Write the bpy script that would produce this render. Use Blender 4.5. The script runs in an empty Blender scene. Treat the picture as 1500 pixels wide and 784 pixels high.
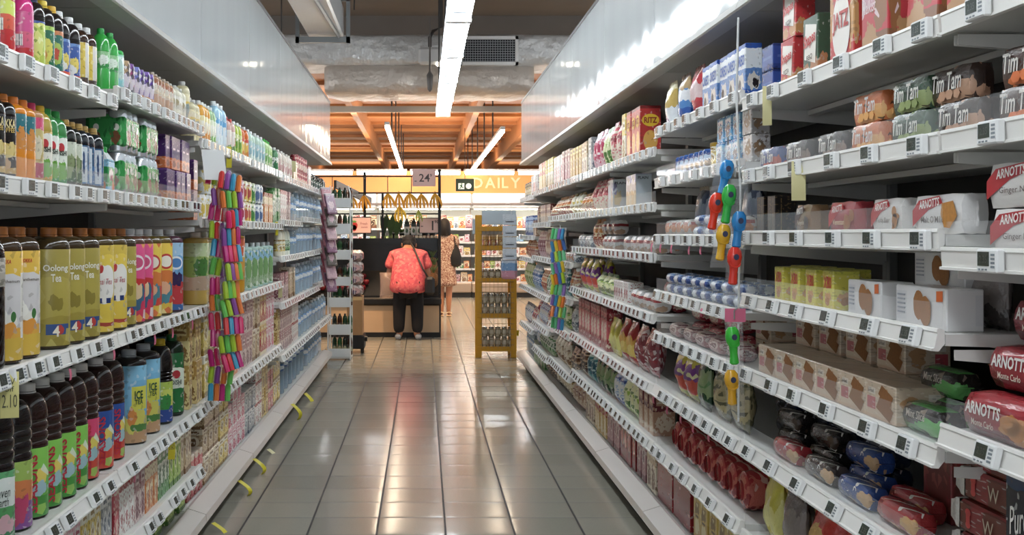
import bpy, bmesh, math, random
from mathutils import Vector, Matrix
SC = bpy.context.scene
COL = SC.collection
rnd = random.Random(11)
PI = math.pi
# measured frame of the photograph: vanishing point of the aisle and focal length (1500 x 784)
F, CX, CY, EYE = 1667.0, 620.0, 343.0, 1.30
XL, XR = -0.95, 1.00          # front plane of the shelf rails on the two sides of the aisle
def Yat(px, X): return abs(X) * F / max(abs(px - CX), 1.0)
def at(px, py, Y): return (Y * (px - CX) / F, Y, EYE - Y * (py - CY) / F)

# ------------------------------------------------------------------ colours and materials
def C(h):
    h = h.lstrip('#'); out = []
    for i in (0, 2, 4):
        c = int(h[i:i+2], 16) / 255
        out.append(c / 12.92 if c <= .04045 else ((c + .055) / 1.055) ** 2.4)
    return (*out, 1.0)
_M = {}
def CP(h, k=.86):
    r, g, b, _ = C(h); l = .3*r + .59*g + .11*b
    return (l + (r-l)*k, l + (g-l)*k, l + (b-l)*k, 1.0)
class NT:
    def __init__(s, name):
        s.m = bpy.data.materials.new(name); s.m.use_nodes = True
        s.t = s.m.node_tree; s.t.nodes.clear()
        s.out = s.n('ShaderNodeOutputMaterial')
    def n(s, typ, **kw):
        nd = s.t.nodes.new(typ)
        for k, v in kw.items():
            if k.startswith('i_'):
                key = k[2:]; nd.inputs[int(key) if key.isdigit() else key.replace('_', ' ')].default_value = v
            else: setattr(nd, k, v)
        return nd
    def l(s, a, b): s.t.links.new(a, b)
    def math(s, op, a, b=None, c=None):
        nd = s.n('ShaderNodeMath', operation=op)
        for i, x in enumerate((a, b, c)):
            if x is None: continue
            if isinstance(x, (int, float)): nd.inputs[i].default_value = x
            else: s.l(x, nd.inputs[i])
        return nd.outputs[0]
    def mix(s, fac, a, b):
        nd = s.n('ShaderNodeMix', data_type='RGBA')
        for i, x in ((0, fac), (6, a), (7, b)):
            if isinstance(x, (int, float, tuple)): nd.inputs[i].default_value = x
            else: s.l(x, nd.inputs[i])
        return nd.outputs[2]
    def bsdf(s, rough=.5, metal=0, spec=.5, col=None):
        b = s.n('ShaderNodeBsdfPrincipled')
        b.inputs['Roughness'].default_value = rough; b.inputs['Metallic'].default_value = metal
        b.inputs['Specular IOR Level'].default_value = spec
        if col is not None:
            if isinstance(col, tuple): b.inputs['Base Color'].default_value = col
            else: s.l(col, b.inputs['Base Color'])
        s.l(b.outputs[0], s.out.inputs[0]); return b
def mat(name, hexc, rough=.45, metal=0, spec=.5, bump=0, bscale=40, emit=0, noise=0):
    if name in _M: return _M[name]
    t = NT(name); col = C(hexc)
    if noise:
        nz = t.n('ShaderNodeTexNoise', i_Scale=bscale, i_Detail=4.0)
        tc = t.n('ShaderNodeTexCoord'); t.l(tc.outputs['Object'], nz.inputs['Vector'])
        d = tuple(c * (1 - noise) for c in col[:3]) + (1,)
        b = t.bsdf(rough, metal, spec, t.mix(nz.outputs[0], d, col))
    else: b = t.bsdf(rough, metal, spec, col)
    if bump:
        nz = t.n('ShaderNodeTexNoise', i_Scale=bscale, i_Detail=3.0)
        tc = t.n('ShaderNodeTexCoord'); t.l(tc.outputs['Object'], nz.inputs['Vector'])
        bp = t.n('ShaderNodeBump', i_Strength=min(bump, 1.0), i_Distance=.01 if bump < 1 else .05*bump); t.l(nz.outputs[0], bp.inputs['Height'])
        t.l(bp.outputs[0], b.inputs['Normal'])
    if emit:
        b.inputs['Emission Color'].default_value = col; b.inputs['Emission Strength'].default_value = emit
    _M[name] = t.m; return t.m
def clear_mat(name, hexc='#eef2f2', fac=.12, rough=.08):
    """thin clear plastic: mostly see-through, a little body and a gloss"""
    if name in _M: return _M[name]
    t = NT(name)
    tr = t.n('ShaderNodeBsdfTransparent'); b = t.n('ShaderNodeBsdfPrincipled', i_Roughness=rough)
    b.inputs['Base Color'].default_value = C(hexc)
    fr = t.n('ShaderNodeFresnel', i_IOR=1.3)
    f = t.math('MINIMUM', t.math('ADD', t.math('MULTIPLY', fr.outputs[0], .35), fac), fac + .10)
    mx = t.n('ShaderNodeMixShader'); t.l(f, mx.inputs[0]); t.l(tr.outputs[0], mx.inputs[1]); t.l(b.outputs[0], mx.inputs[2])
    t.l(mx.outputs[0], t.out.inputs[0]); _M[name] = t.m; return t.m
def pm(name, bands, blobs=(), det=None, rough=.33, cyl=False, bump=0, spec=.5):
    """printed packaging: bands up the height, shapes (ellipse 'e' or rectangle 'r'), and fine print; wraps round the pack"""
    if name in _M: return _M[name]
    t = NT('printed_pack_%d' % len(_M)); tc = t.n('ShaderNodeTexCoord'); sp = t.n('ShaderNodeSeparateXYZ')
    t.l(tc.outputs['Generated'], sp.inputs[0]); gx, gy, gz = sp.outputs
    u = gy if cyl else t.math('FRACT', t.math('ADD', t.math('ADD', gx, gy), -.002))
    if isinstance(bands, str): col = CP(bands)
    else:
        cr = t.n('ShaderNodeValToRGB'); r = cr.color_ramp; r.interpolation = 'CONSTANT'
        while len(r.elements) < len(bands): r.elements.new(.5)
        for e, (p, h) in zip(r.elements, bands): e.position = p; e.color = CP(h)
        wz = t.n('ShaderNodeTexNoise', i_Scale=2.5, i_Detail=1.0); t.l(tc.outputs['Generated'], wz.inputs['Vector'])
        zz = t.math('ADD', gz, t.math('MULTIPLY', t.math('SUBTRACT', wz.outputs[0], .5), .10))
        t.l(zz, cr.inputs[0]); col = cr.outputs[0]
    for bl in blobs:
        k, cy, cz, ry, rz, h = bl[:6]
        dy = t.math('ABSOLUTE', t.math('DIVIDE', t.math('SUBTRACT', u, cy), ry))
        dz = t.math('ABSOLUTE', t.math('DIVIDE', t.math('SUBTRACT', gz, cz), rz))
        if k == 'r': d = t.math('MAXIMUM', dy, dz)
        else:
            d = t.math('SQRT', t.math('ADD', t.math('MULTIPLY', dy, dy), t.math('MULTIPLY', dz, dz)))
            if k == 'n':      # ragged picture
                nz = t.n('ShaderNodeTexNoise', i_Scale=5.0, i_Detail=2.0); t.l(tc.outputs['Generated'], nz.inputs['Vector'])
                d = t.math('ADD', d, t.math('MULTIPLY', t.math('SUBTRACT', nz.outputs[0], .5), 1.6))
        col = t.mix(t.math('LESS_THAN', d, 1.0), col, CP(h))
    strong = .85 if det else .3
    if not det and not bump: det = (11, 26, .07, '#f2efe8', '#4a4038')
    if det:
        sy, sz, amt, h1, h2 = det
        cv = t.n('ShaderNodeCombineXYZ'); t.l(t.math('MULTIPLY', u, float(sy)), cv.inputs[0]); t.l(t.math('MULTIPLY', gz, float(sz)), cv.inputs[1])
        vo = t.n('ShaderNodeTexVoronoi', voronoi_dimensions='2D', i_Scale=1.0); t.l(cv.outputs[0], vo.inputs['Vector'])
        s2 = t.n('ShaderNodeSeparateColor'); t.l(vo.outputs['Color'], s2.inputs[0])
        col = t.mix(t.math('MULTIPLY', t.math('LESS_THAN', s2.outputs[0], amt), strong), col, CP(h1))
        col = t.mix(t.math('MULTIPLY', t.math('GREATER_THAN', s2.outputs[1], 1 - amt), strong), col, CP(h2))
    b = t.bsdf(rough, 0, spec, col)
    if bump:
        nz = t.n('ShaderNodeTexNoise', i_Scale=9.0, i_Detail=3.0); t.l(tc.outputs['Generated'], nz.inputs['Vector'])
        bp = t.n('ShaderNodeBump', i_Strength=bump, i_Distance=.01); t.l(nz.outputs[0], bp.inputs['Height']); t.l(bp.outputs[0], b.inputs['Normal'])
    _M[name] = t.m; return t.m

# ------------------------------------------------------------------ mesh building
class MB:
    def __init__(s): s.v = []; s.f = []; s.mi = []
    def add(s, v, f, m=0):
        o = len(s.v); s.v += [tuple(p) for p in v]
        for q in f: s.f.append(tuple(i + o for i in q)); s.mi.append(m)
        return s
    def box(s, x0, x1, y0, y1, z0, z1, m=0):
        v = [(x, y, z) for x in (x0, x1) for y in (y0, y1) for z in (z0, z1)]
        return s.add(v, [(0, 1, 3, 2), (4, 6, 7, 5), (0, 4, 5, 1), (2, 3, 7, 6), (0, 2, 6, 4), (1, 5, 7, 3)], m)
    def rbox(s, x0, x1, y0, y1, z0, z1, b=.004, m=0):
        b = min(b, (x1-x0)*.45, (y1-y0)*.45, (z1-z0)*.45)
        v = []; idx = {}
        for i, x in enumerate((x0, x1)):
            for j, y in enumerate((y0, y1)):
                for k, z in enumerate((z0, z1)):
                    ix, iy, iz = (b, -b)[i], (b, -b)[j], (b, -b)[k]
                    for a, p in enumerate(((x, y+iy, z+iz), (x+ix, y, z+iz), (x+ix, y+iy, z))):
                        idx[i, j, k, a] = len(v); v.append(p)
        f = []
        for e in (0, 1):
            q = [idx[e, 0, 0, 0], idx[e, 1, 0, 0], idx[e, 1, 1, 0], idx[e, 0, 1, 0]]; f.append(q if e else q[::-1])
            q = [idx[0, e, 0, 1], idx[1, e, 0, 1], idx[1, e, 1, 1], idx[0, e, 1, 1]]; f.append(q[::-1] if e else q)
            q = [idx[0, 0, e, 2], idx[1, 0, e, 2], idx[1, 1, e, 2], idx[0, 1, e, 2]]; f.append(q if e else q[::-1])
        for i in (0, 1):
            for j in (0, 1):
                f.append((idx[i, j, 0, 0], idx[i, j, 1, 0], idx[i, j, 1, 1], idx[i, j, 0, 1]))
                f.append((idx[i, 0, j, 0], idx[i, 1, j, 0], idx[i, 1, j, 2], idx[i, 0, j, 2]))
                f.append((idx[0, i, j, 1], idx[1, i, j, 1], idx[1, i, j, 2], idx[0, i, j, 2]))
                for k in (0, 1): f.append((idx[i, j, k, 0], idx[i, j, k, 1], idx[i, j, k, 2]))
        return s.add(v, f, m)
    def lathe(s, prof, seg=16, sq=2.0, m=0, c=(0, 0, 0), cap=True):
        """profile [(r, z)]; sq > 2 squares the section"""
        v = []; f = []; n = len(prof)
        for r, z in prof:
            for k in range(seg):
                a = 2 * PI * k / seg; ca, sa = math.cos(a), math.sin(a)
                q = r / (abs(ca) ** sq + abs(sa) ** sq) ** (1 / sq) if sq != 2 else r
                v.append((c[0] + q * ca, c[1] + q * sa, c[2] + z))
        for i in range(n - 1):
            for k in range(seg):
                k2 = (k + 1) % seg; f.append((i*seg+k, i*seg+k2, (i+1)*seg+k2, (i+1)*seg+k))
        if cap: f.append(tuple(range(seg))[::-1]); f.append(tuple((n-1)*seg + k for k in range(seg)))
        return s.add(v, f, m)
    def tube(s, pts, r, seg=6, m=0):
        pts = [Vector(p) for p in pts]; v = []; f = []; rs = r if isinstance(r, (list, tuple)) else [r] * len(pts)
        up0 = Vector((.31, .17, .93))
        for i, p in enumerate(pts):
            d = (pts[min(i+1, len(pts)-1)] - pts[max(i-1, 0)]).normalized()
            a = d.cross(up0)
            a = a.normalized() if a.length > 1e-4 else d.cross(Vector((1, 0, 0))).normalized()
            b = d.cross(a)
            for k in range(seg):
                t = 2 * PI * k / seg; v.append(p + (a * math.cos(t) + b * math.sin(t)) * rs[i])
        for i in range(len(pts) - 1):
            for k in range(seg):
                k2 = (k+1) % seg; f.append((i*seg+k, (i+1)*seg+k, (i+1)*seg+k2, i*seg+k2))
        f.append(tuple(range(seg))); f.append(tuple((len(pts)-1)*seg + k for k in range(seg))[::-1])
        return s.add(v, f, m)
    def prism(s, prof, y0, y1, m=0):
        n = len(prof); v = [(x, y0, z) for x, z in prof] + [(x, y1, z) for x, z in prof]
        f = [(i, (i+1) % n, n + (i+1) % n, n + i) for i in range(n)] + [tuple(range(n))[::-1], tuple(range(n, 2*n))]
        return s.add(v, f, m)
    def ball(s, c, rx, ry=None, rz=None, seg=10, rings=7, m=0):
        ry = rx if ry is None else ry; rz = rx if rz is None else rz
        v = [(c[0], c[1], c[2]-rz)]; f = []
        for i in range(1, rings):
            a = -PI/2 + PI*i/rings
            for k in range(seg):
                b = 2*PI*k/seg; v.append((c[0]+rx*math.cos(a)*math.cos(b), c[1]+ry*math.cos(a)*math.sin(b), c[2]+rz*math.sin(a)))
        v.append((c[0], c[1], c[2]+rz)); t = len(v)-1
        for k in range(seg):
            k2 = (k+1) % seg; f.append((0, 1+k2, 1+k)); f.append((t, t-seg+k, t-seg+k2))
            for i in range(rings-2): f.append((1+i*seg+k, 1+i*seg+k2, 1+(i+1)*seg+k2, 1+(i+1)*seg+k))
        return s.add(v, f, m)
    def xf(s, M): s.v = [tuple(M @ Vector(p)) for p in s.v]; return s
    def mesh(s, name, mats, smooth=35):
        me = bpy.data.meshes.new(name); me.from_pydata(s.v, [], s.f)
        for m in (mats if isinstance(mats, (list, tuple)) else [mats]): me.materials.append(m)
        if any(s.mi): me.polygons.foreach_set('material_index', s.mi)
        bm = bmesh.new(); bm.from_mesh(me); bmesh.ops.recalc_face_normals(bm, faces=bm.faces); bm.to_mesh(me); bm.free()
        if smooth:
            me.polygons.foreach_set('use_smooth', [True] * len(me.polygons)); me.set_sharp_from_angle(angle=math.radians(smooth))
        me.update(); return me
_T = {}
def text_mb(s, size, width=None, bold=0.0, shear=0.0, align='CENTER', depth=.0012):
    """lettering lying in the local y (right) / z (up) plane, facing +x, as an MB"""
    k = (s, bold, shear)
    if k not in _T:
        cu = bpy.data.curves.new('lettering', 'FONT'); cu.body = s; cu.size = 1; cu.resolution_u = 2
        cu.offset = bold; cu.shear = shear; cu.align_x = 'CENTER'; cu.align_y = 'CENTER'
        ob = bpy.data.objects.new('lettering', cu); me = bpy.data.meshes.new_from_object(ob)
        _T[k] = ([tuple(v.co) for v in me.vertices], [tuple(p.vertices) for p in me.polygons])
        bpy.data.objects.remove(ob); bpy.data.curves.remove(cu); bpy.data.meshes.remove(me)
    v, f = _T[k]; mb = MB()
    if not v: return mb
    xs = [p[0] for p in v]; ys = [p[1] for p in v]; w = max(xs) - min(xs); h = max(ys) - min(ys)
    cx, cy = (max(xs) + min(xs)) / 2, (max(ys) + min(ys)) / 2
    sz = size / max(h, 1e-6); sy = sz if width is None else width / max(w, 1e-6)
    mb.add([(depth, (p[0]-cx) * sy, (p[1]-cy) * sz) for p in v], f); return mb
def shift(mb, x=0, y=0, z=0): mb.v = [(a+x, b+y, c+z) for a, b, c in mb.v]; return mb
def bend(mb, r, sq=2.0):
    """wrap the flat lettering round an upright (squared) cylinder of radius r"""
    o = []
    for x, y, z in mb.v:
        a = y / r * .96; ca, sa = math.cos(a), math.sin(a)
        q = (r + x) / (abs(ca) ** sq + abs(sa) ** sq) ** (1 / sq); o.append((q * ca, q * sa, z))
    mb.v = o; return mb
def turn(mb, deg):
    a = math.radians(deg); c, s_ = math.cos(a), math.sin(a)
    mb.v = [(x, y*c - z*s_, y*s_ + z*c) for x, y, z in mb.v]; return mb
def join(*ms):
    o = MB()
    for m in ms:
        n = len(o.v); o.v += m.v; o.f += [tuple(i+n for i in q) for q in m.f]; o.mi += m.mi
    return o

# ------------------------------------------------------------------ objects
def tag(o, label=None, cat=None, group=None, kind=None):
    if label: o['label'] = label
    if cat: o['category'] = cat
    if group: o['group'] = group
    if kind: o['kind'] = kind
    return o
def link(name, data, parent=None, loc=None, rz=0.0, rot=None):
    o = bpy.data.objects.new(name, data); COL.objects.link(o)
    if parent is not None: o.parent = parent
    if loc is not None: o.location = loc
    if rot is not None: o.rotation_euler = rot
    elif rz: o.rotation_euler = (0, 0, rz)
    return o
def empty(name, loc=(0, 0, 0), rz=0.0, rot=None): return link(name, None, None, loc, rz, rot)
def part(name, mb, m, parent=None, smooth=35, loc=None, rot=None): return link(name, mb.mesh(name, m, smooth), parent, loc, 0, rot)
_ON = 'zeroth first second third fourth fifth sixth seventh eighth ninth tenth eleventh twelfth thirteenth fourteenth fifteenth sixteenth seventeenth eighteenth nineteenth'.split()
_TN = {2: 'twent', 3: 'thirt', 4: 'fort', 5: 'fift', 6: 'sixt', 7: 'sevent', 8: 'eight', 9: 'ninet'}
def nth(i):
    if i < 20: return _ON[i]
    if i >= 100: return 'hundred-and-' + nth(i - 100)
    return _TN[i // 10] + 'ieth' if i % 10 == 0 else _TN[i // 10] + 'y-' + _ON[i % 10]
_L = {}
def check_label(l): _L[l] = _L.get(l, 0) + 1; return l
# ------------------------------------------------------------------ products
class P: pass
PR = {}
def reg(key, name, cat, desc, root, kids=(), w=.06, d=.06, h=.1):
    p = P(); p.name, p.cat, p.desc, p.root, p.kids, p.w, p.d, p.h = name, cat, desc, root, list(kids), w, d, h
    PR[key] = p; return p
def put(p, loc, rz, label, group=None, rot=None):
    o = link(p.name, p.root, None, loc, rz, rot)
    tag(o, check_label(label), p.cat, group)
    for k in p.kids:
        c = link(k[0], k[1], o)
        if len(k) > 2 and k[2]: c['label'] = k[2]
    return o
INK = lambda h: mat('ink_' + h.strip('#'), h, .4)
WHITE = mat('white_plastic', '#e9ebea', .4)

def bottle(key, desc, H, R, liquid, cap, lab, lz=(.2, .6), ribs=0, sq=2.0, text=(), seg=18, neck=.36, capr=.42, rough=.12, parts=True, kidlab=None):
    """lathe bottle: body (drink seen through the plastic), label sleeve and screw cap"""
    c0, c1 = lz[0]*H, lz[1]*H; ch = min(.02, H*.07); sh = H*(1-neck)
    pr = [(R*.80, 0), (R*.94, H*.012), (R, H*.04)]
    zb = lz[1]*H
    pr += [(R, c0-.002), (R*.985, c0), (R*.985, c1), (R, c1+.002)]
    if ribs:
        z0 = c1 + .004; z1 = max(sh, z0 + .01)
        for i in range(ribs):
            a = z0 + (z1-z0)*(i+.25)/ribs; b = z0 + (z1-z0)*(i+.75)/ribs
            pr += [(R, a), (R*.93, (a+b)/2), (R, b)]
    else: pr.append((R, max(sh, c1+.004)))
    z = pr[-1][1]; nz = H - ch - .004; nr = R*capr*.82
    for t in (.2, .4, .6, .8, 1.0):
        pr.append((nr + (R-nr)*math.cos(t*PI/2)**.8 if t < 1 else nr, z + (nz-z)*(.92*math.sin(t*PI/2)+.08*t)))
    pr.append((nr, H - ch))
    body = MB().lathe(pr, seg, sq, c=(-R, 0, 0))
    bm_ = mat('drink_' + str(liquid).strip('#'), liquid, rough, spec=.6) if isinstance(liquid, str) else liquid
    lb = MB().lathe([(R*1.004, c0), (R*1.012, c0+.001), (R*1.012, c1-.001), (R*1.004, c1)], seg, sq, c=(-R, 0, 0), cap=False)
    cr = R*capr
    cp = MB().lathe([(cr*.99, H-ch), (cr, H-ch+.001), (cr, H-.003), (cr*.9, H)], 14, c=(-R, 0, 0))
    cp.lathe([(cr*1.06, H-ch-.005), (cr*1.06, H-ch-.0015)], 14, c=(-R, 0, 0))
    kids = [('label_sleeve', lb.mesh('label_sleeve', lab), kidlab), ('cap', cp.mesh('cap', mat('cap_' + cap.strip('#'), cap, .4)))]
    if text:
        for m_, hexc, z_ in text:
            kids.append(('lettering', shift(bend(m_, R*1.016, sq), -R, 0, z_*H).mesh('lettering', INK(hexc), 0)))
    nm = 'water_bottle' if 'water' in desc else 'juice_bottle' if 'juice' in desc else 'tea_bottle' if 'tea ' in desc else 'drink_bottle'
    return reg(key, nm, 'bottle', desc, body.mesh('bottle_body', bm_), kids, 2*R, 2*R, H)
def can(key, desc, H, R, m, top='#c9ccd0', name='drink_can'):
    b = MB().lathe([(R*.82, 0), (R, H*.06), (R, H*.9), (R*.88, H*.975), (R*.88, H)], 14, c=(-R, 0, 0))
    l = MB().lathe([(R*.84, H*.985), (R*.86, H*1.002), (R*.8, H*1.002), (R*.78, H*.985)], 14, c=(-R, 0, 0))
    return reg(key, name, 'can', desc, b.mesh('can_body', m), [('lid', l.mesh('lid', mat('alu_'+top.strip('#'), top, .25, .8)))], 2*R, 2*R, H)
def box(key, desc, w, h, d, m, name='snack_box', cat='box', kids=(), bev=.0025):
    return reg(key, name, cat, desc, MB().rbox(-d, 0, -w/2, w/2, 0, h, bev).mesh(name, m), kids, w, d, h)
def tx(s, size, hexc, y=0, z=0, width=None, bold=.0, shear=0, x=0.0, rot=0, name='lettering'):
    m_ = text_mb(s, size, width, bold, shear)
    if rot: m_ = turn(m_, rot)
    return (name, shift(m_, x, y, z).mesh('lettering', INK(hexc), 0))
def pictured(name, mb, hexc, noise=.5, sc=60): return (name, mb.mesh(name, mat('food_'+hexc.strip('#'), hexc, .6, noise=noise, bscale=sc)))
def disc(x, y, z, ry, rz, n=18, amp=0, t=.0014):
    v = [(x+t, y, z)]; r_ = random.Random(n)
    for k in range(n):
        a = 2*PI*k/n; q = 1 + amp*(r_.random()-.5); v.append((x+t, y+ry*q*math.cos(a), z+rz*q*math.sin(a)))
    return MB().add(v, [(0, 1+k, 1+(k+1) % n) for k in range(n)])
def poly(pts, x=.001): return MB().add([(x, y, z) for y, z in pts], [tuple(range(len(pts)))])

def bag(key, desc, w, h, d, m, name='snack_bag', kids=(), seed=1, fin=.07):
    """pillow bag with crimped fins top and bottom and soft wrinkles"""
    r_ = random.Random(seed); nu, nv = 8, 11; v = []; f = []
    ph = [r_.uniform(0, 6.28) for _ in range(6)]
    for side in (1, -1):
        for j in range(nv+1):
            t = j/nv
            for i in range(nu+1):
                s_ = i/nu
                e = max(0, 1-abs(2*s_-1)**3)**.6
                g = 0 if (t < fin*.5 or t > 1-fin) else max(0, math.sin(PI*(t-fin*.5)/(1-1.5*fin)))**.55
                wr = .10*math.sin(9*s_+ph[0]+5*t)+.08*math.sin(13*t+ph[1]-6*s_)+.06*math.sin(21*s_+ph[2]+9*t)
                th = d/2*e*g*(1+wr) + .0012
                y = (s_-.5)*w*(1-.05*g) ; z = t*h
                zig = .003*(i % 2) if j in (0, nv) else 0
                v.append((-d/2+side*th + (.002*math.sin(20*s_) if j > nv-1 else 0), y, z+zig))
    n = (nu+1)*(nv+1)
    for j in range(nv):
        for i in range(nu):
            a = j*(nu+1)+i; f.append((a, a+1, a+nu+2, a+nu+1)); f.append((n+a, n+a+nu+1, n+a+nu+2, n+a+1))
    for j in range(nv):
        for i in (0, nu):
            a = j*(nu+1)+i; f.append((a, a+nu+1, n+a+nu+1, n+a))
    for j in (0, nv):
        for i in range(nu):
            a = j*(nu+1)+i; f.append((a, a+1, n+a+1, n+a))
    return reg(key, name, 'bag', desc, MB().add(v, f).mesh(name, m, 60), kids, w, d, h)
def flow_mb(L, h, d, n=2.6, fin=.09, up=False):
    """flow-wrapped biscuit pack lying along y, crimped flat at both ends"""
    ts = [0, .012, fin*.7, fin, fin*1.35, .25, .4, .5, .6, .75, 1-fin*1.35, 1-fin, 1-fin*.7, .988, 1]
    seg = 14; v = []; f = []
    for i, t in enumerate(ts):
        e = min(t, 1-t)
        k = 0 if e < fin*.75 else (1 if e > fin*1.4 else .62 if e < fin*1.2 else .93)
        for q in range(seg):
            a = 2*PI*q/seg; ca, sa = math.cos(a), math.sin(a)
            r = 1/(abs(ca)**n+abs(sa)**n)**(1/n)
            X, Z = r*ca, r*sa
            if up: sx, sz = (.02 + .98*k), (.62 + .38*k)
            else: sx, sz = (.80+.2*k), (.03+.97*k)
            wr = 1+.03*math.sin(7*a+11*t)*k
            y = (t-.5)*L + (.002*(1 if q % 2 else -1) if i in (0, len(ts)-1) else 0)
            v.append((-d/2+X*d/2*sx*wr, y, max(0.0, h/2+Z*h/2*sz*wr)))
    m = len(ts)
    for i in range(m-1):
        for q in range(seg):
            q2 = (q+1) % seg; f.append((i*seg+q, (i+1)*seg+q, (i+1)*seg+q2, i*seg+q2))
    f.append(tuple(range(seg))[::-1]); f.append(tuple((m-1)*seg+q for q in range(seg)))
    return MB().add(v, f)
def flow(key, desc, L, h, d, m, kids=(), n=2.6, fin=.09, up=False, name='biscuit_roll', cat='biscuits'):
    return reg(key, name, cat, desc, flow_mb(L, h, d, n, fin, up).mesh(name, m, 50), kids, L, d, h)
def tub(key, desc, H, R, m, lid, name='snack_tub'):
    b = MB().lathe([(R*.86, 0), (R*.9, .004), (R, H*.86)], 16, c=(-R, 0, 0))
    l = MB().lathe([(R*1.05, H*.86), (R*1.05, H*.97), (R*.98, H), (R*.6, H)], 16, c=(-R, 0, 0))
    return reg(key, name, 'tub', desc, b.mesh('tub_body', m), [('lid', l.mesh('lid', mat('cap_'+lid.strip('#'), lid, .35)))], 2.1*R, 2.1*R, H)

# generic stock: one design per palette and kind
PAL = {'pink and white': ('#e9b9c6', '#f4efee', '#c93a63'), 'yellow and white': ('#e9cf57', '#f3efdc', '#9c7a1d'), 'red and gold': ('#b32224', '#d8b25a', '#f1e4c0'),
 'green and white': ('#5d9e54', '#eef1e4', '#28632b'), 'orange and cream': ('#e08a37', '#f2e2bd', '#a5401c'), 'pale blue': ('#8fb9d6', '#eaf1f5', '#2d64a4'),
 'deep blue': ('#2b4f9e', '#9fbfe6', '#f0f0f0'), 'silver grey': ('#a6a9ab', '#dfe1e0', '#5b6a7c'), 'brown and cream': ('#7b4a2c', '#dcc09a', '#3b2115'),
 'purple': ('#5c3a86', '#c8a9d8', '#e7d45a'), 'crimson': ('#9d1b2e', '#d9606a', '#e8d9c4'), 'lime green': ('#a4c63e', '#eef0bd', '#4d7d2b'),
 'beige': ('#cdb38a', '#efe4cd', '#86603a'), 'black and gold': ('#26211f', '#b4924a', '#efe6cf'), 'white and red': ('#e6e2dc', '#f4f2ee', '#a8262b'),
 'gold': ('#c59a3c', '#efd98e', '#8c5f1a'), 'teal': ('#2f8f92', '#cfe9e6', '#1d5f74'), 'dusky pink': ('#b98287', '#e3cfc9', '#7e3f4a'), 'maroon': ('#6a1a24', '#b88a6a', '#dccab0')}
def gen(kind, pal, w, h, d, noun=None, lay=None):
    key = (kind, pal, w, h, d, noun)
    if key in PR: return PR[key]
    b, a, c = PAL[pal]; i = (sum(map(ord, kind+pal)) if lay is None else lay) % 4
    det = (14, 22, .15, c, a)
    if i == 0: bands, bl = [(0, b), (.3, a), (.72, b)], [('n', .5, .45, .3, .24, c), ('r', .5, .85, .38, .05, a)]
    elif i == 1: bands, bl = [(0, a), (.55, b)], [('n', .5, .3, .36, .2, c), ('r', .5, .76, .36, .08, a), ('r', .5, .76, .26, .03, c)]
    elif i == 2: bands, bl = [(0, b), (.62, a), (.86, c)], [('n', .45, .36, .34, .22, a), ('n', .55, .3, .16, .14, c)]
    else: bands, bl = [(0, c), (.12, b), (.8, a)], [('e', .5, .55, .33, .2, a), ('n', .5, .52, .2, .14, c), ('r', .5, .9, .3, .035, c)]
    nm = 'print_%s_%s' % (kind, pal.replace(' ', '_'))
    cyl = kind in ('bottle', 'can', 'tub')
    m = pm(nm, bands, bl, det, .3 if kind in ('bag', 'roll') else .36, cyl, .25 if kind in ('bag', 'roll') else 0)
    if kind == 'carton': return box(key, '%s %s' % (pal, noun or 'drink carton'), w, h, d, m, 'drink_carton', 'carton')
    if kind == 'box': return box(key, '%s %s' % (pal, noun or 'snack box'), w, h, d, m)
    if kind == 'bag': return bag(key, '%s %s' % (pal, noun or 'snack bag'), w, h, d, m, seed=len(PR))
    if kind == 'roll': return flow(key, '%s %s' % (pal, noun or 'biscuit roll'), w, h, d, m)
    if kind == 'can': return can(key, '%s %s' % (pal, noun or 'drink can'), h, w/2, m)
    if kind == 'tub': return tub(key, '%s %s' % (pal, noun or 'lidded tub'), h, w/2, m, c)
    if kind == 'bottle': return bottle(key, '%s %s' % (pal, noun or 'drink bottle'), h, w/2, a, '#e8eaea' if i != 2 else c, m, (.18, .58), seg=14)
# clear water bottles
def water(key, desc, H, R, tint='#b9d0e2', lab='#6f9ccc', cap='#e9eef2', seg=14):
    m = clear_mat('water_'+tint.strip('#'), tint, .38, .1)
    return bottle(key, desc, H, R, m, cap, pm('wl_'+lab.strip('#'), [(0, lab), (.3, '#dfe8ee'), (.6, lab)], [('n', .5, .5, .3, .3, '#e9eef2')], None, .3, True), (.42, .66), ribs=2, seg=seg)

# ---- left, top shelf: half-litre bottles
L5 = dict(H=.205, R=.033)
bottle('t_clear', 'pale yellow juice bottle with purple lower label', liquid='#d9d79a', cap='#e9e9e4', lab=pm('t_clear', [(0, '#7d74b0'), (.3, '#e8e4b4'), (.7, '#d8d77c')], [('n', .5, .6, .3, .2, '#f0eee0')], None, .25, True), lz=(.06, .7), **L5)
bottle('t_red', 'red juice bottle with lime green collar label', liquid='#d83a2a', cap='#d84a20', lab=pm('t_red', [(0, '#cf1f24'), (.42, '#e0502e'), (.66, '#d5e24a'), (.9, '#c53a28')], [('r', .3, .5, .12, .1, '#efefef'), ('r', .3, .5, .015, .1, '#444444'), ('r', .37, .5, .01, .1, '#444444'), ('r', .24, .5, .012, .1, '#444444')], None, .25, True), lz=(.08, .78), **L5)
bottle('t_pink', 'pink juice bottle with red base label', liquid='#d73c86', cap='#c63c8e', lab=pm('t_pink', [(0, '#cf2430'), (.3, '#e0557c'), (.6, '#d8428c')], [('r', .3, .45, .12, .11, '#efe8ea'), ('r', .3, .45, .015, .11, '#555555'), ('r', .37, .45, .01, .11, '#555555')], None, .25, True), lz=(.06, .7), **L5)
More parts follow.
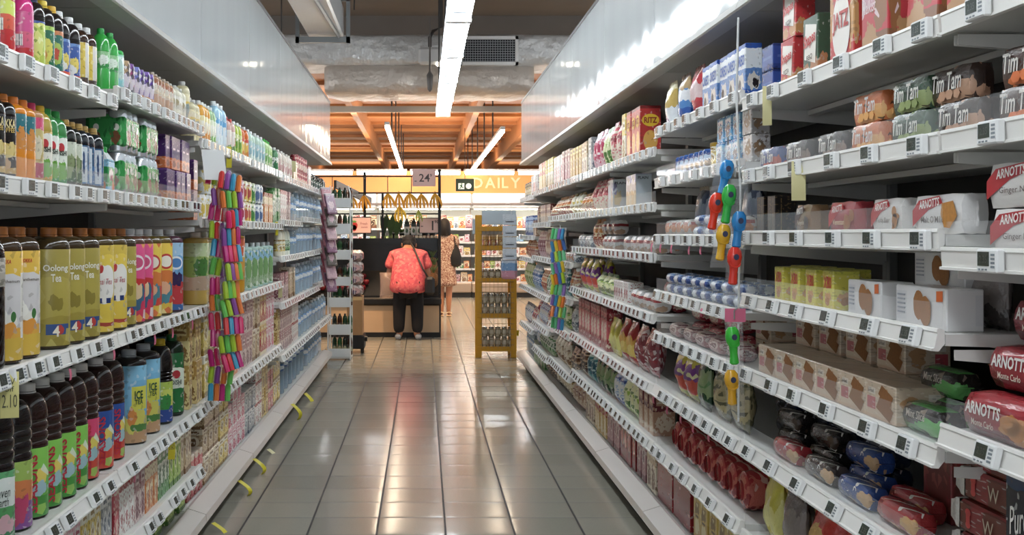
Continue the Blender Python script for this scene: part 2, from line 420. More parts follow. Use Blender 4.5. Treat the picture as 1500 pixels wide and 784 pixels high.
bottle('t_lime', 'dark tea bottle with plain lime label', liquid='#241d1b', cap='#1f2a55', lab=pm('t_lime', [(0, '#b5cc35'), (.85, '#d4dd5a'), (.95, '#2b4c9c')], [('n', .5, .5, .2, .3, '#d9e06a')], (8, 14, .12, '#7c9a1e', '#eaf0a0'), .25, True), lz=(.05, .66), ribs=3, **L5)
bottle('t_green', 'dark tea bottle with green and yellow label', liquid='#241d1b', cap='#e0c43a', lab=pm('t_green', [(0, '#1f6f4a'), (.9, '#a6cf3c')], [('n', .5, .45, .32, .3, '#d8cf46'), ('n', .4, .4, .16, .16, '#cf8a2c')], None, .25, True), lz=(.05, .66), ribs=3, **L5)
bottle('t_peach', 'dark tea bottle with green label and red peach', liquid='#241d1b', cap='#e0b23a', lab=pm('t_peach', [(0, '#c8502c'), (.14, '#2a7160'), (.9, '#d07a3c')], [('n', .5, .5, .3, .25, '#a8c046'), ('n', .5, .5, .14, .14, '#cf4a2a')], None, .25, True), lz=(.05, .66), ribs=3, **L5)
bottle('t_blue', 'white capped tea bottle with blue and orange label', liquid='#211a1a', cap='#e9ebea', lab=pm('t_blue', [(0, '#d8502c'), (.22, '#2c56a6'), (.92, '#5a8bd0')], [('n', .5, .45, .3, .22, '#e8cf4a'), ('n', .45, .35, .2, .14, '#e6e6e0')], None, .25, True), lz=(.05, .62), ribs=3, **L5)
bottle('t_brown', 'white capped brown tea bottle with yellow label', liquid='#3a2418', cap='#e9ebea', lab=pm('t_brown', [(0, '#e2c431')], [('r', .78, .5, .2, .5, '#ded9cf')], (8, 16, .1, '#c2a018', '#f0e08a'), .25, True), lz=(.22, .72), **L5)
bottle('t_soda', 'green capped green soda bottle', .195, .028, '#3fae4c', '#2aa046', pm('t_soda', [(0, '#2f9c46'), (.3, '#8ed08a')], [('n', .5, .5, .3, .3, '#e4efe0')], None, .25, True), (.35, .62))
bottle('t_mint', 'green lidded tumbler with mint blue label', .15, .04, '#a8dccb', '#3fbf5a', pm('t_mint', [(0, '#5cc0c8'), (.42, '#cfe6dc')], [('n', .5, .65, .3, .25, '#a8c8bc')], None, .25, True), (.04, .86), neck=.1, capr=.95)
for k_, ds, bs in (('c_tan', 'slim tan and black coffee can', [(0, '#2a2320'), (.45, '#b08a5c')]), ('c_mag', 'slim magenta and black coffee can', [(0, '#25203c'), (.4, '#a12c72'), (.8, '#7c3a9a')]),
                  ('c_blu', 'slim violet blue drink can', [(0, '#3c3f96'), (.5, '#6a6fc0')]), ('c_pur', 'slim purple drink can with white lettering', [(0, '#c98a4a'), (.3, '#5a2f96'), (.9, '#7c56b0')])):
    can(k_, ds, .13, .026, pm(k_, bs, [('n', .5, .5, .3, .2, '#d8c8dc')], (6, 10, .2, '#e0d4d8', '#2a2030'), .28, True))
AMB = mat('amber_drink', '#b98a5c', .1)
bottle('g_amb', 'glass bottle of amber drink with brown label', .15, .028, '#a87a55', '#b0a090', pm('g_amb', [(0, '#d8c3a4'), (.4, '#a5603c')], [('n', .5, .5, .3, .3, '#e0d6c4')], None, .2, True), (.45, .8), rough=.05)
bottle('g_clr', 'clear glass bottle of pale cordial', .15, .028, '#d8d3bd', '#c8c8c0', pm('g_clr', [(0, '#cfc9b4'), (.5, '#e4e0d2')], [('n', .5, .5, .2, .3, '#a89a70')], None, .2, True), (.35, .7), rough=.05)
bottle('g_yel', 'silver capped bottle with yellow label', .19, .034, '#cfc6a0', '#b8b8b4', pm('g_yel', [(0, '#cdbf8e'), (.3, '#e0bc3a'), (.7, '#e8dcae')], [('n', .5, .4, .3, .25, '#8f9a94')], None, .2, True), (.12, .72))
# left top, further along
def half(key, desc, liq, cap, bands, blob, H=.2, R=.032):
    bottle(key, desc, H, R, liq, cap, pm(key, bands, [('n', .5, .5, .32, .3, blob)], (7, 12, .12, blob, '#f2efe4'), .25, True), (.14, .66), seg=14)
half('f_org', 'orange juice bottle with ridged base', '#e0a03a', '#e8ebea', [(0, '#dd8f2c'), (.5, '#efdf9a')], '#f2ead0')
half('f_grn', 'green juice bottle with pale label', '#9fc48a', '#e8ebea', [(0, '#6fae5c'), (.5, '#dfe8c8')], '#eef2e0')
half('f_blu', 'tall pale blue isotonic drink bottle', '#a9d2e6', '#eef1f2', [(0, '#dfeef4'), (.4, '#58a6d8')], '#e8f2f6', .24, .034)
half('f_red', 'red and white yoghurt drink bottle', '#d8b0a4', '#c43a34', [(0, '#5f8f3c'), (.3, '#cf3a30'), (.7, '#efe3d8')], '#f0e6dc')
half('f_lim', 'lime juice bottle with white cap', '#b5c94a', '#eef1f2', [(0, '#9abf3a'), (.6, '#dde69a')], '#6f9f2c')
half('f_fir', 'orange red juice bottle with white cap', '#dc6f2c', '#eef1f2', [(0, '#e08a2a'), (.4, '#d8442c')], '#f0c84a')
half('f_min', 'pale mint water bottle with white cap', '#c3dccb', '#eef1f2', [(0, '#d6e6dc'), (.5, '#b4d6d8')], '#8fbcc8')
half('f_gcp', 'pale green bottle with bright green cap', '#bcdc9e', '#3fae3c', [(0, '#d0e4b4'), (.5, '#a4cf7c')], '#6fae5c')
half('f_tea', 'green and white tea bottle', '#5f9a6a', '#e0e6e0', [(0, '#4f9a62'), (.4, '#e4ece2')], '#2f7a4a')
half('f_pal', 'pale pink collagen drink bottle', '#e6dcd0', '#e6e2dc', [(0, '#eadfd6'), (.5, '#dcc9bc')], '#d8a8a4')
half('f_dark', 'small dark tonic bottle with white label', '#1d2420', '#22262a', [(0, '#e4e6e2'), (.7, '#2c4a3a')], '#4a5a52', .16, .026)
# ---- left second shelf
K5 = dict(H=.215, R=.034)
bottle('p_cof', 'black coffee bottle with gold label and orange cap', liquid='#1b1412', cap='#d87f2c', lab=pm('p_cof', [(0, '#c9a24e'), (.1, '#231a16'), (.3, '#c8a846'), (.52, '#1c1513')], [('n', .5, .4, .36, .14, '#e0c878'), ('n', .4, .18, .3, .1, '#caa070')], None, .25, True), lz=(.1, .74), text=[(text_mb('POKKA', .021, .05, .02), '#e8d9a0', .66), (text_mb('COFFEE', .011, .046, .02), '#d8b96a', .585)], **K5)
bottle('p_org', 'orange juice bottle with teal label and orange cap', liquid='#dd8a26', cap='#e0812a', lab=pm('p_org', [(0, '#2a8f9a'), (.5, '#1f7480')], [('n', .6, .2, .4, .4, '#e09030')], None, .25, True), lz=(.4, .8), **K5)
bottle('p_pnk', 'tea bottle with dark pink cap and cream label', liquid='#b98a58', cap='#c72a62', lab=pm('p_pnk', [(0, '#b52a52'), (.24, '#c9b46a'), (.8, '#d8386a')], [('n', .5, .5, .3, .2, '#e2d8b8')], None, .25, True), lz=(.1, .82), **K5)
OI = [('e', .5, .74, .16, .1, '#c22f35'), ('n', .5, .22, .4, .2, '#6fae3c')]
OIT = lambda: [(text_mb('OISHI', .014, .04, .03), '#2b3a2e', .46)]
bottle('p_oiy', 'white label green tea bottle with yellow cap', liquid='#b8a24a', cap='#d9b02c', lab=pm('p_oiy', [(0, '#e0a52c'), (.2, '#e9e8da'), (.95, '#d8b040')], OI, None, .25, True), lz=(.1, .68), text=OIT(), **K5)
bottle('p_oig', 'white label green tea bottle with green cap', liquid='#3f8a4a', cap='#26a044', lab=pm('p_oig', [(0, '#2f9a48'), (.2, '#e6ebdf'), (.95, '#2a9a48')], OI, None, .25, True), lz=(.1, .68), text=OIT(), **K5)
bottle('p_blk', 'black tea bottle with gold cap and blue white label', .2, .034, '#151b24', '#b5934c', pm('p_blk', [(0, '#2d6aa0'), (.5, '#26557f')], [('r', .5, .5, .2, .46, '#c9d3dc'), ('n', .5, .55, .06, .34, '#35507a')], None, .25, True), (.12, .68))
bottle('p_dgr', 'black tea bottle with gold cap and green label', .2, .034, '#171b16', '#b08a40', pm('p_dgr', [(0, '#3c5f3a'), (.6, '#c8cfba')], [('n', .5, .4, .3, .3, '#8a9a6a')], None, .25, True), (.12, .68))
def gable(key, desc):
    w, h, d = .075, .15, .07; b = MB().rbox(-d, 0, -w/2, w/2, 0, h*.72, .004)
    b.add([(0, -w/2, h*.715), (0, w/2, h*.715), (-d, w/2, h*.715), (-d, -w/2, h*.715), (-d*.32, -w*.3, h*.93), (-d*.32, w*.3, h*.93), (-d*.68, w*.3, h*.93), (-d*.68, -w*.3, h*.93)],
          [(0, 1, 5, 4), (1, 2, 6, 5), (2, 3, 7, 6), (3, 0, 4, 7), (4, 5, 6, 7)])
    m = pm(key, [(0, '#5fb6d8'), (.2, '#1f9a4a'), (.62, '#8ecbe6'), (.8, '#e8eef0')], [('e', .42, .46, .3, .13, '#f2ece4'), ('n', .7, .2, .2, .12, '#c86a3a')], None, .25)
    cp = MB().lathe([(.02, h*.9), (.02, h*1.0), (.017, h*1.02)], 12, c=(-d/2, 0, 0))
    return reg(key, 'malt_drink_bottle', 'bottle', desc, b.mesh('body', m), [('cap', cp.mesh('cap', mat('cap_2aa046', '#2aa046'))), tx('MILO', .018, '#b5232a', 0, h*.36, .034, .02, .2)], w, d, h)
gable('milo', 'square green malt drink bottle with green cap')
def sixpack(key, desc, m):
    b = MB(); R, H = .033, .145
    for i in range(2):
        for j in range(3): b.lathe([(R*.8, 0), (R, .008), (R, H*.9), (R*.86, H)], 12, c=(-R-i*2*R, (j-1)*2*R, 0), m=0)
    film = MB().rbox(-4*R-.001, .001, -3*R-.001, 3*R+.001, .012, H*.9, .016)
    return reg(key, 'can_pack', 'multipack', desc, film.mesh('shrink_wrapped_block', m),
               [('can_tops', b.mesh('can_tops', mat('alu_c9ccd0', '#c9ccd0', .25, .8))), tx('MILO', .026, '#f2efe6', 0, H*.62, .05, .02, .15, .002)], 6*R, 4*R, H)
sixpack('six', 'shrink wrapped pack of green malt drink cans', pm('six', [(0, '#1f8f3e'), (.3, '#239a42'), (.9, '#38a850')], [('n', .25, .35, .13, .2, '#7a4a2a'), ('n', .75, .35, .13, .2, '#7a4a2a'), ('e', .28, .62, .07, .1, '#e9e6da'), ('e', .78, .62, .07, .1, '#e9e6da')], (18, 5, .12, '#0f6a2c', '#7cc884'), .2, bump=.3))
box('cofc', 'purple and orange instant coffee carton', .085, .13, .11, pm('cofc', [(0, '#cf6a2a'), (.34, '#4a2168'), (.95, '#6a3a86')], [('n', .5, .18, .3, .1, '#8a3a1a'), ('r', .5, .62, .24, .03, '#e0c8d8')], None, .3), 'coffee_carton', 'carton')
# small cans, stacked in pairs further along
for k_, bs, bl, ds in (('s_wht', [(0, '#e8e9e4')], '#e0c23a', 'white soy drink can with yellow picture'), ('s_pnk', [(0, '#e6d4d8'), (.6, '#d8909c')], '#b83a5a', 'pink lychee drink can'),
                       ('s_yel', [(0, '#e5c944'), (.7, '#efe6b8')], '#c04a3a', 'yellow fruit drink can'), ('s_grn', [(0, '#7fae4a'), (.5, '#dfe6c4')], '#3f8a3a', 'green grass jelly drink can'), ('s_sil', [(0, '#c4c9cc'), (.5, '#e3e6e6')], '#4a6a9a', 'silver barley drink can')):
    can(k_, ds, .118, .033, pm(k_, bs, [('n', .5, .45, .3, .26, bl)], (6, 10, .18, bl, '#ffffff'), .3, True))
# ---- left third shelf: large bottles
G = dict(H=.335, R=.054, sq=2.7, neck=.22)
bottle('big_cola', 'dark cola bottle with pale label band', .335, .052, '#170d0b', '#1c1512', pm('big_cola', [(0, '#b5aea2'), (.5, '#c9c4b8')], (), (10, 12, .3, '#7a7468', '#8a8478'), .3, True), (.58, .78), rough=.08)
bottle('chrys', 'tall yellow and white flower tea bottle', liquid='#3c2a18', cap='#b5713a', lab=pm('chrys', [(0, '#e0b81e'), (.2, '#e8ad22'), (.3, '#d8d4d4'), (.78, '#e9bc1c')], [('n', .38, .42, .18, .1, '#f4f2ea'), ('n', .62, .33, .2, .09, '#efece2'), ('n', .55, .27, .26, .07, '#e89a1e'), ('n', .7, .4, .06, .04, '#3f7a3a'), ('n', .3, .5, .05, .03, '#4f8a3a'), ('r', .93, .5, .05, .3, '#e9e6de')], None, .25, True), lz=(.03, .82),
       text=[(text_mb('Chrysanthemum', .010, .075, .01), '#5a5048', .60), (text_mb('POKKA', .010, .03, .02, .2), '#c0392b', .745)], kidlab='yellow and white printed sleeve with white flowers', **G)
bottle('ool', 'tall olive yellow oolong tea bottle', liquid='#3a2c16', cap='#b5713a', lab=pm('ool', [(0, '#a8972e'), (.3, '#b7a63a'), (.7, '#ab9a34')], [('r', .55, .17, .3, .055, '#35558f'), ('n', .62, .17, .12, .05, '#c63a35'), ('n', .5, .45, .16, .09, '#8f8024')], (4, 7, .16, '#9a8a28', '#c3b450'), .25, True), lz=(.03, .82),
       text=[(text_mb('Oolong', .024, .07, .02), '#ece9da', .66), (text_mb('Tea', .022, .03, .02), '#ece9da', .585), (text_mb('4', .03, .02, .02), '#e6e0d0', .15)], **G)
bottle('mango', 'tall yellow bottle with white heart shaped panel', liquid='#4a3a18', cap='#b5713a', lab=pm('mango', [(0, '#e5c41e'), (.06, '#b03a22'), (.1, '#e8c81e'), (.88, '#d8b81e')], [('e', .42, .6, .28, .17, '#efece6'), ('e', .62, .6, .26, .17, '#efece6'), ('e', .5, .5, .36, .18, '#efece6'), ('n', .3, .72, .2, .06, '#c0302c'), ('r', .35, .36, .08, .03, '#2c3f7a'), ('r', .65, .36, .08, .03, '#2c3f7a')], None, .25, True), lz=(.03, .84),
       text=[(text_mb('Thai Tea', .018, .055, .0, .25), '#b02a3a', .5)], **G)
bottle('pink15', 'tall pink and red fruit tea bottle with white cap', liquid='#5a3a2c', cap='#d3d6d8', lab=pm('pink15', [(0, '#d8305a'), (.35, '#cf2a2a'), (.55, '#e84a8a')], [('e', .5, .76, .32, .1, '#e9d8de'), ('e', .5, .76, .26, .07, '#d04a7a'), ('n', .5, .32, .36, .16, '#3f6a8a'), ('n', .5, .4, .2, .12, '#e8c89a')], (4, 8, .12, '#f0a02c', '#e8e0e0'), .25, True), lz=(.03, .84), **G)
bottle('yel15', 'tall yellow and red lemon tea bottle with white cap', liquid='#5a4a1c', cap='#d3d6d8', lab=pm('yel15', [(0, '#e8c21c'), (.14, '#d8402a'), (.42, '#e07a20'), (.6, '#ecc81e')], [('e', .5, .74, .34, .11, '#c8382a'), ('e', .5, .74, .27, .08, '#efe9d8'), ('n', .5, .3, .38, .14, '#4a8a9a'), ('n', .45, .36, .2, .1, '#e8b08a')], (4, 8, .12, '#e0582c', '#f2e29a'), .25, True), lz=(.03, .84), **G)
bottle('blu15', 'tall pale blue and red blackcurrant bottle', liquid='#4a2a3a', cap='#d3d6d8', lab=pm('blu15', [(0, '#2f6ab0'), (.08, '#c8323a'), (.42, '#6aa6d8'), (.8, '#9cc6e6')], [('e', .5, .7, .32, .1, '#dfe8f0'), ('e', .5, .7, .25, .07, '#4a84c4'), ('n', .5, .46, .26, .1, '#3a2a5a')], None, .25, True), lz=(.03, .84), **G)
bottle('grn15', 'tall red yellow and green bottle with white cap', liquid='#5a4a1c', cap='#d3d6d8', lab=pm('grn15', [(0, '#d8c22c'), (.2, '#e0cc2c'), (.48, '#e9e4d4'), (.52, '#c8262c'), (.82, '#d8d02c')], [('n', .5, .3, .3, .1, '#2f8a4a'), ('r', .5, .68, .1, .1, '#e8d8b0')], None, .25, True), lz=(.03, .84), **G)
bottle('ju_big', 'big orange juice bottle with ribbed amber base', .34, .06, '#c8922a', '#d8d2c8', pm('ju_big', [(0, '#cf9a2c'), (.28, '#e2b83a'), (.55, '#e6e2da'), (.8, '#cf5a20')], [('n', .4, .72, .3, .16, '#d85a1c'), ('n', .6, .3, .3, .14, '#e0a02c')], None, .25, True), (.2, .88), neck=.1)
bottle('ju_grn', 'big juice bottle with green fruit label', .33, .058, '#c8a85a', '#e9e4dc', pm('ju_grn', [(0, '#d8b89a'), (.3, '#9fbf5a'), (.7, '#c6d8a0')], [('n', .5, .5, .3, .2, '#4f8f3a')], None, .25, True), (.2, .85), neck=.12)
bottle('aloe', 'pale aqua aloe drink bottle with white cap', .27, .038, '#b9d8d0', '#dfe6ea', pm('aloe', [(0, '#a8c49a'), (.3, '#c4d8bc'), (.72, '#8cc0dc')], [('n', .5, .5, .25, .3, '#7fae6a')], (5, 9, .14, '#6a9a6a', '#e0ecdc'), .25, True), (.05, .84), neck=.12)
# ---- left fourth shelf
S = dict(H=.35, R=.056, neck=.24)
SEA = lambda: [(turn(text_mb('SEASONS', .026, .15, .025), 90), '#b8283c', .27)]
def season(key, desc, bands, cap='#e6e2df', blobs=()):
    bottle(key, desc, liquid='#2a1512', cap=cap, lab=pm(key, bands, list(blobs), (5, 7, .08, '#d8e8d0', '#9ad04a'), .25, True), lz=(.02, .53), ribs=3, text=SEA(), **S)
LEM = [('n', .74, .58, .16, .12, '#e6d04a'), ('n', .66, .4, .26, .1, '#9fc4cc')]
season('sea_g', 'dark tea bottle with green lime label', [(0, '#3f9a34'), (.3, '#63b53a'), (.6, '#7cc63f')], '#e9e9e6', LEM)
season('sea_p', 'dark tea bottle with pink lemon label', [(0, '#d8432c'), (.4, '#a8485a'), (.7, '#d8386a')], '#e9e6e4', LEM)
season('sea_b', 'dark tea bottle with blue and red lemon label', [(0, '#d8432c'), (.38, '#3c5f9a'), (.7, '#24509c')], '#e2e0e0', LEM)
bottle('he_g', 'dark tea bottle with green and white label', liquid='#160f10', cap='#1e1e20', lab=pm('he_g', [(0, '#3a8a5a'), (.2, '#4fa05a'), (.5, '#d9e0da'), (.9, '#58a86a')], [('n', .3, .7, .14, .2, '#3f9a44'), ('n', .6, .25, .3, .12, '#d8a8b0')], None, .25, True), lz=(.02, .5), ribs=3, text=[(text_mb('Heaven', .024, .06, .0, .25), '#1d2a20', .36), (text_mb('& Earth', .02, .05, .0, .25), '#1d2a20', .295)], **S)
bottle('he_t', 'dark tea bottle with turquoise label', liquid='#160f10', cap='#1e1e20', lab=pm('he_t', [(0, '#2f9a9a'), (.5, '#43b0ae'), (.9, '#2a8a8c')], [('e', .4, .6, .2, .16, '#d8b45a'), ('n', .6, .3, .3, .12, '#8ad0cc')], None, .25, True), lz=(.02, .5), ribs=3, text=[(text_mb('TEA', .024, .05, .02), '#17403f', .1)], **S)
bottle('he_p', 'dark tea bottle with purple and orange label', liquid='#160f10', cap='#1e1e20', lab=pm('he_p', [(0, '#8a4a9a'), (.4, '#d87a3a'), (.7, '#9ab84a')], [('n', .5, .3, .3, .2, '#c83a6a')], None, .25, True), lz=(.02, .5), ribs=3, **S)
bottle('ice', 'big sky blue lemon tea bottle with yellow square', .33, .062, '#20181a', '#b9c0c8', pm('ice', [(0, '#c89a6a'), (.16, '#b8b84a'), (.34, '#6fb4da'), (.8, '#7cc0e2')], [('r', .55, .58, .26, .15, '#d9d62c'), ('n', .45, .3, .36, .14, '#d8d04a'), ('n', .3, .33, .14, .1, '#e08a2c'), ('n', .6, .2, .3, .05, '#4f8a3c')], None, .25, True), (.02, .84), neck=.16, text=[(text_mb('ICE', .030, .035, .03), '#26503a', .53), (text_mb('TEA', .017, .035, .02), '#26503a', .455)])
bottle('nvy', 'dark cola bottle with navy and yellow label', .33, .05, '#14100f', '#d8b82c', pm('nvy', [(0, '#2c4a9a'), (.4, '#c8d04a'), (.8, '#a8c03a')], [('n', .5, .5, .3, .2, '#2f8a3a')], None, .25, True), (.03, .5), ribs=3)
bottle('oisL', 'big dark green tea bottle with round red emblem', .33, .05, '#172a1a', '#1f6a34', pm('oisL', [(0, '#1f7a3a'), (.4, '#dfe6d4'), (.74, '#1f6a38')], [('e', .5, .64, .18, .07, '#b82a32')], None, .25, True), (.05, .78), text=[(text_mb('OISHI', .02, .05, .02), '#26352a', .42)])
# ---- wide stock for the left lower shelves
WJ = clear_mat('jug_blue', '#a9c4da', .5, .1)
bottle('jug', 'large ribbed water jug with blue label band', .31, .085, WJ, '#2f62a8', pm('jug', [(0, '#2a5f9e'), (.3, '#9fc4de'), (.6, '#2f6ab0')], [('n', .5, .5, .3, .3, '#dbe8f0')], None, .3, True), (.55, .72), ribs=2, neck=.24, capr=.28)
water('wat', 'clear water bottle with blue label', .22, .034)
water('watb', 'tall blue tinted water bottle', .235, .04, '#bcd2e4', '#6f9ccc', '#dde6ee')
water('watg', 'pale aqua water bottle with white cap', .24, .036, '#b4d4d4', '#8fc0b8')
# ---- right side: biscuits and snacks
def eside(mb, w, d):
    """carry front artwork round to the end of the box that faces the shopper"""
    mb.v = [(-y - d/2, x + w/2, z) for x, y, z in mb.v]; return mb
COOK = '#b5763a'
box('jatz', 'tall red cracker box with big white panel', .16, .21, .06, pm('jatz', [(0, '#c9302c')], [('r', .5, .9, .5, .06, '#c43a34'), ('n', .06, .6, .1, .3, '#c98a48'), ('n', .9, .5, .12, .3, '#d09a58')], None, .3),
    kids=[('panel', disc(0, 0, .10, .06, .085).mesh('panel', mat('ink_ece6df', '#ece6df', .35))), tx('JATZ', .055, '#b3261e', 0, .11, .105, .03, 0, .002), tx('ARNOTTS', .012, '#c43a34', 0, .172, .05, .02, 0, .002)])
def shapes(key, desc, bg, sub, tone):
    box(key, desc, .115, .165, .055, pm(key, [(0, bg), (.9, bg)], [('n', .75, .2, .25, .16, tone), ('n', .2, .15, .2, .12, tone)], None, .3),
        kids=[('panel', poly([(-.045, .055), (.04, .035), (.05, .135), (-.036, .15)]).mesh('panel', mat('ink_e9e3da', '#e9e3da', .35))), tx('Shapes', .042, '#c3241f', 0, .1, .09, .03, .1, .002, 8), tx(sub, .016, '#4a3a2c', 0, .055, .045, .02, .1, .002, 6)])
shapes('shp_r', 'red cracker box with white panel and red lettering', '#c8282c', 'PIZZA', '#c98a48')
shapes('shp_g', 'dark green cracker box with white panel', '#3d5a44', 'BBQ', '#b87a4a')
box('pnkb', 'pink and red biscuit box with brown wafer picture', .15, .17, .05, pm('pnkb', [(0, '#8a5a3a'), (.25, '#c8323e'), (.62, '#d8a6b4')], [('n', .7, .55, .26, .3, '#9a6438'), ('n', .3, .2, .3, .2, '#b88a58')], (7, 9, .1, '#e9d3d8', '#b02434'), .3), kids=[tx('Malkist', .03, '#f0dede', -.03, .11, .08, .01, .15)])
box('begb', 'orange beige and green biscuit box', .15, .15, .05, pm('begb', [(0, '#d8a878'), (.4, '#c88a5a'), (.8, '#8fae4a')], [('n', .4, .5, .3, .3, '#d8654a'), ('r', .8, .6, .2, .2, '#b8c86a')], None, .3))
box('oreo', 'tall blue and white sandwich cookie box', .105, .17, .055, pm('oreo', [(0, '#2c57a8'), (.12, '#5b86c4'), (.52, '#e4e9ee'), (.9, '#2a56ae')], [('n', .5, .28, .36, .16, '#d8cfc4'), ('n', .4, .24, .18, .09, '#2b2321')], None, .25), kids=[tx('OREO', .036, '#1f4fa4', 0, .118, .088, .03, .15)])
box('oreod', 'dark blue cookie carton stacked', .11, .075, .1, pm('oreod', [(0, '#1f3f86'), (.2, '#274c9c'), (.9, '#1b3674')], [('r', .5, .5, .36, .05, '#3f68b4')], (6, 5, .14, '#33599e', '#1a2f6a'), .25))
box('ritz', 'tall red cracker box with golden round cracker', .115, .245, .1, pm('ritz', [(0, '#b8322a'), (.16, '#c22a26')], [('e', .5, .32, .34, .2, '#dfa63a'), ('e', .5, .72, .34, .12, '#c93a2a'), ('r', .5, .97, .5, .03, '#8a1a1c')], None, .28),
    kids=[('badge', disc(0, 0, .175, .042, .03).mesh('badge', mat('ink_e2b93a', '#e2b93a', .3))), tx('RITZ', .028, '#8f1f24', 0, .175, .062, .03, 0, .002), ('end_badge', eside(disc(0, 0, .175, .042, .03), .115, .1).mesh('badge', mat('ink_e2b93a', '#e2b93a', .3))), ('end_lettering', eside(shift(text_mb('RITZ', .028, .062, .03), .001, 0, .175), .115, .1).mesh('lettering', INK('#8f1f24'), 0))])
def tim(key, desc, bg, bits, L=.185, h=.07):
    m = pm(key, [(0, bg), (.97, bg)], [('n', .45, .18, .3, .16, bits), ('n', .8, .3, .14, .26, bits)], (9, 8, .09, '#3a2a22', bits), .2, bump=.15)
    kids = [tx('Tim Tam', .036, '#d9d5cf', -.01, .043, .125, .012, .2, .001), ('biscuit_picture', join(disc(.0, -.03, .016, .017, .011, 6), disc(.0, .0, .017, .017, .011, 6), disc(.0, .032, .016, .015, .011, 5)).mesh('biscuit_picture', mat('ink_'+bits.strip('#'), bits, .5)))]
    return reg(key, 'biscuit_pack', 'biscuits', desc, shift(flow_mb(L, h, .05, 9.0, .05, True), 0, 0, 0).mesh('pack', m, 50), kids, L, .05, h)
tim('tim_o', 'dark brown chocolate biscuit pack with tan wafers', '#3b2a24', '#b58a6c')
tim('tim_g', 'dark green chocolate mint biscuit pack', '#2e4a34', '#8a9a5a')
tim('tim_c', 'orange caramel biscuit pack', '#c8682a', '#e0a45a')
tim('tim_d', 'black chocolate biscuit pack with grey lettering', '#3a3433', '#8a7468')
tim('tim_b', 'blue and red chocolate biscuit pack', '#3a4a86', '#b0402c')
tim('tim_x', 'dark biscuit pack with orange end', '#4a2c20', '#d06a2c')
def arn(key, desc, bg, title, L, pic, picc, red='#b3202c', tcol='#5a4a46', h=.08):
    m = pm(key, [(0, bg), (.96, bg)], [('r', .5, .02, .5, .05, '#d8d4d0')], None, .22, bump=.12)
    sw = [(-L*.47, h*.62), (-L*.34, h*.88), (L*.06, h*.97), (L*.12, h*.78), (-L*.15, h*.62), (-L*.4, h*.3), (-L*.47, h*.2)]
    kids = [('red_banner', poly(sw).mesh('red_banner', mat('ink_'+red.strip('#'), red, .3))), tx('ARNOTTS', .017, '#f0ece8', -L*.12, h*.79, L*.40, .025, .2, .002, 4),
            tx(title, .014, tcol, -L*.07, h*.38, L*.42, .004, 0, .0015), (('biscuit_picture'), pic.mesh('biscuit_picture', mat('food_'+picc.strip('#'), picc, .6, noise=.45, bscale=120)))]
    return reg(key, 'biscuit_pack', 'biscuits', desc, flow_mb(L, h, .055, 9.0, .045, True).mesh('pack', m, 50), kids, L, .055, h)
arn('malt', 'white biscuit pack with large square golden biscuit', '#d9d7d6', "Malt O'Milk", .235, poly([(.025, .062), (.075, .066), (.09, .036), (.06, .012), (.035, .014), (.02, .04)], .0015), '#c98a3e')
arn('teddy', 'white biscuit pack with bear shaped biscuit', '#d4d1ce', 'Teddy Bear', .18, join(disc(0, .045, .05, .012, .012), disc(0, .048, .03, .014, .016), disc(0, .06, .04, .012, .006), disc(0, .04, .014, .006, .012)), '#b8793a')
arn('venet', 'dark red fruit biscuit pack', '#a4303a', 'Venetian', .18, join(disc(0, .04, .03, .026, .02, 9, .3), disc(0, .07, .045, .018, .016, 9, .3)), '#a9622c', '#b81f2a', '#e0c8a0')
arn('choc', 'brown paper textured chocolate biscuit pack', '#8a6a48', 'Royals', .13, disc(0, .03, .03, .02, .02, 9, .3), '#3c2418', '#4a2a20', '#d8c8b0', .08)
arn('ging', 'white ginger biscuit pack with brown biscuits', '#d6d3d0', 'Ginger Nut', .25, join(disc(0, .07, .052, .032, .018, 12, .2), disc(0, .1, .05, .02, .02, 12, .2)), '#b0743a')
box('fbk', 'tall black cookie box with small gold print', .075, .115, .06, pm('fbk', [(0, '#1f1a1a'), (.96, '#2a2424')], [('r', .7, .5, .02, .42, '#8a6f42')], (12, 30, .12, '#6a5636', '#1a1616'), .3))
def cook(key, desc, L, h=.085):
    m = pm(key, [(0, '#d9d8d8')], [('r', .12, .5, .11, .36, '#cfcfd2')], (8, 8, .0, '#d9d8d8', '#d9d8d8'), .25)
    lines = MB()
    for i in range(5): lines.box(0, .001, -L*.46, -L*.46+L*.16, h*(.3+.11*i), h*(.3+.11*i)+.004)
    kids = [('cookie_picture', join(disc(0, -.004, h*.55, .026, .031, 16, .1), disc(.0012, .03, h*.42, .026, .031, 17, .1)).mesh('cookie_picture', mat('food_a9703a', '#a9703a', .6, noise=.55, bscale=160))),
            ('printed_lines', lines.mesh('printed_lines', INK('#8a8f98'), 0)), ('orange_flag', poly([(L*.32, h*.68), (L*.44, h*.7), (L*.44, h*.95), (L*.32, h*.93)]).mesh('orange_flag', mat('ink_d2662c', '#d2662c', .35)))]
    box(key, desc, L, h, .075, m, 'cookie_box', 'box', kids)
cook('cookw', 'long white chocolate chip cookie box', .24); cook('cooks', 'white chocolate chip cookie box', .2)
box('x80', 'yellow square snack tub with red lettering', .075, .1, .07, pm('x80', [(0, '#d8c63a'), (.12, '#dcd03a'), (.9, '#c8c22c')], [('n', .5, .3, .34, .14, '#d89a4a'), ('n', .5, .22, .2, .1, '#b87a3a')], None, .2), 'snack_tub', 'tub', [tx('X80', .032, '#b8322a', 0, .07, .055, .02)])
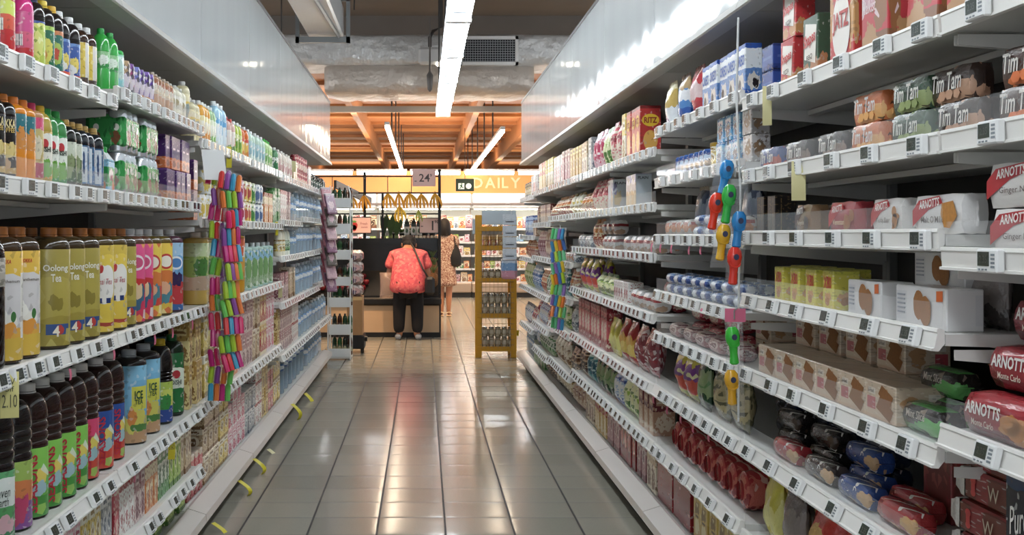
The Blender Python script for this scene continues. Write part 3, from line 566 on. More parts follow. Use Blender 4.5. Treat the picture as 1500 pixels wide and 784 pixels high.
box('wafr', 'beige biscuit box with brown sandwich wafer picture', .168, .085, .11, pm('wafr', [(0, '#c9a888'), (.1, '#cdb79c')], [('n', .72, .5, .16, .3, '#b98a5a'), ('r', .2, .42, .14, .16, '#b5404a'), ('r', .22, .74, .12, .09, '#e2d8cc')], None, .3), 'biscuit_box', 'box', [tx('Le-mond', .009, '#4a3a34', -.05, .064, .034, .01), ('wafer_picture', join(poly([(-.02, .028), (.055, .004), (.076, .03), (.002, .056)], .0012), poly([(-.008, .06), (.055, .036), (.074, .062), (.012, .082)], .0012)).mesh('wafer_picture', mat('food_96602e', '#96602e', .6, noise=.5, bscale=150)))])
flow('mint', 'dark mint biscuit roll with green wrap', .2, .065, .065, pm('mint', [(0, '#4f9a4a'), (.3, '#2a2422'), (.9, '#3f8a3a')], [('n', .7, .3, .3, .3, '#63b85a')], (8, 6, .12, '#8a7a6a', '#2a2020'), .18, bump=.3), [tx('Mint Slice', .018, '#b8aca0', -.01, .042, .09, .01, .25, .001)])
def monte(key, desc, L=.25):
    h = .085; m = pm(key, [(0, '#7d1f2c'), (.3, '#9c2430'), (.75, '#a8242f')], [('n', .8, .42, .2, .3, '#c8823a')], None, .16, bump=.2)
    X = -.004
    kids = [tx('ARNOTTS', .024, '#f1ece8', -.03, h*.66, .13, .03, .25, X+.004), tx('Monte Carlo', .012, '#e6d4c4', -.03, h*.36, .08, .004, 0, X+.004),
            ('biscuit_picture', join(disc(X+.003, .07, h*.5, .03, .018, 12, .15), disc(X+.003, .085, h*.42, .03, .018, 12, .15)).mesh('biscuit_picture', mat('food_c47f35', '#c47f35', .6, noise=.4, bscale=120)))]
    flow(key, desc, L, h, .09, m, kids, 3.2, .07)
monte('monte', 'large dark red biscuit roll with white lettering')
def rollp(key, desc, bg, word, L=.2, col='#e4e4e6', bits='#c8a070', h=.058):
    flow(key, desc, L, h, h, pm(key, [(0, bg), (.95, bg)], [('n', .82, .5, .14, .34, bits)], (9, 5, .07, '#e9e4dc', bits), .15, bump=.3), [tx(word, .024, col, -.02, h*.62, .1, .02, .15, -.002)] if word else [], 3.0, .05)
rollp('cro_r', 'red cream biscuit roll', '#a8242e', 'Cream-O'); rollp('cro_k', 'grey brown cream biscuit roll', '#4a3f3c', 'Cream-O'); rollp('cro_b', 'blue cream biscuit roll', '#2a4a8c', 'Cream-O')
rollp('cro_g', 'red and gold biscuit roll', '#a8282a', '', bits='#cf9a4a'); rollp('dk1', 'black cocoa biscuit roll', '#221d1c', 'Choco', col='#8a8480', bits='#4a3a30'); rollp('dk2', 'dark navy biscuit roll', '#1e2a44', 'Crunch', col='#9aa0aa', bits='#3a3f4a')
box('redp', 'tall flat red paper wrapped wafer box', .14, .2, .06, pm('redp', [(0, '#8a2a2c'), (.1, '#93383a'), (.72, '#b0302f')], [('n', .5, .4, .46, .3, '#7a3a34')], (9, 11, .2, '#a8564a', '#6f3a30'), .3))
def foil(key, desc, word):
    L, h, d = .3, .062, .09
    b = MB().rbox(-d, 0, -L/2+.06, L/2-.03, 0, h, .006)
    f = MB()
    pts = [(-L/2+.062, 1.0), (-L/2+.045, .96), (-L/2+.03, .8), (-L/2+.012, .62), (-L/2, .55)]
    seg = 4; v = []; fc = []
    for y, k in pts:
        for cx_, cz_ in ((0, 0), (0, 1), (-1, 1), (-1, 0)):
            v.append((cx_*d*(.5+.5*k) - d*(.25-.25*k), y + rnd.uniform(-.006, .006), h*.5+(cz_-.5)*h*k*(1 if cz_ else .9)))
    for i in range(len(pts)-1):
        for q in range(4): fc.append((i*4+q, (i+1)*4+q, (i+1)*4+(q+1) % 4, i*4+(q+1) % 4))
    fc.append((16, 17, 18, 19)); f.add(v, fc)
    m = pm(key, [(0, '#6a3a24'), (.1, '#6e2c20'), (.93, '#8a2a28')], [('r', .34, .5, .12, .45, '#8f2426')], None, .22)
    hat = join(disc(0, -.05, .042, .011, .008), poly([(-.058, .022), (-.042, .022), (-.042, .04), (-.058, .04)], .0014), disc(0, -.05, .018, .01, .007))
    kids = [('foil_end', f.mesh('foil_end', mat('foil', '#dcdcd8', .3, .35, bump=.8, bscale=60), 0), 'crumpled silver foil end'), ('chef_emblem', hat.mesh('chef_emblem', mat('ink_d04a48', '#d04a48', .4)))]
    if word: kids.append(tx(word, .028, '#c9b49c', .03, .031, None, .0, 0, .001))
    return reg(key, 'wafer_pack', 'biscuits', desc, b.mesh('pack', m), kids, L, d, h)
foil('foilw', 'brown and red wafer pack with silver foil end', 'W'); foil('foil', 'plain brown wafer pack with torn foil end', '')
box('pure', 'small black and red wafer bag', .09, .15, .05, pm('pure', [(0, '#c8a878'), (.2, '#b03a2c'), (.46, '#23262f'), (.9, '#1f3a5a')], [('n', .3, .12, .3, .12, '#e0c8a0')], None, .2), 'wafer_bag', 'biscuits', [tx('Pure', .03, '#e2ded6', .0, .105, .06, .0, .3, .001, 10), tx('WAFERS', .008, '#e2ded6', 0, .075, .06, .02), tx('Cacao', .016, '#e9dcd0', 0, .048, .05, .0, .25)])
# mid shelves
box('blubox', 'light blue cookie box with dark print', .085, .095, .06, pm('blubox', [(0, '#5aa4d4'), (.5, '#8cc4e4'), (.9, '#4a8cc8')], [('n', .5, .4, .3, .24, '#2a3a5a'), ('r', .5, .78, .36, .08, '#dfeaf2')], (9, 12, .14, '#dfe9f0', '#2f6ab0'), .25))
box('grybox', 'grey and white biscuit box with cookie picture', .1, .1, .06, pm('grybox', [(0, '#a8a3a0'), (.5, '#c9c4c2')], [('n', .6, .5, .3, .3, '#8a6a4a'), ('r', .3, .8, .24, .07, '#e4e2e0')], (9, 12, .14, '#e4e2e0', '#7a6a5a'), .25))
can('oreoc', 'blue cookie cup with cookie picture', .085, .036, pm('oreoc', [(0, '#1f4690'), (.94, '#3a68b4')], [('n', .5, .5, .36, .26, '#9fc0e4'), ('n', .55, .4, .2, .16, '#2a2a34')], None, .25, True), '#2a56a8', 'cookie_cup')
box('plain', 'tall pale blue grey cracker box with black heading', .17, .17, .09, pm('plain', [(0, '#b9c2c9'), (.9, '#c4ccd2')], [('n', .75, .4, .22, .3, '#c9b48a'), ('n', .85, .7, .12, .2, '#8a84a8')], (5, 7, .1, '#cfd6da', '#a9b4bc'), .35), kids=[tx('PLAIN', .014, '#3a3f46', -.04, .15, .06, .02), ('end_lettering', eside(shift(text_mb('PLAIN', .014, .06, .02), 0, -.005, .15), .17, .09).mesh('lettering', INK('#3a3f46'), 0))])
box('multi', 'lilac and cream biscuit carton with grey end', .13, .165, .08, pm('multi', [(0, '#d3bd93'), (.5, '#c9bcb8'), (.75, '#8f8ab8')], [('n', .4, .3, .36, .2, '#cfa85a'), ('n', .5, .8, .3, .1, '#e2d8e0')], (8, 10, .14, '#e9e2d4', '#9a7a4a'), .3), kids=[('end_panel', eside(poly([(-.038, .003), (.038, .003), (.038, .162), (-.038, .162)], .0006), .13, .08).mesh('end_panel', mat('ink_b9c2c9', '#b9c2c9', .35), 0), 'pale blue grey end panel'), ('end_lettering', eside(shift(text_mb('PLAIN', .014, .05, .02), .0004, -.004, .146), .13, .08).mesh('lettering', INK('#3a3f46'), 0))])
flow('bluw', 'small clear and blue wafer packet', .12, .042, .06, pm('bluw', [(0, '#3a5a94'), (.4, '#8fa6c4'), (.8, '#4f72ac')], [('n', .4, .5, .3, .3, '#c4cfdc'), ('n', .8, .5, .14, .3, '#2c4a8a')], (9, 5, .2, '#d6dee6', '#24427e'), .15, bump=.4), [], 3, .1, name='wafer_packet')
flow('bluv', 'small dark blue wafer packet', .12, .042, .06, pm('bluv', [(0, '#22304f'), (.4, '#33507f'), (.8, '#23365f')], [('n', .4, .5, .3, .3, '#5a7098')], (9, 5, .16, '#7a8aa6', '#1a2a4a'), .15, bump=.4), [], 3, .1, name='wafer_packet')
flow('gryw', 'pale grey packet with orange print', .11, .07, .06, pm('gryw', [(0, '#a9a49e'), (.5, '#c9c6c2')], [('n', .5, .5, .36, .26, '#b8744a'), ('r', .4, .75, .3, .08, '#9a3434')], None, .2, bump=.4), [], 3.4, .09, name='snack_packet')
flow('whtr', 'white marshmallow packet with red band', .12, .085, .08, pm('whtr', [(0, '#c9c3bf'), (.55, '#9a2c30'), (.72, '#d4d2d2')], [('n', .5, .2, .36, .16, '#a8866a')], None, .2, bump=.4), [], 3, .08, name='snack_packet')
reg('redtub', 'jelly_tub', 'tub', 'round red jelly tub lying on its side', MB().lathe([(.05, 0), (.062, .01), (.066, .05), (.062, .075), (.045, .085)], 18, c=(0, 0, 0)).xf(Matrix.Translation((-.07, 0, .066)) @ Matrix.Rotation(PI/2, 4, 'Y') @ Matrix.Translation((0, 0, -.03))).mesh('tub_body', pm('redtub', [(0, '#8f1c24'), (.5, '#a8242a')], [('n', .5, .5, .36, .36, '#c25a4a')], (7, 7, .14, '#d8a898', '#7a1420'), .15, bump=.3)),
    [('rim', MB().lathe([(.03, 0), (.034, .003), (.034, .008), (.03, .011)], 18, cap=False).xf(Matrix.Translation((-.018, 0, .066)) @ Matrix.Rotation(PI/2, 4, 'Y')).mesh('rim', mat('ink_8f2a2e', '#8f2a2e', .2)))], .138, .14, .138)
bag('yelb', 'yellow crisps bag', .15, .2, .07, pm('yelb', [(0, '#c8b42c'), (.1, '#d6c42c'), (.9, '#b8a42a')], [('n', .5, .5, .3, .24, '#7a3a8a'), ('n', .5, .3, .3, .14, '#c84a3a')], (7, 9, .1, '#e9e0a0', '#8a9a2c'), .15, bump=.3), seed=3)
bag('yeln', 'bright yellow snack bag', .13, .2, .06, pm('yeln', [(0, '#ccc02a'), (.9, '#d8cf3c')], [('n', .5, .4, .25, .25, '#e6df7a')], None, .15, bump=.3), seed=5)
bag('grnb', 'dark green seaweed snack bag', .14, .19, .06, pm('grnb', [(0, '#24492c'), (.9, '#38683c')], [('n', .5, .5, .3, .26, '#8aa06a')], (7, 9, .1, '#5a8a4a', '#1a2f1c'), .15, bump=.3), seed=6)
bag('olvb', 'olive clear nut snack bag', .15, .2, .07, pm('olvb', [(0, '#6f6a48'), (.3, '#8a835c'), (.8, '#5a6a42')], [('n', .5, .45, .36, .26, '#b8a878')], (12, 14, .2, '#a89868', '#4a4a30'), .12, bump=.5), seed=8)
bag('redb', 'glossy red snack bag', .17, .22, .08, pm('redb', [(0, '#a81e22'), (.9, '#b82a2a')], [('n', .5, .45, .3, .2, '#d8a030'), ('n', .55, .35, .2, .14, '#e0c050')], None, .1, bump=.4), seed=9)
bag('redc', 'big red and yellow corn snack bag', .2, .228, .1, pm('redc', [(0, '#b82222'), (.4, '#c83024'), (.9, '#a81c24')], [('n', .35, .45, .3, .2, '#d8a848'), ('n', .7, .3, .22, .14, '#e0c232'), ('r', .75, .55, .16, .05, '#2a2020')], None, .1, bump=.4), seed=10)
bag('clrb', 'clear bag of pink cracker rings', .17, .22, .09, pm('clrb', [(0, '#b0848a'), (.5, '#c9a0a0'), (.85, '#a8363a')], [('n', .5, .45, .36, .3, '#8a3a44')], (12, 14, .25, '#e0cccc', '#9a2a34'), .1, bump=.5), seed=12)
bag('cowb', 'blue and yellow cheese biscuit bag', .15, .2, .06, pm('cowb', [(0, '#2a57a4'), (.4, '#4a8cc8'), (.7, '#d8cfa0')], [('n', .5, .6, .3, .2, '#c8a84a'), ('n', .5, .3, .3, .16, '#e4e9ee')], None, .15, bump=.3), seed=14)
bag('tbt', 'blue snack bag with white heading', .15, .2, .06, pm('tbt', [(0, '#2f5fb4'), (.3, '#4f8cd0'), (.7, '#8a6a5a')], [('n', .5, .55, .3, .12, '#e4e6ea'), ('n', .6, .8, .3, .12, '#b89a6a')], None, .15, bump=.3), seed=15)
bag('redd', 'red snack bag with pale oval', .15, .2, .06, pm('redd', [(0, '#b83a44'), (.3, '#c2303a'), (.8, '#8f3a3a')], [('n', .5, .5, .3, .16, '#e0c0c0')], None, .15, bump=.3), seed=16)
bag('dkbag', 'grey brown chocolate snack bag', .16, .2, .06, pm('dkbag', [(0, '#57504e'), (.5, '#6f6664'), (.9, '#4a4442')], [('n', .5, .5, .3, .26, '#8a807c')], None, .15, bump=.5), seed=18)
bag('dkb2', 'navy blue snack bag with pale print', .15, .2, .06, pm('dkb2', [(0, '#1f2a44'), (.6, '#2a3a5c'), (.9, '#b8a890')], [('n', .5, .5, .3, .2, '#8a94a8')], None, .15, bump=.3), seed=19)
box('ylwt', 'yellow tea biscuit carton with brown cup picture', .11, .2, .08, pm('ylwt', [(0, '#c9a63c'), (.5, '#d6b94e'), (.8, '#d9c77a')], [('n', .5, .62, .3, .12, '#8a6a2c'), ('n', .5, .28, .36, .14, '#e4d8a8'), ('r', .5, .46, .2, .02, '#5a3f1c')], (6, 12, .1, '#e8dca4', '#a8862c'), .35))
box('redL', 'large plain deep red gift box', .3, .32, .09, pm('redL', [(0, '#941a22'), (.97, '#861820')], [('n', .5, .5, .36, .3, '#8c1a22')], None, .22))
box('redS', 'slim red gift box standing on end', .1, .3, .09, pm('redS', [(0, '#8f2028'), (.97, '#7a1a22')], [('n', .5, .5, .3, .2, '#a84a44')], (5, 12, .08, '#b87a5a', '#741420'), .25))
# ------------------------------------------------------------------ the two runs of shelving
A = {-1: 0.95, 1: 1.00}
SHELF = mat('shelf_enamel', '#d9d8d4', .38, noise=.05, bscale=6)
RAIL = mat('rail_white', '#eceae6', .3)
DARK = mat('back_panel_grey', '#3b3a39', .6)
KICK = mat('kick_dark', '#2b2a29', .6)
def panel_mat():
    t = NT('glossy_panel'); tc = t.n('ShaderNodeTexCoord')
    mp = t.n('ShaderNodeMapping'); mp.inputs['Scale'].default_value = (1, 3.2, .9); t.l(tc.outputs['Object'], mp.inputs[0])
    nz = t.n('ShaderNodeTexNoise', i_Scale=1.0, i_Detail=1.0); t.l(mp.outputs[0], nz.inputs['Vector'])
    b = t.bsdf(.07, 0, .42, C('#c6cacb'))
    bp = t.n('ShaderNodeBump', i_Strength=.16, i_Distance=.02); t.l(nz.outputs[0], bp.inputs['Height']); t.l(bp.outputs[0], b.inputs['Normal'])
    return t.m
PANEL = panel_mat()
GUARD = clear_mat('clear_guard', '#eef1f2', .02, .06)
HZ0, HZ1 = 2.0, 2.65
LEFT = [(2.17, 3.52, [1.726, 1.435, .995, .57, .32]), (3.52, 4.87, [1.762, 1.435, .995, .57, .32]),
        (4.87, 6.22, [1.713, 1.372, .99, .575]), (6.22, 7.57, [1.713, 1.372, .99, .575]),
        (7.57, 8.92, [1.70, 1.40, 1.155, .84, .49]), (8.92, 10.27, [1.70, 1.44, 1.16, .84, .49]), (10.27, 11.6, [1.70, 1.44, 1.17, .86, .49])]
RIGHT = [(.85, 2.2, [1.727, 1.50, 1.276, .937, .66]), (2.2, 3.57, [1.727, 1.50, 1.311, 1.117, .89, .66, .38]),
         (3.57, 4.92, [1.755, 1.54, 1.30, 1.063, .885, .655, .40]), (4.92, 6.27, [1.68, 1.44, 1.22, .955, .65, .40]), (6.27, 7.65, [1.68, 1.44, 1.22, .955, .65, .40]),
         (7.65, 9.0, [1.68, 1.44, 1.11, .86, .62, .34]), (9.0, 10.3, [1.68, 1.40, 1.11, .80, .53, .31]), (10.3, 11.6, [1.66, 1.29, 1.08, .80, .43])]
BASE_T = {-1: -.02, 1: -.05}       # the base deck reaches further into the aisle
RAILS = []
def tilt(z): return 0.0 if z > 1.2 else .22 if z > .8 else .42
def bay(s, y0, y1, zs, desc):
    a = A[s]; o = empty('gondola_bay', (s*(a+.25), (y0+y1)/2, 0)); ox, oy = s*(a+.25), (y0+y1)/2
    tag(o, check_label(desc), 'shelving', 'shelving bays of the %s run' % ('drinks' if s < 0 else 'biscuit'))
    def pr(name, prof, ya, yb, m, par=o):
        q = [(s*(a+t) - ox, z) for t, z in prof]
        return part(name, MB().prism(q, ya-oy, yb-oy), m, par, 0)
    R_ = lambda t0, t1, z0, z1: [(t0, z0), (t1, z0), (t1, z1), (t0, z1)]
    g = .0015
    pr('back_panel', R_(.475, .50, .1, HZ1-.02), y0+.03, y1-.03, DARK)
    for yy in ((y0+g, y0+.028), (y1-.028, y1-g)): pr('upright', R_(.452, .50, .0, HZ1-.02), *yy, mat('upright_grey', '#8e8f8e', .4))
    for z in zs:
        top = z - .012
        sh = pr('shelf', [(.012, top-.022), (.45, top-.034), (.45, top), (.012, top)], y0+.004, y1-.004, SHELF)
        br = MB()
        for yy in (y0+.006, y1-.009):
            br.prism([(s*(a+t)-ox, zz) for t, zz in ((.03, top-.03), (.03, top-.05), (.45, top-.085), (.45, top-.03))], yy-oy, yy+.003-oy)
        br.prism([(s*(a+t)-ox, zz) for t, zz in ((.2, top-.045), (.23, top-.045), (.23, top-.03), (.2, top-.03))], y0+.02-oy, y1-.02-oy)
        part('bracket', br, SHELF, sh, 0)
        k = tilt(z)*.045
        pr('price_rail', [(.011, z-.003), (0, z), (-.003, z-.001), (-.004-k*.1, z-.007), (-.002-k*.1, z-.009), (-k*.9, z-.038), (-.005-k, z-.039), (-.005-k, z-.044), (.004-k*.5, z-.045), (.011, z-.03)], y0+.006, y1-.006, RAIL, sh)
        if s > 0 and z < 1.6 or s < 0 and (1.39 < z < 1.5 or z > 1.75):
            pr('front_guard', R_(.006, .0085, z-.004, z+.048), y0+.01, y1-.01, GUARD, sh)
        RAILS.append((s, y0, y1, z))
    b = BASE_T[s]
    dk = pr('base_deck', [(b+.012, .085), (.45, .105), (.45, .118), (b+.08, .112), (b+.012, .098)], y0+.004, y1-.004, SHELF)
    pr('base_rail', [(b, .1), (b+.075, .124), (b+.09, .118), (b+.03, .072), (b+.004, .062), (b-.004, .066)], y0+.004, y1-.004, mat('base_rail_cream', '#d6d0cb', .3), dk)
    pr('kick_plate', R_(b+.10, b+.115, 0, .085), y0+g, y1-g, KICK)
    hp = pr('header_panel', R_(.0, .018, HZ0+.035, HZ1-.02), y0+.003, y1-.003, PANEL)
    pr('header_rail', [(.0, HZ0+.034), (-.012, HZ0+.03), (-.022, HZ0+.004), (-.016, HZ0), (.05, HZ0), (.05, HZ0+.012), (.02, HZ0+.034)], y0+g, y1-g, mat('rail_alu', '#c9c8c4', .3), hp)
    pr('header_trim', [(-.004, HZ1-.02), (.022, HZ1-.02), (.022, HZ1), (-.004, HZ1)], y0+g, y1-g, mat('rail_dark', '#6e6f70', .35, .4), hp)
    pr('canopy', R_(.05, .47, HZ0-.0, HZ0+.012), y0+.004, y1-.004, mat('canopy_grey', '#a9a59f', .5))
    return o
for i, (y0, y1, zs) in enumerate(LEFT): bay(-1, y0, y1, zs, 'white steel shelving bay of drinks under grey panel, %s from the camera' % nth(i+1))
for i, (y0, y1, zs) in enumerate(RIGHT): bay(1, y0, y1, zs, 'white steel shelving bay of biscuits and snacks, %s from the camera' % nth(i+1))

# ------------------------------------------------------------------ filling the shelves
RUNS = set()
def settle(s, z, y, w, h):
    """the board of this bay that the run stands on, and how much the goods must give to fit under the next"""
    bs = LEFT if s < 0 else RIGHT
    def lev(yy):
        for b0, b1, zs in bs:
            if b0 <= yy < b1: return zs
        return bs[0][2] if yy < bs[0][0] else bs[-1][2]
    if y+w*.5 > 11.59: return None, 1
    zs = lev(y)
    def near(q): return min(q, key=lambda a: abs(a-z)) if z > .14 else z
    zi = near(zs)
    if abs(zi-z) > .14: return None, 1
    for e in (-1, 1):
        o = lev(y+e*w*.49)
        if o is not zs and abs(near(o)-zi) > .003 and z > .14: return None, 1
    up = [q for q in zs if q > zi+.05]
    av = ((min(up)-.052) if up else HZ0-.01) - (zi-.012 if z > .14 else .12)
    for e in (-1, 1):
        o = lev(y+e*w*.49)
        if o is not zs:
            up2 = [q for q in o if q > zi+.05]
            if up2: av = min(av, min(up2)-.052-(zi-.012 if z > .14 else .12))
    return zi, (1 if h <= av else max(.45, av/h))
def row(s, z, specs, lv):
    """specs: (product key, pixel where the run starts, pixel where it ends, options); z = top of the price rail"""
    for sp in specs:
        key, a_, b_ = sp[:3]; op = sp[3] if len(sp) > 3 else {}
        p = PR[key]; ins = op.get('ins', .03)
        if z < .14: ins = max(ins, .078 if s < 0 else .046)
        X = A[s] + ins
        ya, yb = Yat(a_, X), Yat(b_, X)
        if ya > yb: ya, yb = yb, ya
        yb = min(yb, 11.57)
        lying = op.get('lie')
        wid = (p.d if op.get('turn') else p.w)
        gap = op.get('gap', .003)
        n = max(1, int((yb-ya+.3*wid)/(wid+gap))); n = min(n, op.get('n', 99))
        pitch = (yb-ya)/n
        if pitch < wid + .001: pitch = wid + .0015
        st = op.get('st', 1); rows = op.get('rows', 1); zb = z - .012 + .0005 if z > .14 else .1195
        lv0 = lv; lv = next(q for q in (('rear '+lv0.replace('rear ', ''), 'rearmost '+lv0, 'deep '+lv0, 'deepest '+lv0) if ins > .08 else (lv0, 'next '+lv0, 'further '+lv0, 'last '+lv0, 'final '+lv0)) if (s, q, p.desc) not in RUNS or op.get('n') == 1 and 0); RUNS.add((s, lv, p.desc))
        bottle_ = p.cat == 'bottle' and p.name != 'malt_drink_bottle'
        for i in range(n):
            for r in range(rows):
                for k in range(st if i not in op.get('low', ()) else max(1, st-1)):
                    y = ya + pitch*(i+.5) + (rnd.uniform(-.0004, .0004) if pitch < wid+.004 else rnd.uniform(-1, 1)*min(.006, (pitch-wid)*.3))
                    t = ins + rnd.uniform(0, op.get('jit', .008)) + r*((p.w if op.get('turn') else p.d)+.004) + k*op.get('back', 0)
                    rz = (0 if s < 0 else PI)
                    tw = math.radians(op.get('rot', 0)) + rnd.uniform(-1, 1)*op.get('wob', 0.0)
                    x, yy = s*(A[s]+t), y
                    zi, kz = settle(s, z, y, wid, p.h*st) if not op.get('free') else (z, 1)
                    if zi is None: continue
                    zb = zi - .012 + .0005 if z > .14 else .1195
                    if bottle_ or p.cat in ('can',):
                        tw += math.radians(-46 if s < 0 else 46) + rnd.uniform(-.16, .16)
                        cx = x + s*p.d/2; ang = rz + tw
                        x = cx + math.cos(ang)*p.d/2; yy = y + math.sin(ang)*p.d/2
                    elif op.get('turn'):          # turned so that its end faces the aisle
                        tw += PI/2; cx = x + s*p.w/2; ang = rz+tw
                        x = cx + math.cos(ang)*p.d/2; yy = y + math.sin(ang)*p.d/2
                    bits = [p.desc + ',']
                    if n > 1: bits.append(nth(i+1) + ',')
                    if st > 1: bits.append(('bottom', 'upper', 'third', 'fourth')[k] + ' tier,')
                    if rows > 1 and r > 0: bits.append(('', 'second', 'third', 'fourth')[r] + ' row,')
                    bits.append(lv)
                    lab = ' '.join(bits)
                    if n > 1:
                        l2 = ' '.join([bits[0], bits[1][:-1] + ' from camera,'] + bits[2:])
                        if len(l2.replace('-', ' ').split()) <= 16: lab = l2
                    pass
                    lean = op.get('lean', 0)
                    rot = (0, math.radians(lean)*(1 if k == 0 else 1), rz+tw) if lean else None
                    o = put(p, (x, yy, zb + k*(p.h*kz+.0008) + (.012 if lean else 0)), rz+tw, lab, '%s run of %s' % (lv, p.desc), rot)
                    if kz < 1: o.scale = (1, 1, kz)
                    OCC.append((s, zi, y, t, p))
        lv = lv0
OCC = []
def g_(kind, pal, w, h, d, noun=None, lay=None): gen(kind, pal, w, h, d, noun, lay); return (kind, pal, w, h, d, noun)
# ---- left run
T = 'top drinks shelf'
row(-1, 1.726, [('t_clear', -45, 14, dict(n=2)), ('t_red', 16, 33), ('t_red', 33, 46, dict(ins=.07, n=1)), ('t_pink', 44, 60), ('t_lime', 60, 74), ('t_green', 74, 87), ('t_peach', 87, 98), ('t_blue', 98, 126, dict(n=3)), ('t_brown', 127, 158), ('t_soda', 158, 169)], 'near ' + T)
row(-1, 1.762, [('t_soda', 170, 176, dict(n=1)), ('t_mint', 175, 189, dict(n=1)), ('c_tan', 189, 196), ('c_mag', 196, 205), ('c_blu', 205, 211), ('c_pur', 211, 229), ('g_amb', 230, 258), ('g_clr', 258, 275), ('g_yel', 275, 297)], 'second bay ' + T)
row(-1, 1.713, [('f_org', 299, 312, dict(n=3)), ('f_grn', 312, 320, dict(n=2)), ('f_blu', 320, 336, dict(n=3)), ('f_red', 337, 349, dict(n=2)), ('f_lim', 349, 357, dict(n=2)), ('f_fir', 357, 367, dict(n=2)), ('f_min', 368, 391, dict(n=5)), ('f_gcp', 391, 402, dict(n=3)), ('f_tea', 402, 411, dict(n=2))], T)
row(-1, 1.70, [('f_pal', 412, 431, dict(n=5)), (g_('carton', 'beige', .11, .17, .07, 'tea carton'), 431, 437, dict(n=2)), (g_('can', 'crimson', .07, .12, .07, 'drink tin'), 437, 452, dict(st=2, n=5)), (g_('carton', 'white and red', .11, .2, .07, 'milk carton'), 452, 457, dict(n=2)), ('f_dark', 457, 479, dict(n=7))], 'far ' + T)
T = 'second drinks shelf'
row(-1, 1.435, [('p_cof', -14, 31, dict(n=3)), ('p_org', 31, 58, dict(n=2)), ('p_pnk', 58, 70), ('p_oiy', 70, 83), ('p_oig', 83, 106), ('p_dgr', 107, 126, dict(n=2)), ('p_blk', 126, 156, dict(n=3)), ('milo', 157, 176, dict(n=1)),
    ('six', 178, 238, dict(st=2, n=2)), ('cofc', 245, 292, dict(st=2))], T)
row(-1, 1.435, [('p_cof', 20, 50, dict(n=2, ins=.12)), ('p_blk', 130, 175, dict(n=3, ins=.14))], 'rear ' + T)
row(-1, 1.372, [('s_wht', 322, 343, dict(st=2, n=3)), ('s_pnk', 344, 362, dict(st=2, n=3)), ('s_yel', 362, 372, dict(st=2, n=2)), ('s_grn', 372, 379, dict(st=2, n=1)), ('s_sil', 379, 388, dict(st=2, n=2)), (g_('carton', 'orange and cream', .1, .2, .06, 'soy milk carton'), 388, 400, dict(n=4)), (g_('carton', 'green and white', .1, .22, .06, 'tea carton'), 400, 411, dict(n=3)), ('s_wht', 299, 321, dict(st=2, n=3, low=(0,)))], T)
row(-1, 1.40, [(g_('carton', 'white and red', .1, .22, .06, 'tall milk carton'), 412, 420, dict(n=3)), (g_('carton', 'dusky pink', .1, .22, .06, 'tall carton'), 420, 426, dict(n=2)), ('wat', 427, 441, dict(n=3))], 'far ' + T)
row(-1, 1.44, [('wat', 443, 465, dict(n=5)), ('watb', 467, 482, dict(n=4))], 'farthest ' + T)
T = 'third drinks shelf'
row(-1, .995, [('big_cola', -30, 16, dict(n=2, ins=.02)), ('chrys', 20, 70, dict(n=2)), ('ool', 92, 154, dict(n=3)), ('mango', 156, 193, dict(n=2)), ('ool', 193, 206, dict(n=1)), ('pink15', 206, 229, dict(n=2)), ('yel15', 230, 259, dict(n=2)), ('blu15', 260, 275, dict(n=1)), ('grn15', 275, 290, dict(n=1))], T)
row(-1, .995, [('chrys', 36, 82, dict(n=2, ins=.16)), ('ool', 110, 172, dict(n=3, ins=.16)), ('mango', 176, 208, dict(n=2, ins=.16)), ('pink15', 222, 243, dict(n=2, ins=.16)), ('yel15', 246, 268, dict(n=2, ins=.16))], 'rear ' + T)
row(-1, .99, [('ju_grn', 300, 332, dict(n=3)), ('ju_big', 334, 364, dict(n=3)), ('aloe', 365, 411, dict(n=6)), ('ju_grn', 352, 408, dict(n=5, ins=.17))], 'farther ' + T)
row(-1, 1.155, [(g_('bottle', 'yellow and white', .06, .2, .06, 'juice bottle'), 412, 420, dict(n=2)), (g_('bottle', 'green and white', .06, .2, .06, 'juice bottle'), 420, 428, dict(n=2)), ('watb', 429, 441, dict(n=3))], 'upper far ' + T)
row(-1, 1.16, [('watb', 442, 465, dict(n=5)), ('wat', 466, 482, dict(n=4))], 'farthest ' + T)
row(-1, .84, [(g_('carton', 'dusky pink', .07, .2, .08, 'barley carton'), 412, 424, dict(n=4)), (g_('carton', 'beige', .07, .22, .08, 'soy carton'), 424, 434, dict(n=3)), ('watb', 435, 441, dict(n=2))], 'lower far ' + T)
row(-1, .85, [('watb', 442, 482, dict(n=9))], 'lowest far ' + T)
T = 'fourth drinks shelf'
row(-1, .57, [('he_t', -72, 6, dict(n=2, ins=.03)), ('he_g', 8, 37, dict(n=1, ins=.03)), ('he_p', 37, 62, dict(n=1, ins=.03)), ('sea_g', 63, 136, dict(n=4)), ('sea_p', 137, 157, dict(n=1)), ('sea_b', 158, 193, dict(n=2)), ('ice', 206, 246, dict(n=2)), ('nvy', 248, 261, dict(n=1)), ('oisL', 262, 278, dict(n=1)),
    (g_('carton', 'gold', .06, .185, .09, 'drink carton'), 279, 297, dict(st=2))], T)
row(-1, .57, [('sea_g', 78, 140, dict(n=3, ins=.17)), ('sea_b', 160, 205, dict(n=2, ins=.17)), ('ice', 222, 262, dict(n=2, ins=.18))], 'rear ' + T)
cz = dict(st=2)
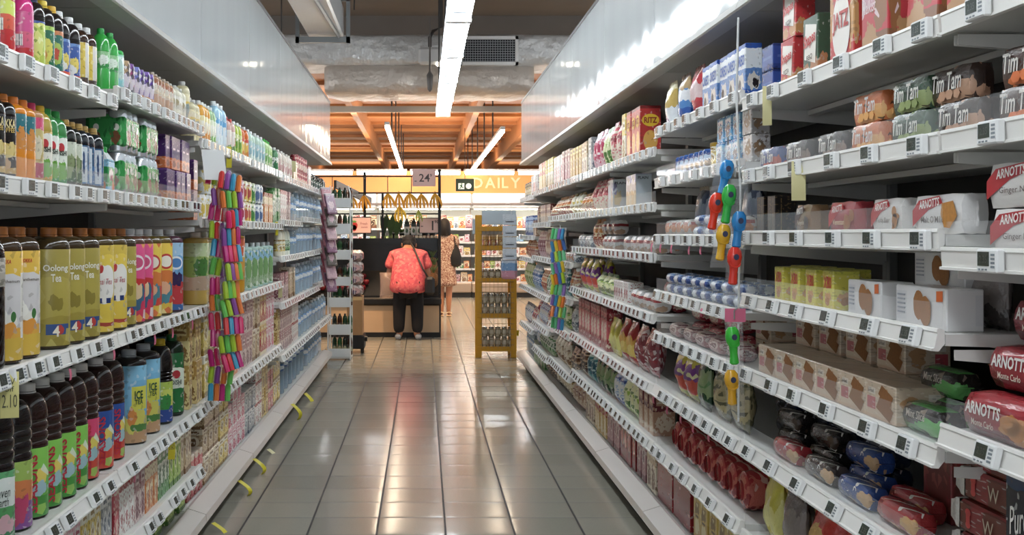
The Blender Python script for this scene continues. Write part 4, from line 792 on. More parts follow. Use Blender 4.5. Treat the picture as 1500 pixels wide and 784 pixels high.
row(-1, .575, [(g_('carton', 'yellow and white', .125, .19, .1, 'flower tea carton'), 299, 338, cz), (g_('carton', 'orange and cream', .125, .19, .1, 'juice carton'), 338, 350, cz), (g_('carton', 'dusky pink', .125, .19, .1, 'lychee carton'), 350, 370, cz), (g_('carton', 'beige', .125, .18, .1, 'barley carton'), 370, 382, cz),
    (g_('carton', 'red and gold', .125, .18, .1, 'bean drink carton'), 382, 390, cz), (g_('carton', 'pink and white', .125, .19, .1, 'guava carton'), 390, 402, cz), (g_('carton', 'gold', .125, .19, .1, 'cane drink carton'), 402, 411, cz)], T)
row(-1, .49, [(g_('carton', 'dusky pink', .08, .15, .1, 'short carton'), 412, 428, cz), (g_('carton', 'white and red', .08, .15, .1, 'short carton'), 428, 438, cz), ('watb', 439, 459, dict(n=5)), ('wat', 460, 482, dict(n=5))], 'far ' + T)
T = 'fifth drinks shelf'
row(-1, .32, [(g_('carton', 'pink and white', .06, .185, .1, 'small drink carton'), 90, 121), (g_('carton', 'yellow and white', .06, .185, .1, 'small drink carton'), 121, 150), (g_('carton', 'silver grey', .06, .185, .1, 'small drink carton'), 150, 165), (g_('carton', 'crimson', .06, .18, .1, 'small drink carton'), 165, 178),
    (g_('carton', 'white and red', .06, .17, .1, 'small drink carton'), 178, 198), (g_('carton', 'dusky pink', .06, .19, .1, 'small drink carton'), 198, 214), (g_('carton', 'orange and cream', .06, .185, .1, 'small drink carton'), 214, 232), (g_('carton', 'green and white', .06, .185, .1, 'small drink carton'), 232, 250), (g_('carton', 'lime green', .06, .185, .1, 'small drink carton'), 250, 266), (g_('carton', 'beige', .06, .185, .1, 'small drink carton'), 266, 282), (g_('carton', 'pink and white', .065, .2, .1, 'guava drink carton'), 282, 297)], T)
T = 'bottom drinks shelf'
row(-1, .12, [(g_('carton', 'dusky pink', .07, .17, .1, 'family drink carton'), 150, 222), (g_('carton', 'lime green', .12, .19, .09, 'large drink carton'), 226, 275, dict(n=3)), (g_('carton', 'crimson', .07, .19, .09, 'large drink carton'), 276, 297),
    (g_('carton', 'beige', .125, .13, .1, 'tea carton'), 299, 322, dict(st=3)), (g_('carton', 'yellow and white', .125, .13, .1, 'tea carton'), 322, 335, dict(st=3)), (g_('carton', 'pink and white', .125, .132, .1, 'milk tea carton'), 335, 360, dict(st=3, low=(0, 3))), (g_('carton', 'silver grey', .125, .13, .1, 'milk tea carton'), 360, 375, cz),
    (g_('carton', 'white and red', .125, .13, .1, 'soy milk carton'), 375, 384, dict(st=3)), (g_('carton', 'gold', .125, .18, .1, 'soy milk carton'), 384, 393, cz), (g_('carton', 'crimson', .125, .14, .1, 'soy milk carton'), 393, 401, cz), (g_('carton', 'yellow and white', .125, .19, .1, 'soy milk carton'), 401, 411, cz), ('jug', 413, 448, dict(n=6)), ('watb', 450, 483, dict(n=7))], T)
# ---- right run
B = 'top biscuit shelf'
row(1, 1.727, [('begb', 1500, 1443, dict(ins=.05)), ('pnkb', 1436, 1388, dict(n=1, ins=.04)), ('pnkb', 1384, 1310, dict(n=2, ins=.04, lean=-4)), ('pnkb', 1308, 1254, dict(n=2)), ('jatz', 1252, 1206, dict(n=1)), ('shp_g', 1205, 1167, dict(n=1)), ('shp_r', 1167, 1136, dict(n=1, st=2)), ('oreod', 1134, 1108, dict(n=1, st=2)), ('oreod', 1122, 1098, dict(n=1, st=2, ins=.15))], 'near ' + B)
row(1, 1.755, [('oreo', 1092, 1026, dict(n=6)), ('redd', 1024, 1003), ('tbt', 1003, 985), ('cowb', 985, 966)], B)
row(1, 1.68, [('ritz', 937, 917, dict(n=3)), (g_('box', 'yellow and white', .1, .25, .08, 'tall biscuit box'), 916, 909), (g_('bag', 'crimson', .14, .24, .07, 'cracker bag'), 908, 892), (g_('bag', 'lime green', .13, .23, .07, 'cracker bag'), 892, 882), (g_('bag', 'pink and white', .13, .24, .07, 'wafer bag'), 882, 866), (g_('box', 'silver grey', .12, .23, .09, 'cereal bar box'), 866, 860), (g_('box', 'beige', .12, .22, .09, 'biscuit box'), 860, 850), (g_('box', 'gold', .12, .22, .09, 'biscuit box'), 850, 834),
    (g_('box', 'dusky pink', .13, .24, .09, 'rice cracker box'), 833, 823), (g_('box', 'white and red', .13, .23, .09, 'rice cracker box'), 823, 811)], 'mid ' + B)
row(1, 1.68, [(g_('box', 'yellow and white', .1, .25, .08, 'oat box'), 809, 798), (g_('box', 'red and gold', .1, .25, .08, 'oat box'), 798, 789), (g_('box', 'white and red', .1, .2, .08, 'oat box'), 788, 778), (g_('can', 'black and gold', .08, .16, .08, 'coffee tin'), 776, 768), (g_('can', 'teal', .08, .16, .08, 'tea tin'), 768, 756)], 'far ' + B)
B = 'second biscuit shelf'
row(1, 1.50, [('tim_x', 1545, 1448, dict(n=1, st=2)), ('tim_o', 1432, 1366, dict(n=1)), ('tim_g', 1362, 1296, dict(n=1, st=2)), ('tim_c', 1294, 1237, dict(n=1, st=2)), ('tim_d', 1234, 1188, dict(n=1)), ('tim_d', 1186, 1143, dict(n=1, ins=.035)), ('tim_b', 1140, 1107, dict(n=1)), ('tim_b', 1180, 1112, dict(n=2, ins=.11)), ('tim_d', 1235, 1186, dict(n=1, ins=.11))], B)
put(PR['tim_o'], (1.045, Yat(1402, 1.06), 1.489+.0715), PI, ('upright chocolate biscuit pack leaning on top of its own row, second biscuit shelf'), None)
row(1, 1.54, [('grybox', 1106, 1082, dict(n=1, st=2)), ('blubox', 1082, 1048, dict(n=3, st=2)), ('blubox', 1066, 1050, dict(n=1, ins=.1, st=2)), (g_('tub', 'yellow and white', .075, .1, .075, 'cookie tub'), 1046, 1034), ('oreoc', 1032, 985), (g_('roll', 'dusky pink', .16, .05, .06, 'wafer roll'), 984, 962)], 'mid ' + B)
row(1, 1.44, [('multi', 931, 916, dict(n=2)), ('plain', 897, 889, dict(n=1)), (g_('bag', 'crimson', .17, .19, .08, 'glossy snack bag'), 888, 866), (g_('bag', 'orange and cream', .15, .13, .08, 'nut bag'), 866, 850), (g_('bag', 'yellow and white', .15, .15, .08, 'nut bag'), 850, 834), (g_('bag', 'orange and cream', .15, .15, .09, 'dried fruit bag'), 832, 806), (g_('box', 'maroon', .1, .16, .08, 'coffee box'), 805, 792), (g_('can', 'brown and cream', .08, .16, .08, 'malt tin'), 791, 778)], 'far ' + B)
row(1, 1.40, [(g_('box', 'maroon', .1, .15, .08, 'tea box'), 789, 780), (g_('can', 'deep blue', .09, .2, .09, 'milk powder tin'), 779, 768)], 'farthest ' + B)
row(1, 1.29, [('wat', 767, 758)], 'end of ' + B)
B = 'third biscuit shelf'
row(1, 1.276, [('ging', 1600, 1416, dict(n=2, ins=.02, st=2))], 'near ' + B)
row(1, 1.311, [('malt', 1413, 1330, dict(n=1, free=1)), ('teddy', 1328, 1264, dict(n=1)), ('venet', 1262, 1202, dict(n=1)), ('choc', 1196, 1152, dict(n=1, ins=.02)), ('fbk', 1136, 1106, dict(n=2)), ('choc', 1260, 1170, dict(n=3, ins=.1)), ('dkb2', 1098, 1090, dict(n=1, ins=.08))], B)
row(1, 1.30, [('gryw', 1084, 1040, dict(n=4)), ('dkb2', 1030, 1008, dict(n=1, ins=.09)), ('gryw', 1008, 962, dict(n=5)), ('gryw', 1006, 965, dict(n=4, ins=.1)), ('bluw', 1040, 1012, dict(n=2, st=2))], 'mid ' + B)
row(1, 1.22, [('whtr', 960, 910, dict(n=5)), ('whtr', 900, 880, dict(n=3, st=2)), (g_('bag', 'orange and cream', .13, .2, .07, 'snack bag'), 879, 866), (g_('roll', 'silver grey', .13, .09, .08, 'bread roll pack'), 864, 838, dict(st=1)), ('gryw', 836, 826)], 'far ' + B)
row(1, 1.11, [(g_('bag', 'maroon', .12, .24, .06, 'tall dried fruit bag'), 810, 797), (g_('bag', 'dusky pink', .12, .22, .06, 'dried fruit bag'), 796, 786), (g_('bag', 'orange and cream', .12, .2, .06, 'herb tea bag'), 784, 770)], 'farthest ' + B)
B = 'fourth biscuit shelf'
row(1, 1.117, [('cookw', 1392, 1302, dict(n=1)), ('cooks', 1300, 1230, dict(n=1)), ('cookw', 1420, 1330, dict(n=1, ins=.12, st=2)), ('x80', 1222, 1130, dict(n=4)), ('x80', 1245, 1150, dict(n=4, ins=.115)), ('bluv', 1120, 1090, dict(n=1, st=3)), ('dkbag', 1460, 1400, dict(n=2, ins=.14))], B)
row(1, 1.063, [('bluw', 1086, 962, dict(n=9, st=2, rows=2)), ], 'mid ' + B)
row(1, .955, [('whtr', 958, 920, dict(n=4)), (g_('box', 'white and red', .07, .11, .08, 'cocoa box'), 919, 898), ('whtr', 950, 905, dict(n=4, ins=.12)), (g_('bag', 'lime green', .16, .13, .08, 'lying chips bag'), 896, 872), ('yelb', 870, 846, dict(n=3)), (g_('bag', 'orange and cream', .14, .2, .07, 'noodle snack bag'), 845, 834), ('yelb', 890, 850, dict(n=4, ins=.14))], 'far ' + B)
row(1, .86, [(g_('bag', 'teal', .13, .2, .07, 'sweets bag'), 829, 812), (g_('bag', 'green and white', .13, .2, .07, 'sweets bag'), 811, 800), (g_('bag', 'orange and cream', .13, .2, .07, 'sweets bag'), 799, 792)], 'farthest ' + B)
row(1, .80, [(g_('bag', 'pale blue', .13, .22, .07, 'tissue pack'), 790, 779), (g_('bag', 'lime green', .13, .24, .07, 'jelly bag'), 778, 768), (g_('bag', 'orange and cream', .13, .24, .07, 'jelly bag'), 767, 757)], 'end of ' + B)
B = 'fifth biscuit shelf'
row(1, .937, [('monte', 1520, 1394, dict(n=1, ins=.012, jit=.001, st=3, back=.045, free=1)), ('monte', 1700, 1482, dict(n=1, ins=.15, st=2, jit=.002, free=1))], 'near ' + B)
row(1, .89, [('mint', 1374, 1306, dict(n=1, ins=.03, st=1)), ('mint', 1420, 1316, dict(n=2, ins=.11, st=2)), ('wafr', 1312, 1094, dict(n=7, jit=.002, gap=.001)), ('wafr', 1330, 1104, dict(n=6, ins=.145, st=2, jit=.002, gap=.001))], B)
row(1, .885, [(g_('roll', 'dusky pink', .17, .06, .07, 'wrapped wafer roll'), 1082, 962, dict(n=6)), (g_('roll', 'crimson', .18, .07, .08, 'red wafer roll'), 1086, 966, dict(n=5, ins=.11, st=2))], 'mid ' + B)
row(1, .65, [('clrb', 952, 926, dict(n=3)), ('redb', 925, 903, dict(n=3)), ('yeln', 902, 890, dict(n=2)), (g_('box', 'crimson', .13, .24, .09, 'tall biscuit box'), 889, 847), (g_('bag', 'silver grey', .13, .22, .07, 'clear snack bag'), 846, 836)], 'far ' + B)
row(1, .62, [(g_('bag', 'lime green', .14, .18, .07, 'candy bag'), 830, 813), (g_('bag', 'crimson', .12, .2, .07, 'candy bag'), 812, 802), (g_('bag', 'deep blue', .12, .18, .07, 'candy bag'), 801, 790)], 'farthest ' + B)
row(1, .53, [(g_('bag', 'crimson', .12, .2, .07, 'noodle bag'), 789, 779), (g_('bag', 'silver grey', .13, .2, .07, 'tissue bag'), 778, 767)], 'end of ' + B)
row(1, .43, [(g_('bag', 'pale blue', .14, .24, .08, 'wipes bag'), 766, 757)], 'lowest end of ' + B)
B = 'sixth biscuit shelf'
row(1, .66, [('foilw', 1500, 1378, dict(n=1, ins=.065, st=4, back=.004, free=1))], 'near ' + B)
put(PR['pure'], (1.008, 1.925, .6485), PI, ('small black and red wafer bag in front of the stacked foil wafer packs')).scale = (1, 1, 1.6)
row(1, .66, [('redp', 1396, 1342, dict(n=1, ins=.17)), ('cro_g', 1340, 1275, dict(n=1)), ('cro_b', 1272, 1218, dict(n=1)), ('cro_k', 1215, 1168, dict(n=1)), ('cro_r', 1166, 1126, dict(n=1)), ('dk1', 1124, 1092, dict(n=1)), ('cro_g', 1355, 1290, dict(n=1, ins=.10)), ('cro_b', 1288, 1230, dict(n=1, ins=.10, st=2)), ('dk1', 1228, 1130, dict(n=2, ins=.10, st=2)), ('dk2', 1310, 1130, dict(n=4, ins=.17, st=3))], B)
row(1, .655, [('olvb', 1084, 1062, dict(n=1)), ('olvb', 1060, 1036, dict(n=1)), ('grnb', 1035, 1012, dict(n=2)), ('yelb', 1010, 984, dict(n=2)), ('clrb', 982, 963, dict(n=2))], 'mid ' + B)
row(1, .40, [(g_('box', 'maroon', .1, .2, .1, 'gift biscuit box'), 956, 934), (g_('bag', 'lime green', .14, .18, .07, 'seaweed bag'), 933, 912), (g_('bag', 'deep blue', .14, .18, .07, 'cracker bag'), 911, 897), ('grnb', 896, 870, dict(n=4)), (g_('bag', 'teal', .14, .18, .07, 'seaweed bag'), 869, 858), (g_('bag', 'brown and cream', .14, .19, .07, 'peanut bag'), 857, 836)], 'far ' + B)
row(1, .34, [(g_('bag', 'beige', .14, .2, .07, 'peanut bag'), 831, 812), (g_('bag', 'green and white', .14, .18, .07, 'bean bag'), 811, 790)], 'farthest ' + B)
row(1, .31, [(g_('bag', 'deep blue', .14, .18, .07, 'tissue roll pack'), 789, 768)], 'end of ' + B)
B = 'seventh biscuit shelf'
row(1, .38, [('redc', 1330, 1172, dict(n=3, ins=.04)), ('dkbag', 1168, 1136, dict(n=1)), ('yeln', 1134, 1108, dict(n=1, ins=.03)), ('dkb2', 1106, 1086, dict(n=1)), ('redc', 1330, 1180, dict(n=3, ins=.17)), ('redb', 1160, 1100, dict(n=2, ins=.17))], B)
row(1, .40, [('redtub', 1086, 976, dict(n=8)), ('redtub', 1092, 985, dict(n=7, ins=.17))], 'mid ' + B)
B = 'bottom biscuit shelf'
row(1, .12, [('ylwt', 1090, 1014, dict(n=6, ins=.05)), ('redL', 1010, 962, dict(n=2, ins=.05)), (g_('box', 'beige', .1, .25, .08, 'gift biscuit box'), 960, 946), (g_('box', 'dusky pink', .1, .26, .08, 'gift biscuit box'), 945, 930), ('redS', 929, 908), (g_('box', 'dusky pink', .1, .27, .08, 'rice cake box'), 907, 888), (g_('box', 'red and gold', .1, .26, .08, 'rice cake box'), 887, 870), (g_('box', 'beige', .1, .24, .08, 'rice cake box'), 869, 858),
    (g_('bag', 'maroon', .16, .26, .07, 'large cracker bag'), 857, 838), (g_('bag', 'black and gold', .15, .24, .07, 'large cracker bag'), 836, 815), (g_('bag', 'brown and cream', .15, .24, .07, 'large cracker bag'), 814, 798), (g_('box', 'green and white', .12, .18, .08, 'floor tissue box'), 797, 782), ('watb', 781, 758)], B)
# ------------------------------------------------------------------ price tags on the rails
def make_tag():
    b = MB().rbox(-.003, .013, -.036, .036, -.021, .021, .003)
    s_ = MB().box(.013, .0138, -.029, .011, -.009, .016)
    g_ = MB()
    for i in range(4): g_.box(.013, .0136, .017, .030, -.012+.007*i, -.008+.007*i)
    for i in range(3): g_.box(.013, .0136, -.027+.012*i, -.020+.012*i, -.0165, -.0135)
    d_ = text_mb('2.35', .013, .026, .01); shift(d_, .0139-.0012, -.009, .003)
    return (b.mesh('price_tag', mat('tag_white', '#eceded', .3)), s_.mesh('screen', mat('lcd_grey', '#3d4540', .18), 0), g_.mesh('printed_marks', mat('ink_7d858c', '#7d858c', .4), 0), d_.mesh('digits', mat('ink_2a302c', '#2a302c', .3), 0))
TAGM = make_tag()
tags_ = []
tr = random.Random(5)
for (s, y0, y1, z) in RAILS:
    if s < 0:
        sp = (.105, .2) if y0 < 3 else (.075, .15) if z > 1.3 else (.09, .2)
        if z < .9: sp = (.12, .26) if y0 < 4.8 else (.08, .16)
    else: sp = (.19, .28) if y0 < 3 else (.12, .24) if y0 < 4.6 else (.09, .17)
    y = y0 + tr.uniform(.05, .14)
    if s < 0 and y0 < 2.2: y = 2.52
    if s > 0 and y0 < 1: y = 1.78
    while y < y1 - .045:
        tags_.append((y, s, z)); y += tr.uniform(*sp)
tags_.sort(key=lambda q: q[0])
def tag_pose(y, s, z):
    k = tilt(z); a = math.atan(k)
    return (s*(A[s] - .0065 - k*.022), y, z - .023), (0, -a, 0 if s < 0 else PI)
names_ = {}
for (s, y0, y1, z) in RAILS: names_.setdefault((s, y0), []).append(z)
cnt_ = {}
for i, (y, s, z) in enumerate(tags_[:300]):
    loc, rot = tag_pose(y, s, z)
    o = link('price_tag', TAGM[0], None, loc, 0, rot)
    yb = [q for q in RAILS if q[0] == s and q[3] == z and q[1] <= y <= q[2]][0]
    lev = sorted(names_[s, yb[1]], reverse=True).index(z)+1
    bayi = [b[0] for b in (LEFT if s < 0 else RIGHT)].index(yb[1])+1
    cnt_[s, bayi, lev] = cnt_.get((s, bayi, lev), 0)+1
    tag(o, check_label('electronic price tag, %s along %s rail down of %s %s bay' % (nth(cnt_[s, bayi, lev]), nth(lev), nth(bayi), 'drinks' if s < 0 else 'biscuit')), 'price tag', 'electronic price tags on the shelf rails')
    link('screen', TAGM[1], o); 
    if y < 6: link('printed_marks', TAGM[2], o)
    if y < 4: link('digits', TAGM[3], o)
mb = MB(); 
for (y, s, z) in tags_[300:]:
    loc, rot = tag_pose(y, s, z); M = Matrix.Translation(loc) @ Matrix.Rotation(rot[2], 4, 'Z') @ Matrix.Rotation(rot[1], 4, 'Y')
    b = MB().box(-.003, .013, -.036, .036, -.021, .021); b.box(.013, .0138, -.026, .014, -.011, .017, 1)
    mb = join(mb, b.xf(M))
if mb.v: tag(part('far_price_tags', mb, [mat('tag_white', '#eceded', .3), mat('lcd_grey', '#3d4540', .18)], None, 0), 'mass of small electronic price tags on the farther shelf rails', 'price tags', None, 'stuff')

# pink promotion tickets below price tags, pale flags hanging off the rails
PINK = mat('ticket_pink', '#d86c8c', .5); YEL = mat('flag_yellow', '#d6c92e', .5); PALE = mat('flag_pale', '#cfc894', .5); PAPER = mat('flag_cream', '#d9d28c', .55)
def flag(px, py0, py1, s, wpx, m, label, nm='price_flag', txt=None, curl=.012, t=-.008):
    X = s*(A[s]+t); Y = abs(X)*F/abs(px-CX); zt = EYE - (py0-CY)*Y/F; zb = EYE-(py1-CY)*Y/F; h = zt-zb
    w = wpx*Y/F
    v = []; f = []; n = 6
    for e in (0, 1):
        for i in range(n+1):
            q = i/n
            for y in (-w/2, w/2): v.append((curl*math.sin(q*PI*.8) + (0 if e else -.0012), y, -h*q))
    for i in range(n):
        a = 2*i; f.append((a, a+1, a+3, a+2)); b = 2*(n+1)+2*i; f.append((b, b+2, b+3, b+1))
    f += [(0, 2*(n+1), 2*(n+1)+1, 1), (2*n, 2*n+1, 4*n+3, 4*n+2)]
    for i in range(n): f += [(2*i, 2*i+2, 2*(n+1)+2*i+2, 2*(n+1)+2*i), (2*i+1, 2*(n+1)+2*i+1, 2*(n+1)+2*i+3, 2*i+3)]
    o = link(nm, MB().add(v, f).mesh(nm, m, 60), None, (X, Y, zt), 0, (0, 0, math.radians((-70 if curl < .05 else -25) if s < 0 else -110) if nm == 'price_flag' else (0 if s < 0 else PI)))
    tag(o, check_label(label), 'price flag' if nm == 'price_flag' else 'ticket', nm.replace('_', ' ')+'s on the rails')
    if txt:
        for s_, q, sz in txt: link('digits', shift(text_mb(s_, sz, min(w*.8, sz*1.6), .0), curl*math.sin(q*PI*.8)+.0015, 0, -h*q).mesh('digits', INK('#4a4a30'), 0), o)
    return o
flag(14, 545, 612, -1, 26, PAPER, 'cream paper flag with printed price 2.10 hanging at the near drinks shelf', txt=[('2.10', .62, .03), ('AV', .2, .015), ('off', .36, .012)])
flag(335, 215, 246, -1, 8, YEL, 'yellow flag hanging from the top drinks shelf', txt=[('$', .5, .02)])
flag(430, 236, 252, -1, 6, PALE, 'pale curled flag on the far top drinks shelf')
flag(250, 634, 672, -1, 10, YEL, 'yellow flag curling off the fourth drinks shelf', curl=.03, txt=[('3.60', .5, .02)])
flag(332, 440, 470, -1, 8, YEL, 'yellow flag below the third drinks shelf beside the marker strip', curl=.03)
flag(347, 442, 464, -1, 7, PALE, 'pale flag right behind the yellow one below third drinks shelf')
flag(405, 325, 345, -1, 4, YEL, 'thin yellow flag under the second drinks shelf')
flag(410, 418, 436, -1, 6, PALE, 'pale flag at the end of the third drinks shelf')
for i, (px, py) in enumerate(((312, 770), (350, 708), (372, 676), (393, 662), (428, 596), (447, 580))):
    flag(px, py-4, py+20, -1, 9, YEL if i != 3 else PALE, 'yellow flag on the bottom drinks rail, %s from the camera' % nth(i+1), curl=.07, t=-.03)
flag(1124, 126, 184, 1, 13, PALE, 'pale flag hanging beside the cracker boxes on the top biscuit shelf')
flag(1170, 236, 294, 1, 20, PALE, 'pale flag hanging from the second biscuit shelf')
flag(757, 484, 492, 1, 7, YEL, 'tiny yellow flag at the far end of the biscuit run')
for i, (px, py) in enumerate(((955, 357), (968, 358), (984, 359), (1010, 361), (1027, 361), (1028, 452), (1071, 471))):
    flag(px, py, py+12, 1, 9, PINK, 'pink ticket under a mid biscuit rail, %s from far end' % nth(i+1), 'promo_ticket', curl=.004)
for i, (px, py) in enumerate(((958, 578), (978, 594), (998, 607), (1016, 621), (1039, 634))):
    flag(px, py, py+13, 1, 11, PINK, 'pink ticket under the sixth biscuit rail, %s from far end' % nth(i+1), 'promo_ticket', curl=.004)
for i, (px, py) in enumerate(((102, 540), (166, 510), (226, 488), (252, 478), (281, 466), (168, 706), (196, 690), (349, 566))):
    flag(px, py, py+17, -1, 9, PINK, 'pink ticket below a drinks rail, %s of eight' % nth(i+1), 'promo_ticket', curl=.004)

# ------------------------------------------------------------------ floor
def floor_mat():
    t = NT('polished_tiles'); tc = t.n('ShaderNodeTexCoord'); sp = t.n('ShaderNodeSeparateXYZ'); t.l(tc.outputs['Object'], sp.inputs[0])
    ts = .30; x0 = 653; gx = t.math('DIVIDE', t.math('SUBTRACT', sp.outputs[0], (653-CX)*EYE/(784-CY)), ts); gy = t.math('DIVIDE', t.math('SUBTRACT', sp.outputs[1], .115), ts)
    fx, fy = t.math('FRACT', gx), t.math('FRACT', gy)
    ex = t.math('MINIMUM', fx, t.math('SUBTRACT', 1.0, fx)); ey = t.math('MINIMUM', fy, t.math('SUBTRACT', 1.0, fy))
    jx = t.math('LESS_THAN', ex, .016); jy = t.math('LESS_THAN', ey, .015)
    cv = t.n('ShaderNodeCombineXYZ'); t.l(t.math('FLOOR', gx), cv.inputs[0]); t.l(t.math('FLOOR', gy), cv.inputs[1])
    wn = t.n('ShaderNodeTexWhiteNoise', noise_dimensions='2D'); t.l(cv.outputs[0], wn.inputs['Vector'])
    nz = t.n('ShaderNodeTexNoise', i_Scale=90.0, i_Detail=5.0); t.l(tc.outputs['Object'], nz.inputs['Vector'])
    col = t.mix(t.math('ADD', t.math('MULTIPLY', wn.outputs[0], .5), t.math('MULTIPLY', nz.outputs[0], .4)), C('#8f8c80'), C('#a6a296'))
    col = t.mix(jy, col, C('#57544d')); col = t.mix(jx, col, C('#232120'))
    b = t.bsdf(.16, 0, .55, col)
    r = t.math('ADD', .17, t.math('MULTIPLY', t.math('MAXIMUM', jx, jy), .4)); t.l(r, b.inputs['Roughness'])
    # every tile is very slightly pillowed and set at its own tiny slope
    sx = t.math('SUBTRACT', fx, .5); pw = t.math('POWER', t.math('MULTIPLY', t.math('ABSOLUTE', sx), 2.0), 8.0)
    sy = t.math('SUBTRACT', fy, .5); pwy = t.math('POWER', t.math('MULTIPLY', t.math('ABSOLUTE', sy), 2.0), 8.0)
    n2 = t.n('ShaderNodeTexWhiteNoise', noise_dimensions='2D'); t.l(cv.outputs[0], n2.inputs['Vector'])
    sl = t.math('ADD', t.math('MULTIPLY', t.math('SUBTRACT', n2.outputs[0], .5), t.math('MULTIPLY', sx, .35)), t.math('MULTIPLY', t.math('SUBTRACT', wn.outputs[0], .5), t.math('MULTIPLY', sy, .35)))
    hgt = t.math('SUBTRACT', sl, t.math('MULTIPLY', t.math('ADD', pw, pwy), .45))
    bp = t.n('ShaderNodeBump', i_Strength=.5, i_Distance=.004); t.l(hgt, bp.inputs['Height']); t.l(bp.outputs[0], b.inputs['Normal'])
    return t.m
fl = part('floor', MB().box(-9, 9, -4, 46, -.1, 0), floor_mat(), None, 0); tag(fl, None, None, None, 'structure')

# ------------------------------------------------------------------ ceiling and services
GREY = mat('ceiling_grey', '#8b8682', .7, noise=.15, bscale=3)
tag(part('ceiling', MB().box(-9, 9, -4, 15.9, 4.35, 4.45), GREY, None, 0), None, None, None, 'structure')
tag(part('ceiling_drop', MB().box(-9, 9, 15.9, 16.0, 3.72, 4.45), GREY, None, 0), None, None, None, 'structure')
ORW = mat('ceiling_orange', '#c2875c', .55, noise=.3, bscale=2)
tag(part('ceiling_far', MB().box(-9, 9, 15.9, 46, 3.62, 3.72), ORW, None, 0), None, None, None, 'structure')
WOOD = mat('beam_wood', '#bb8356', .5, noise=.25, bscale=8)
for i, (x, w, dp) in enumerate(((-3.4, .12, .4), (-1.13, .10, .36), (.86, .10, .36), (2.0, .14, .36), (4.3, .12, .4))):
    tag(part('trim_%d' % (i+1), MB().box(x-w/2, x+w/2, 16.2, 44, 3.62-dp, 3.62), WOOD, None, 0), None, None, None, 'structure')
k = 6
BAT = mat('batten_pale', '#d39a62', .5)
for i in range(12):
    y = 17.3 + i*1.55
    tag(part('trim_%d' % (k+i), MB().box(-8.5, 8.5, y-.05, y+.05, 3.56, 3.62), BAT if i % 2 else WOOD, None, 0), None, None, None, 'structure')
# end wall behind the fridge run
tag(part('wall_back', MB().box(-9, 9, 44.4, 44.6, 0, 4.4), mat('wall_orange', '#d98a45', .6), None, 0), None, None, None, 'structure')

FOIL = mat('duct_foil', '#cfd1d2', .34, .35, bump=1.0, bscale=7)
FOILB = mat('duct_foil_warm', '#cfc6bd', .34, .35, bump=1.0, bscale=5)
def duct():
    o = empty('air_duct', (0, 14.6, 3.1)); tag(o, 'wide foil wrapped air duct crossing above the aisle end', 'duct')
    def body(x0, x1, y0, y1, z0, z1, r):
        pf = []
        for (cy, cz, a0) in ((y1-r, z1-r, 0), (y0+r, z1-r, 90), (y0+r, z0+r, 180), (y1-r, z0+r, 270)):
            for q in range(5):
                a = math.radians(a0 + q*22.5); pf.append((cy+r*math.cos(a), cz+r*math.sin(a)))
        nx = 28; rr = random.Random(3); v = []; f = []; m = len(pf)
        for i in range(nx+1):
            x = x0+(x1-x0)*i/nx; e = min(i, nx-i); sh = (.0, .7, .9, 1)[min(e, 3)]
            for (y, z) in pf:
                cy, cz = (y0+y1)/2, (z0+z1)/2; j = rr.uniform(-.012, .012)
                v.append((x, cy+(y-cy)*(.75+.25*sh)+j - 14.6, cz+(z-cz)*(.8+.2*sh)+j - 3.1))
        for i in range(nx):
            for q in range(m): f.append((i*m+q, i*m+(q+1) % m, (i+1)*m+(q+1) % m, (i+1)*m+q))
        f += [tuple(range(m)), tuple(nx*m+q for q in range(m))]
        return MB().add(v, f)
    part('upper_duct', body(-4.5, 4.5, 14.2, 15.1, 3.42, 3.80, .08), FOIL, o, 60)
    part('lower_duct', body(-1.25, 1.4, 14.25, 15.2, 3.06, 3.47, .14), FOILB, o, 60)
    fr = MB(); 
    x0, x1, z0, z1 = .45, 1.18, 3.40, 3.76
    for a in ((x0, x1, z0, z0+.04), (x0, x1, z1-.04, z1), (x0, x0+.035, z0, z1), (x1-.035, x1, z0, z1)): fr.box(a[0], a[1], -.47, -.41, a[2]-3.1, a[3]-3.1)
    gr = part('grille_frame', fr, mat('grille_white', '#e3e4e4', .4), o, 0)
    bars = MB()
    for i in range(22): bars.box(x0+.04+i*.031, x0+.046+i*.031, -.455, -.44, z0+.03-3.1, z1-.03-3.1)
    for i in range(10): bars.box(x0+.03, x1-.03, -.455, -.438, z0+.05+i*.03-3.1, z0+.056+i*.03-3.1)
    part('grille', bars, mat('grille_bar', '#a9adb3', .4), gr, 0)
    part('grille_opening', MB().box(x0+.02, x1-.02, -.43, -.405, z0+.02-3.1, z1-.02-3.1), mat('grille_dark', '#23252c', .7), gr, 0)
duct()
def tray():
    o = empty('cable_duct', (-1.0, 9.4, 3.3)); tag(o, 'square silver duct in a hanger frame above the drinks run', 'duct')
    part('duct_body', MB().rbox(-.24, .14, -3.4, 2.9, .12, .46, .02), mat('duct_bright', '#c6cacc', .35, .5, bump=.5, bscale=4), o)
    for y in (-2.6, -.4, 2.7):
        fr = MB()
        for a in ((-.36, .22, .04, .1), (-.36, .22, .48, .52), (-.36, -.32, .04, 1.0), (.18, .22, .04, 1.0)): fr.box(a[0], a[1], y, y+.06, a[2], a[3])
        part('hanger_frame', fr, mat('hanger_grey', '#8d9294', .4, .5), o, 0)
    part('slanted_brace', MB().tube([(-.1, -3, .1), (.1, 2.7, .1)], .02), mat('hanger_grey', '#8d9294', .4, .5), o)
tray()
pp_ = part('pipe', MB().tube([(-1.62, 4, 3.35), (-1.62, 13.6, 3.35)], .085, 12), mat('pipe_grey', '#a39f9b', .45), None)
for y in (5, 9, 13): part('hanger', MB().tube([(-1.62, y, 3.43), (-1.62, y, 4.35)], .008), mat('rod_dark', '#3c3a39', .5), pp_)
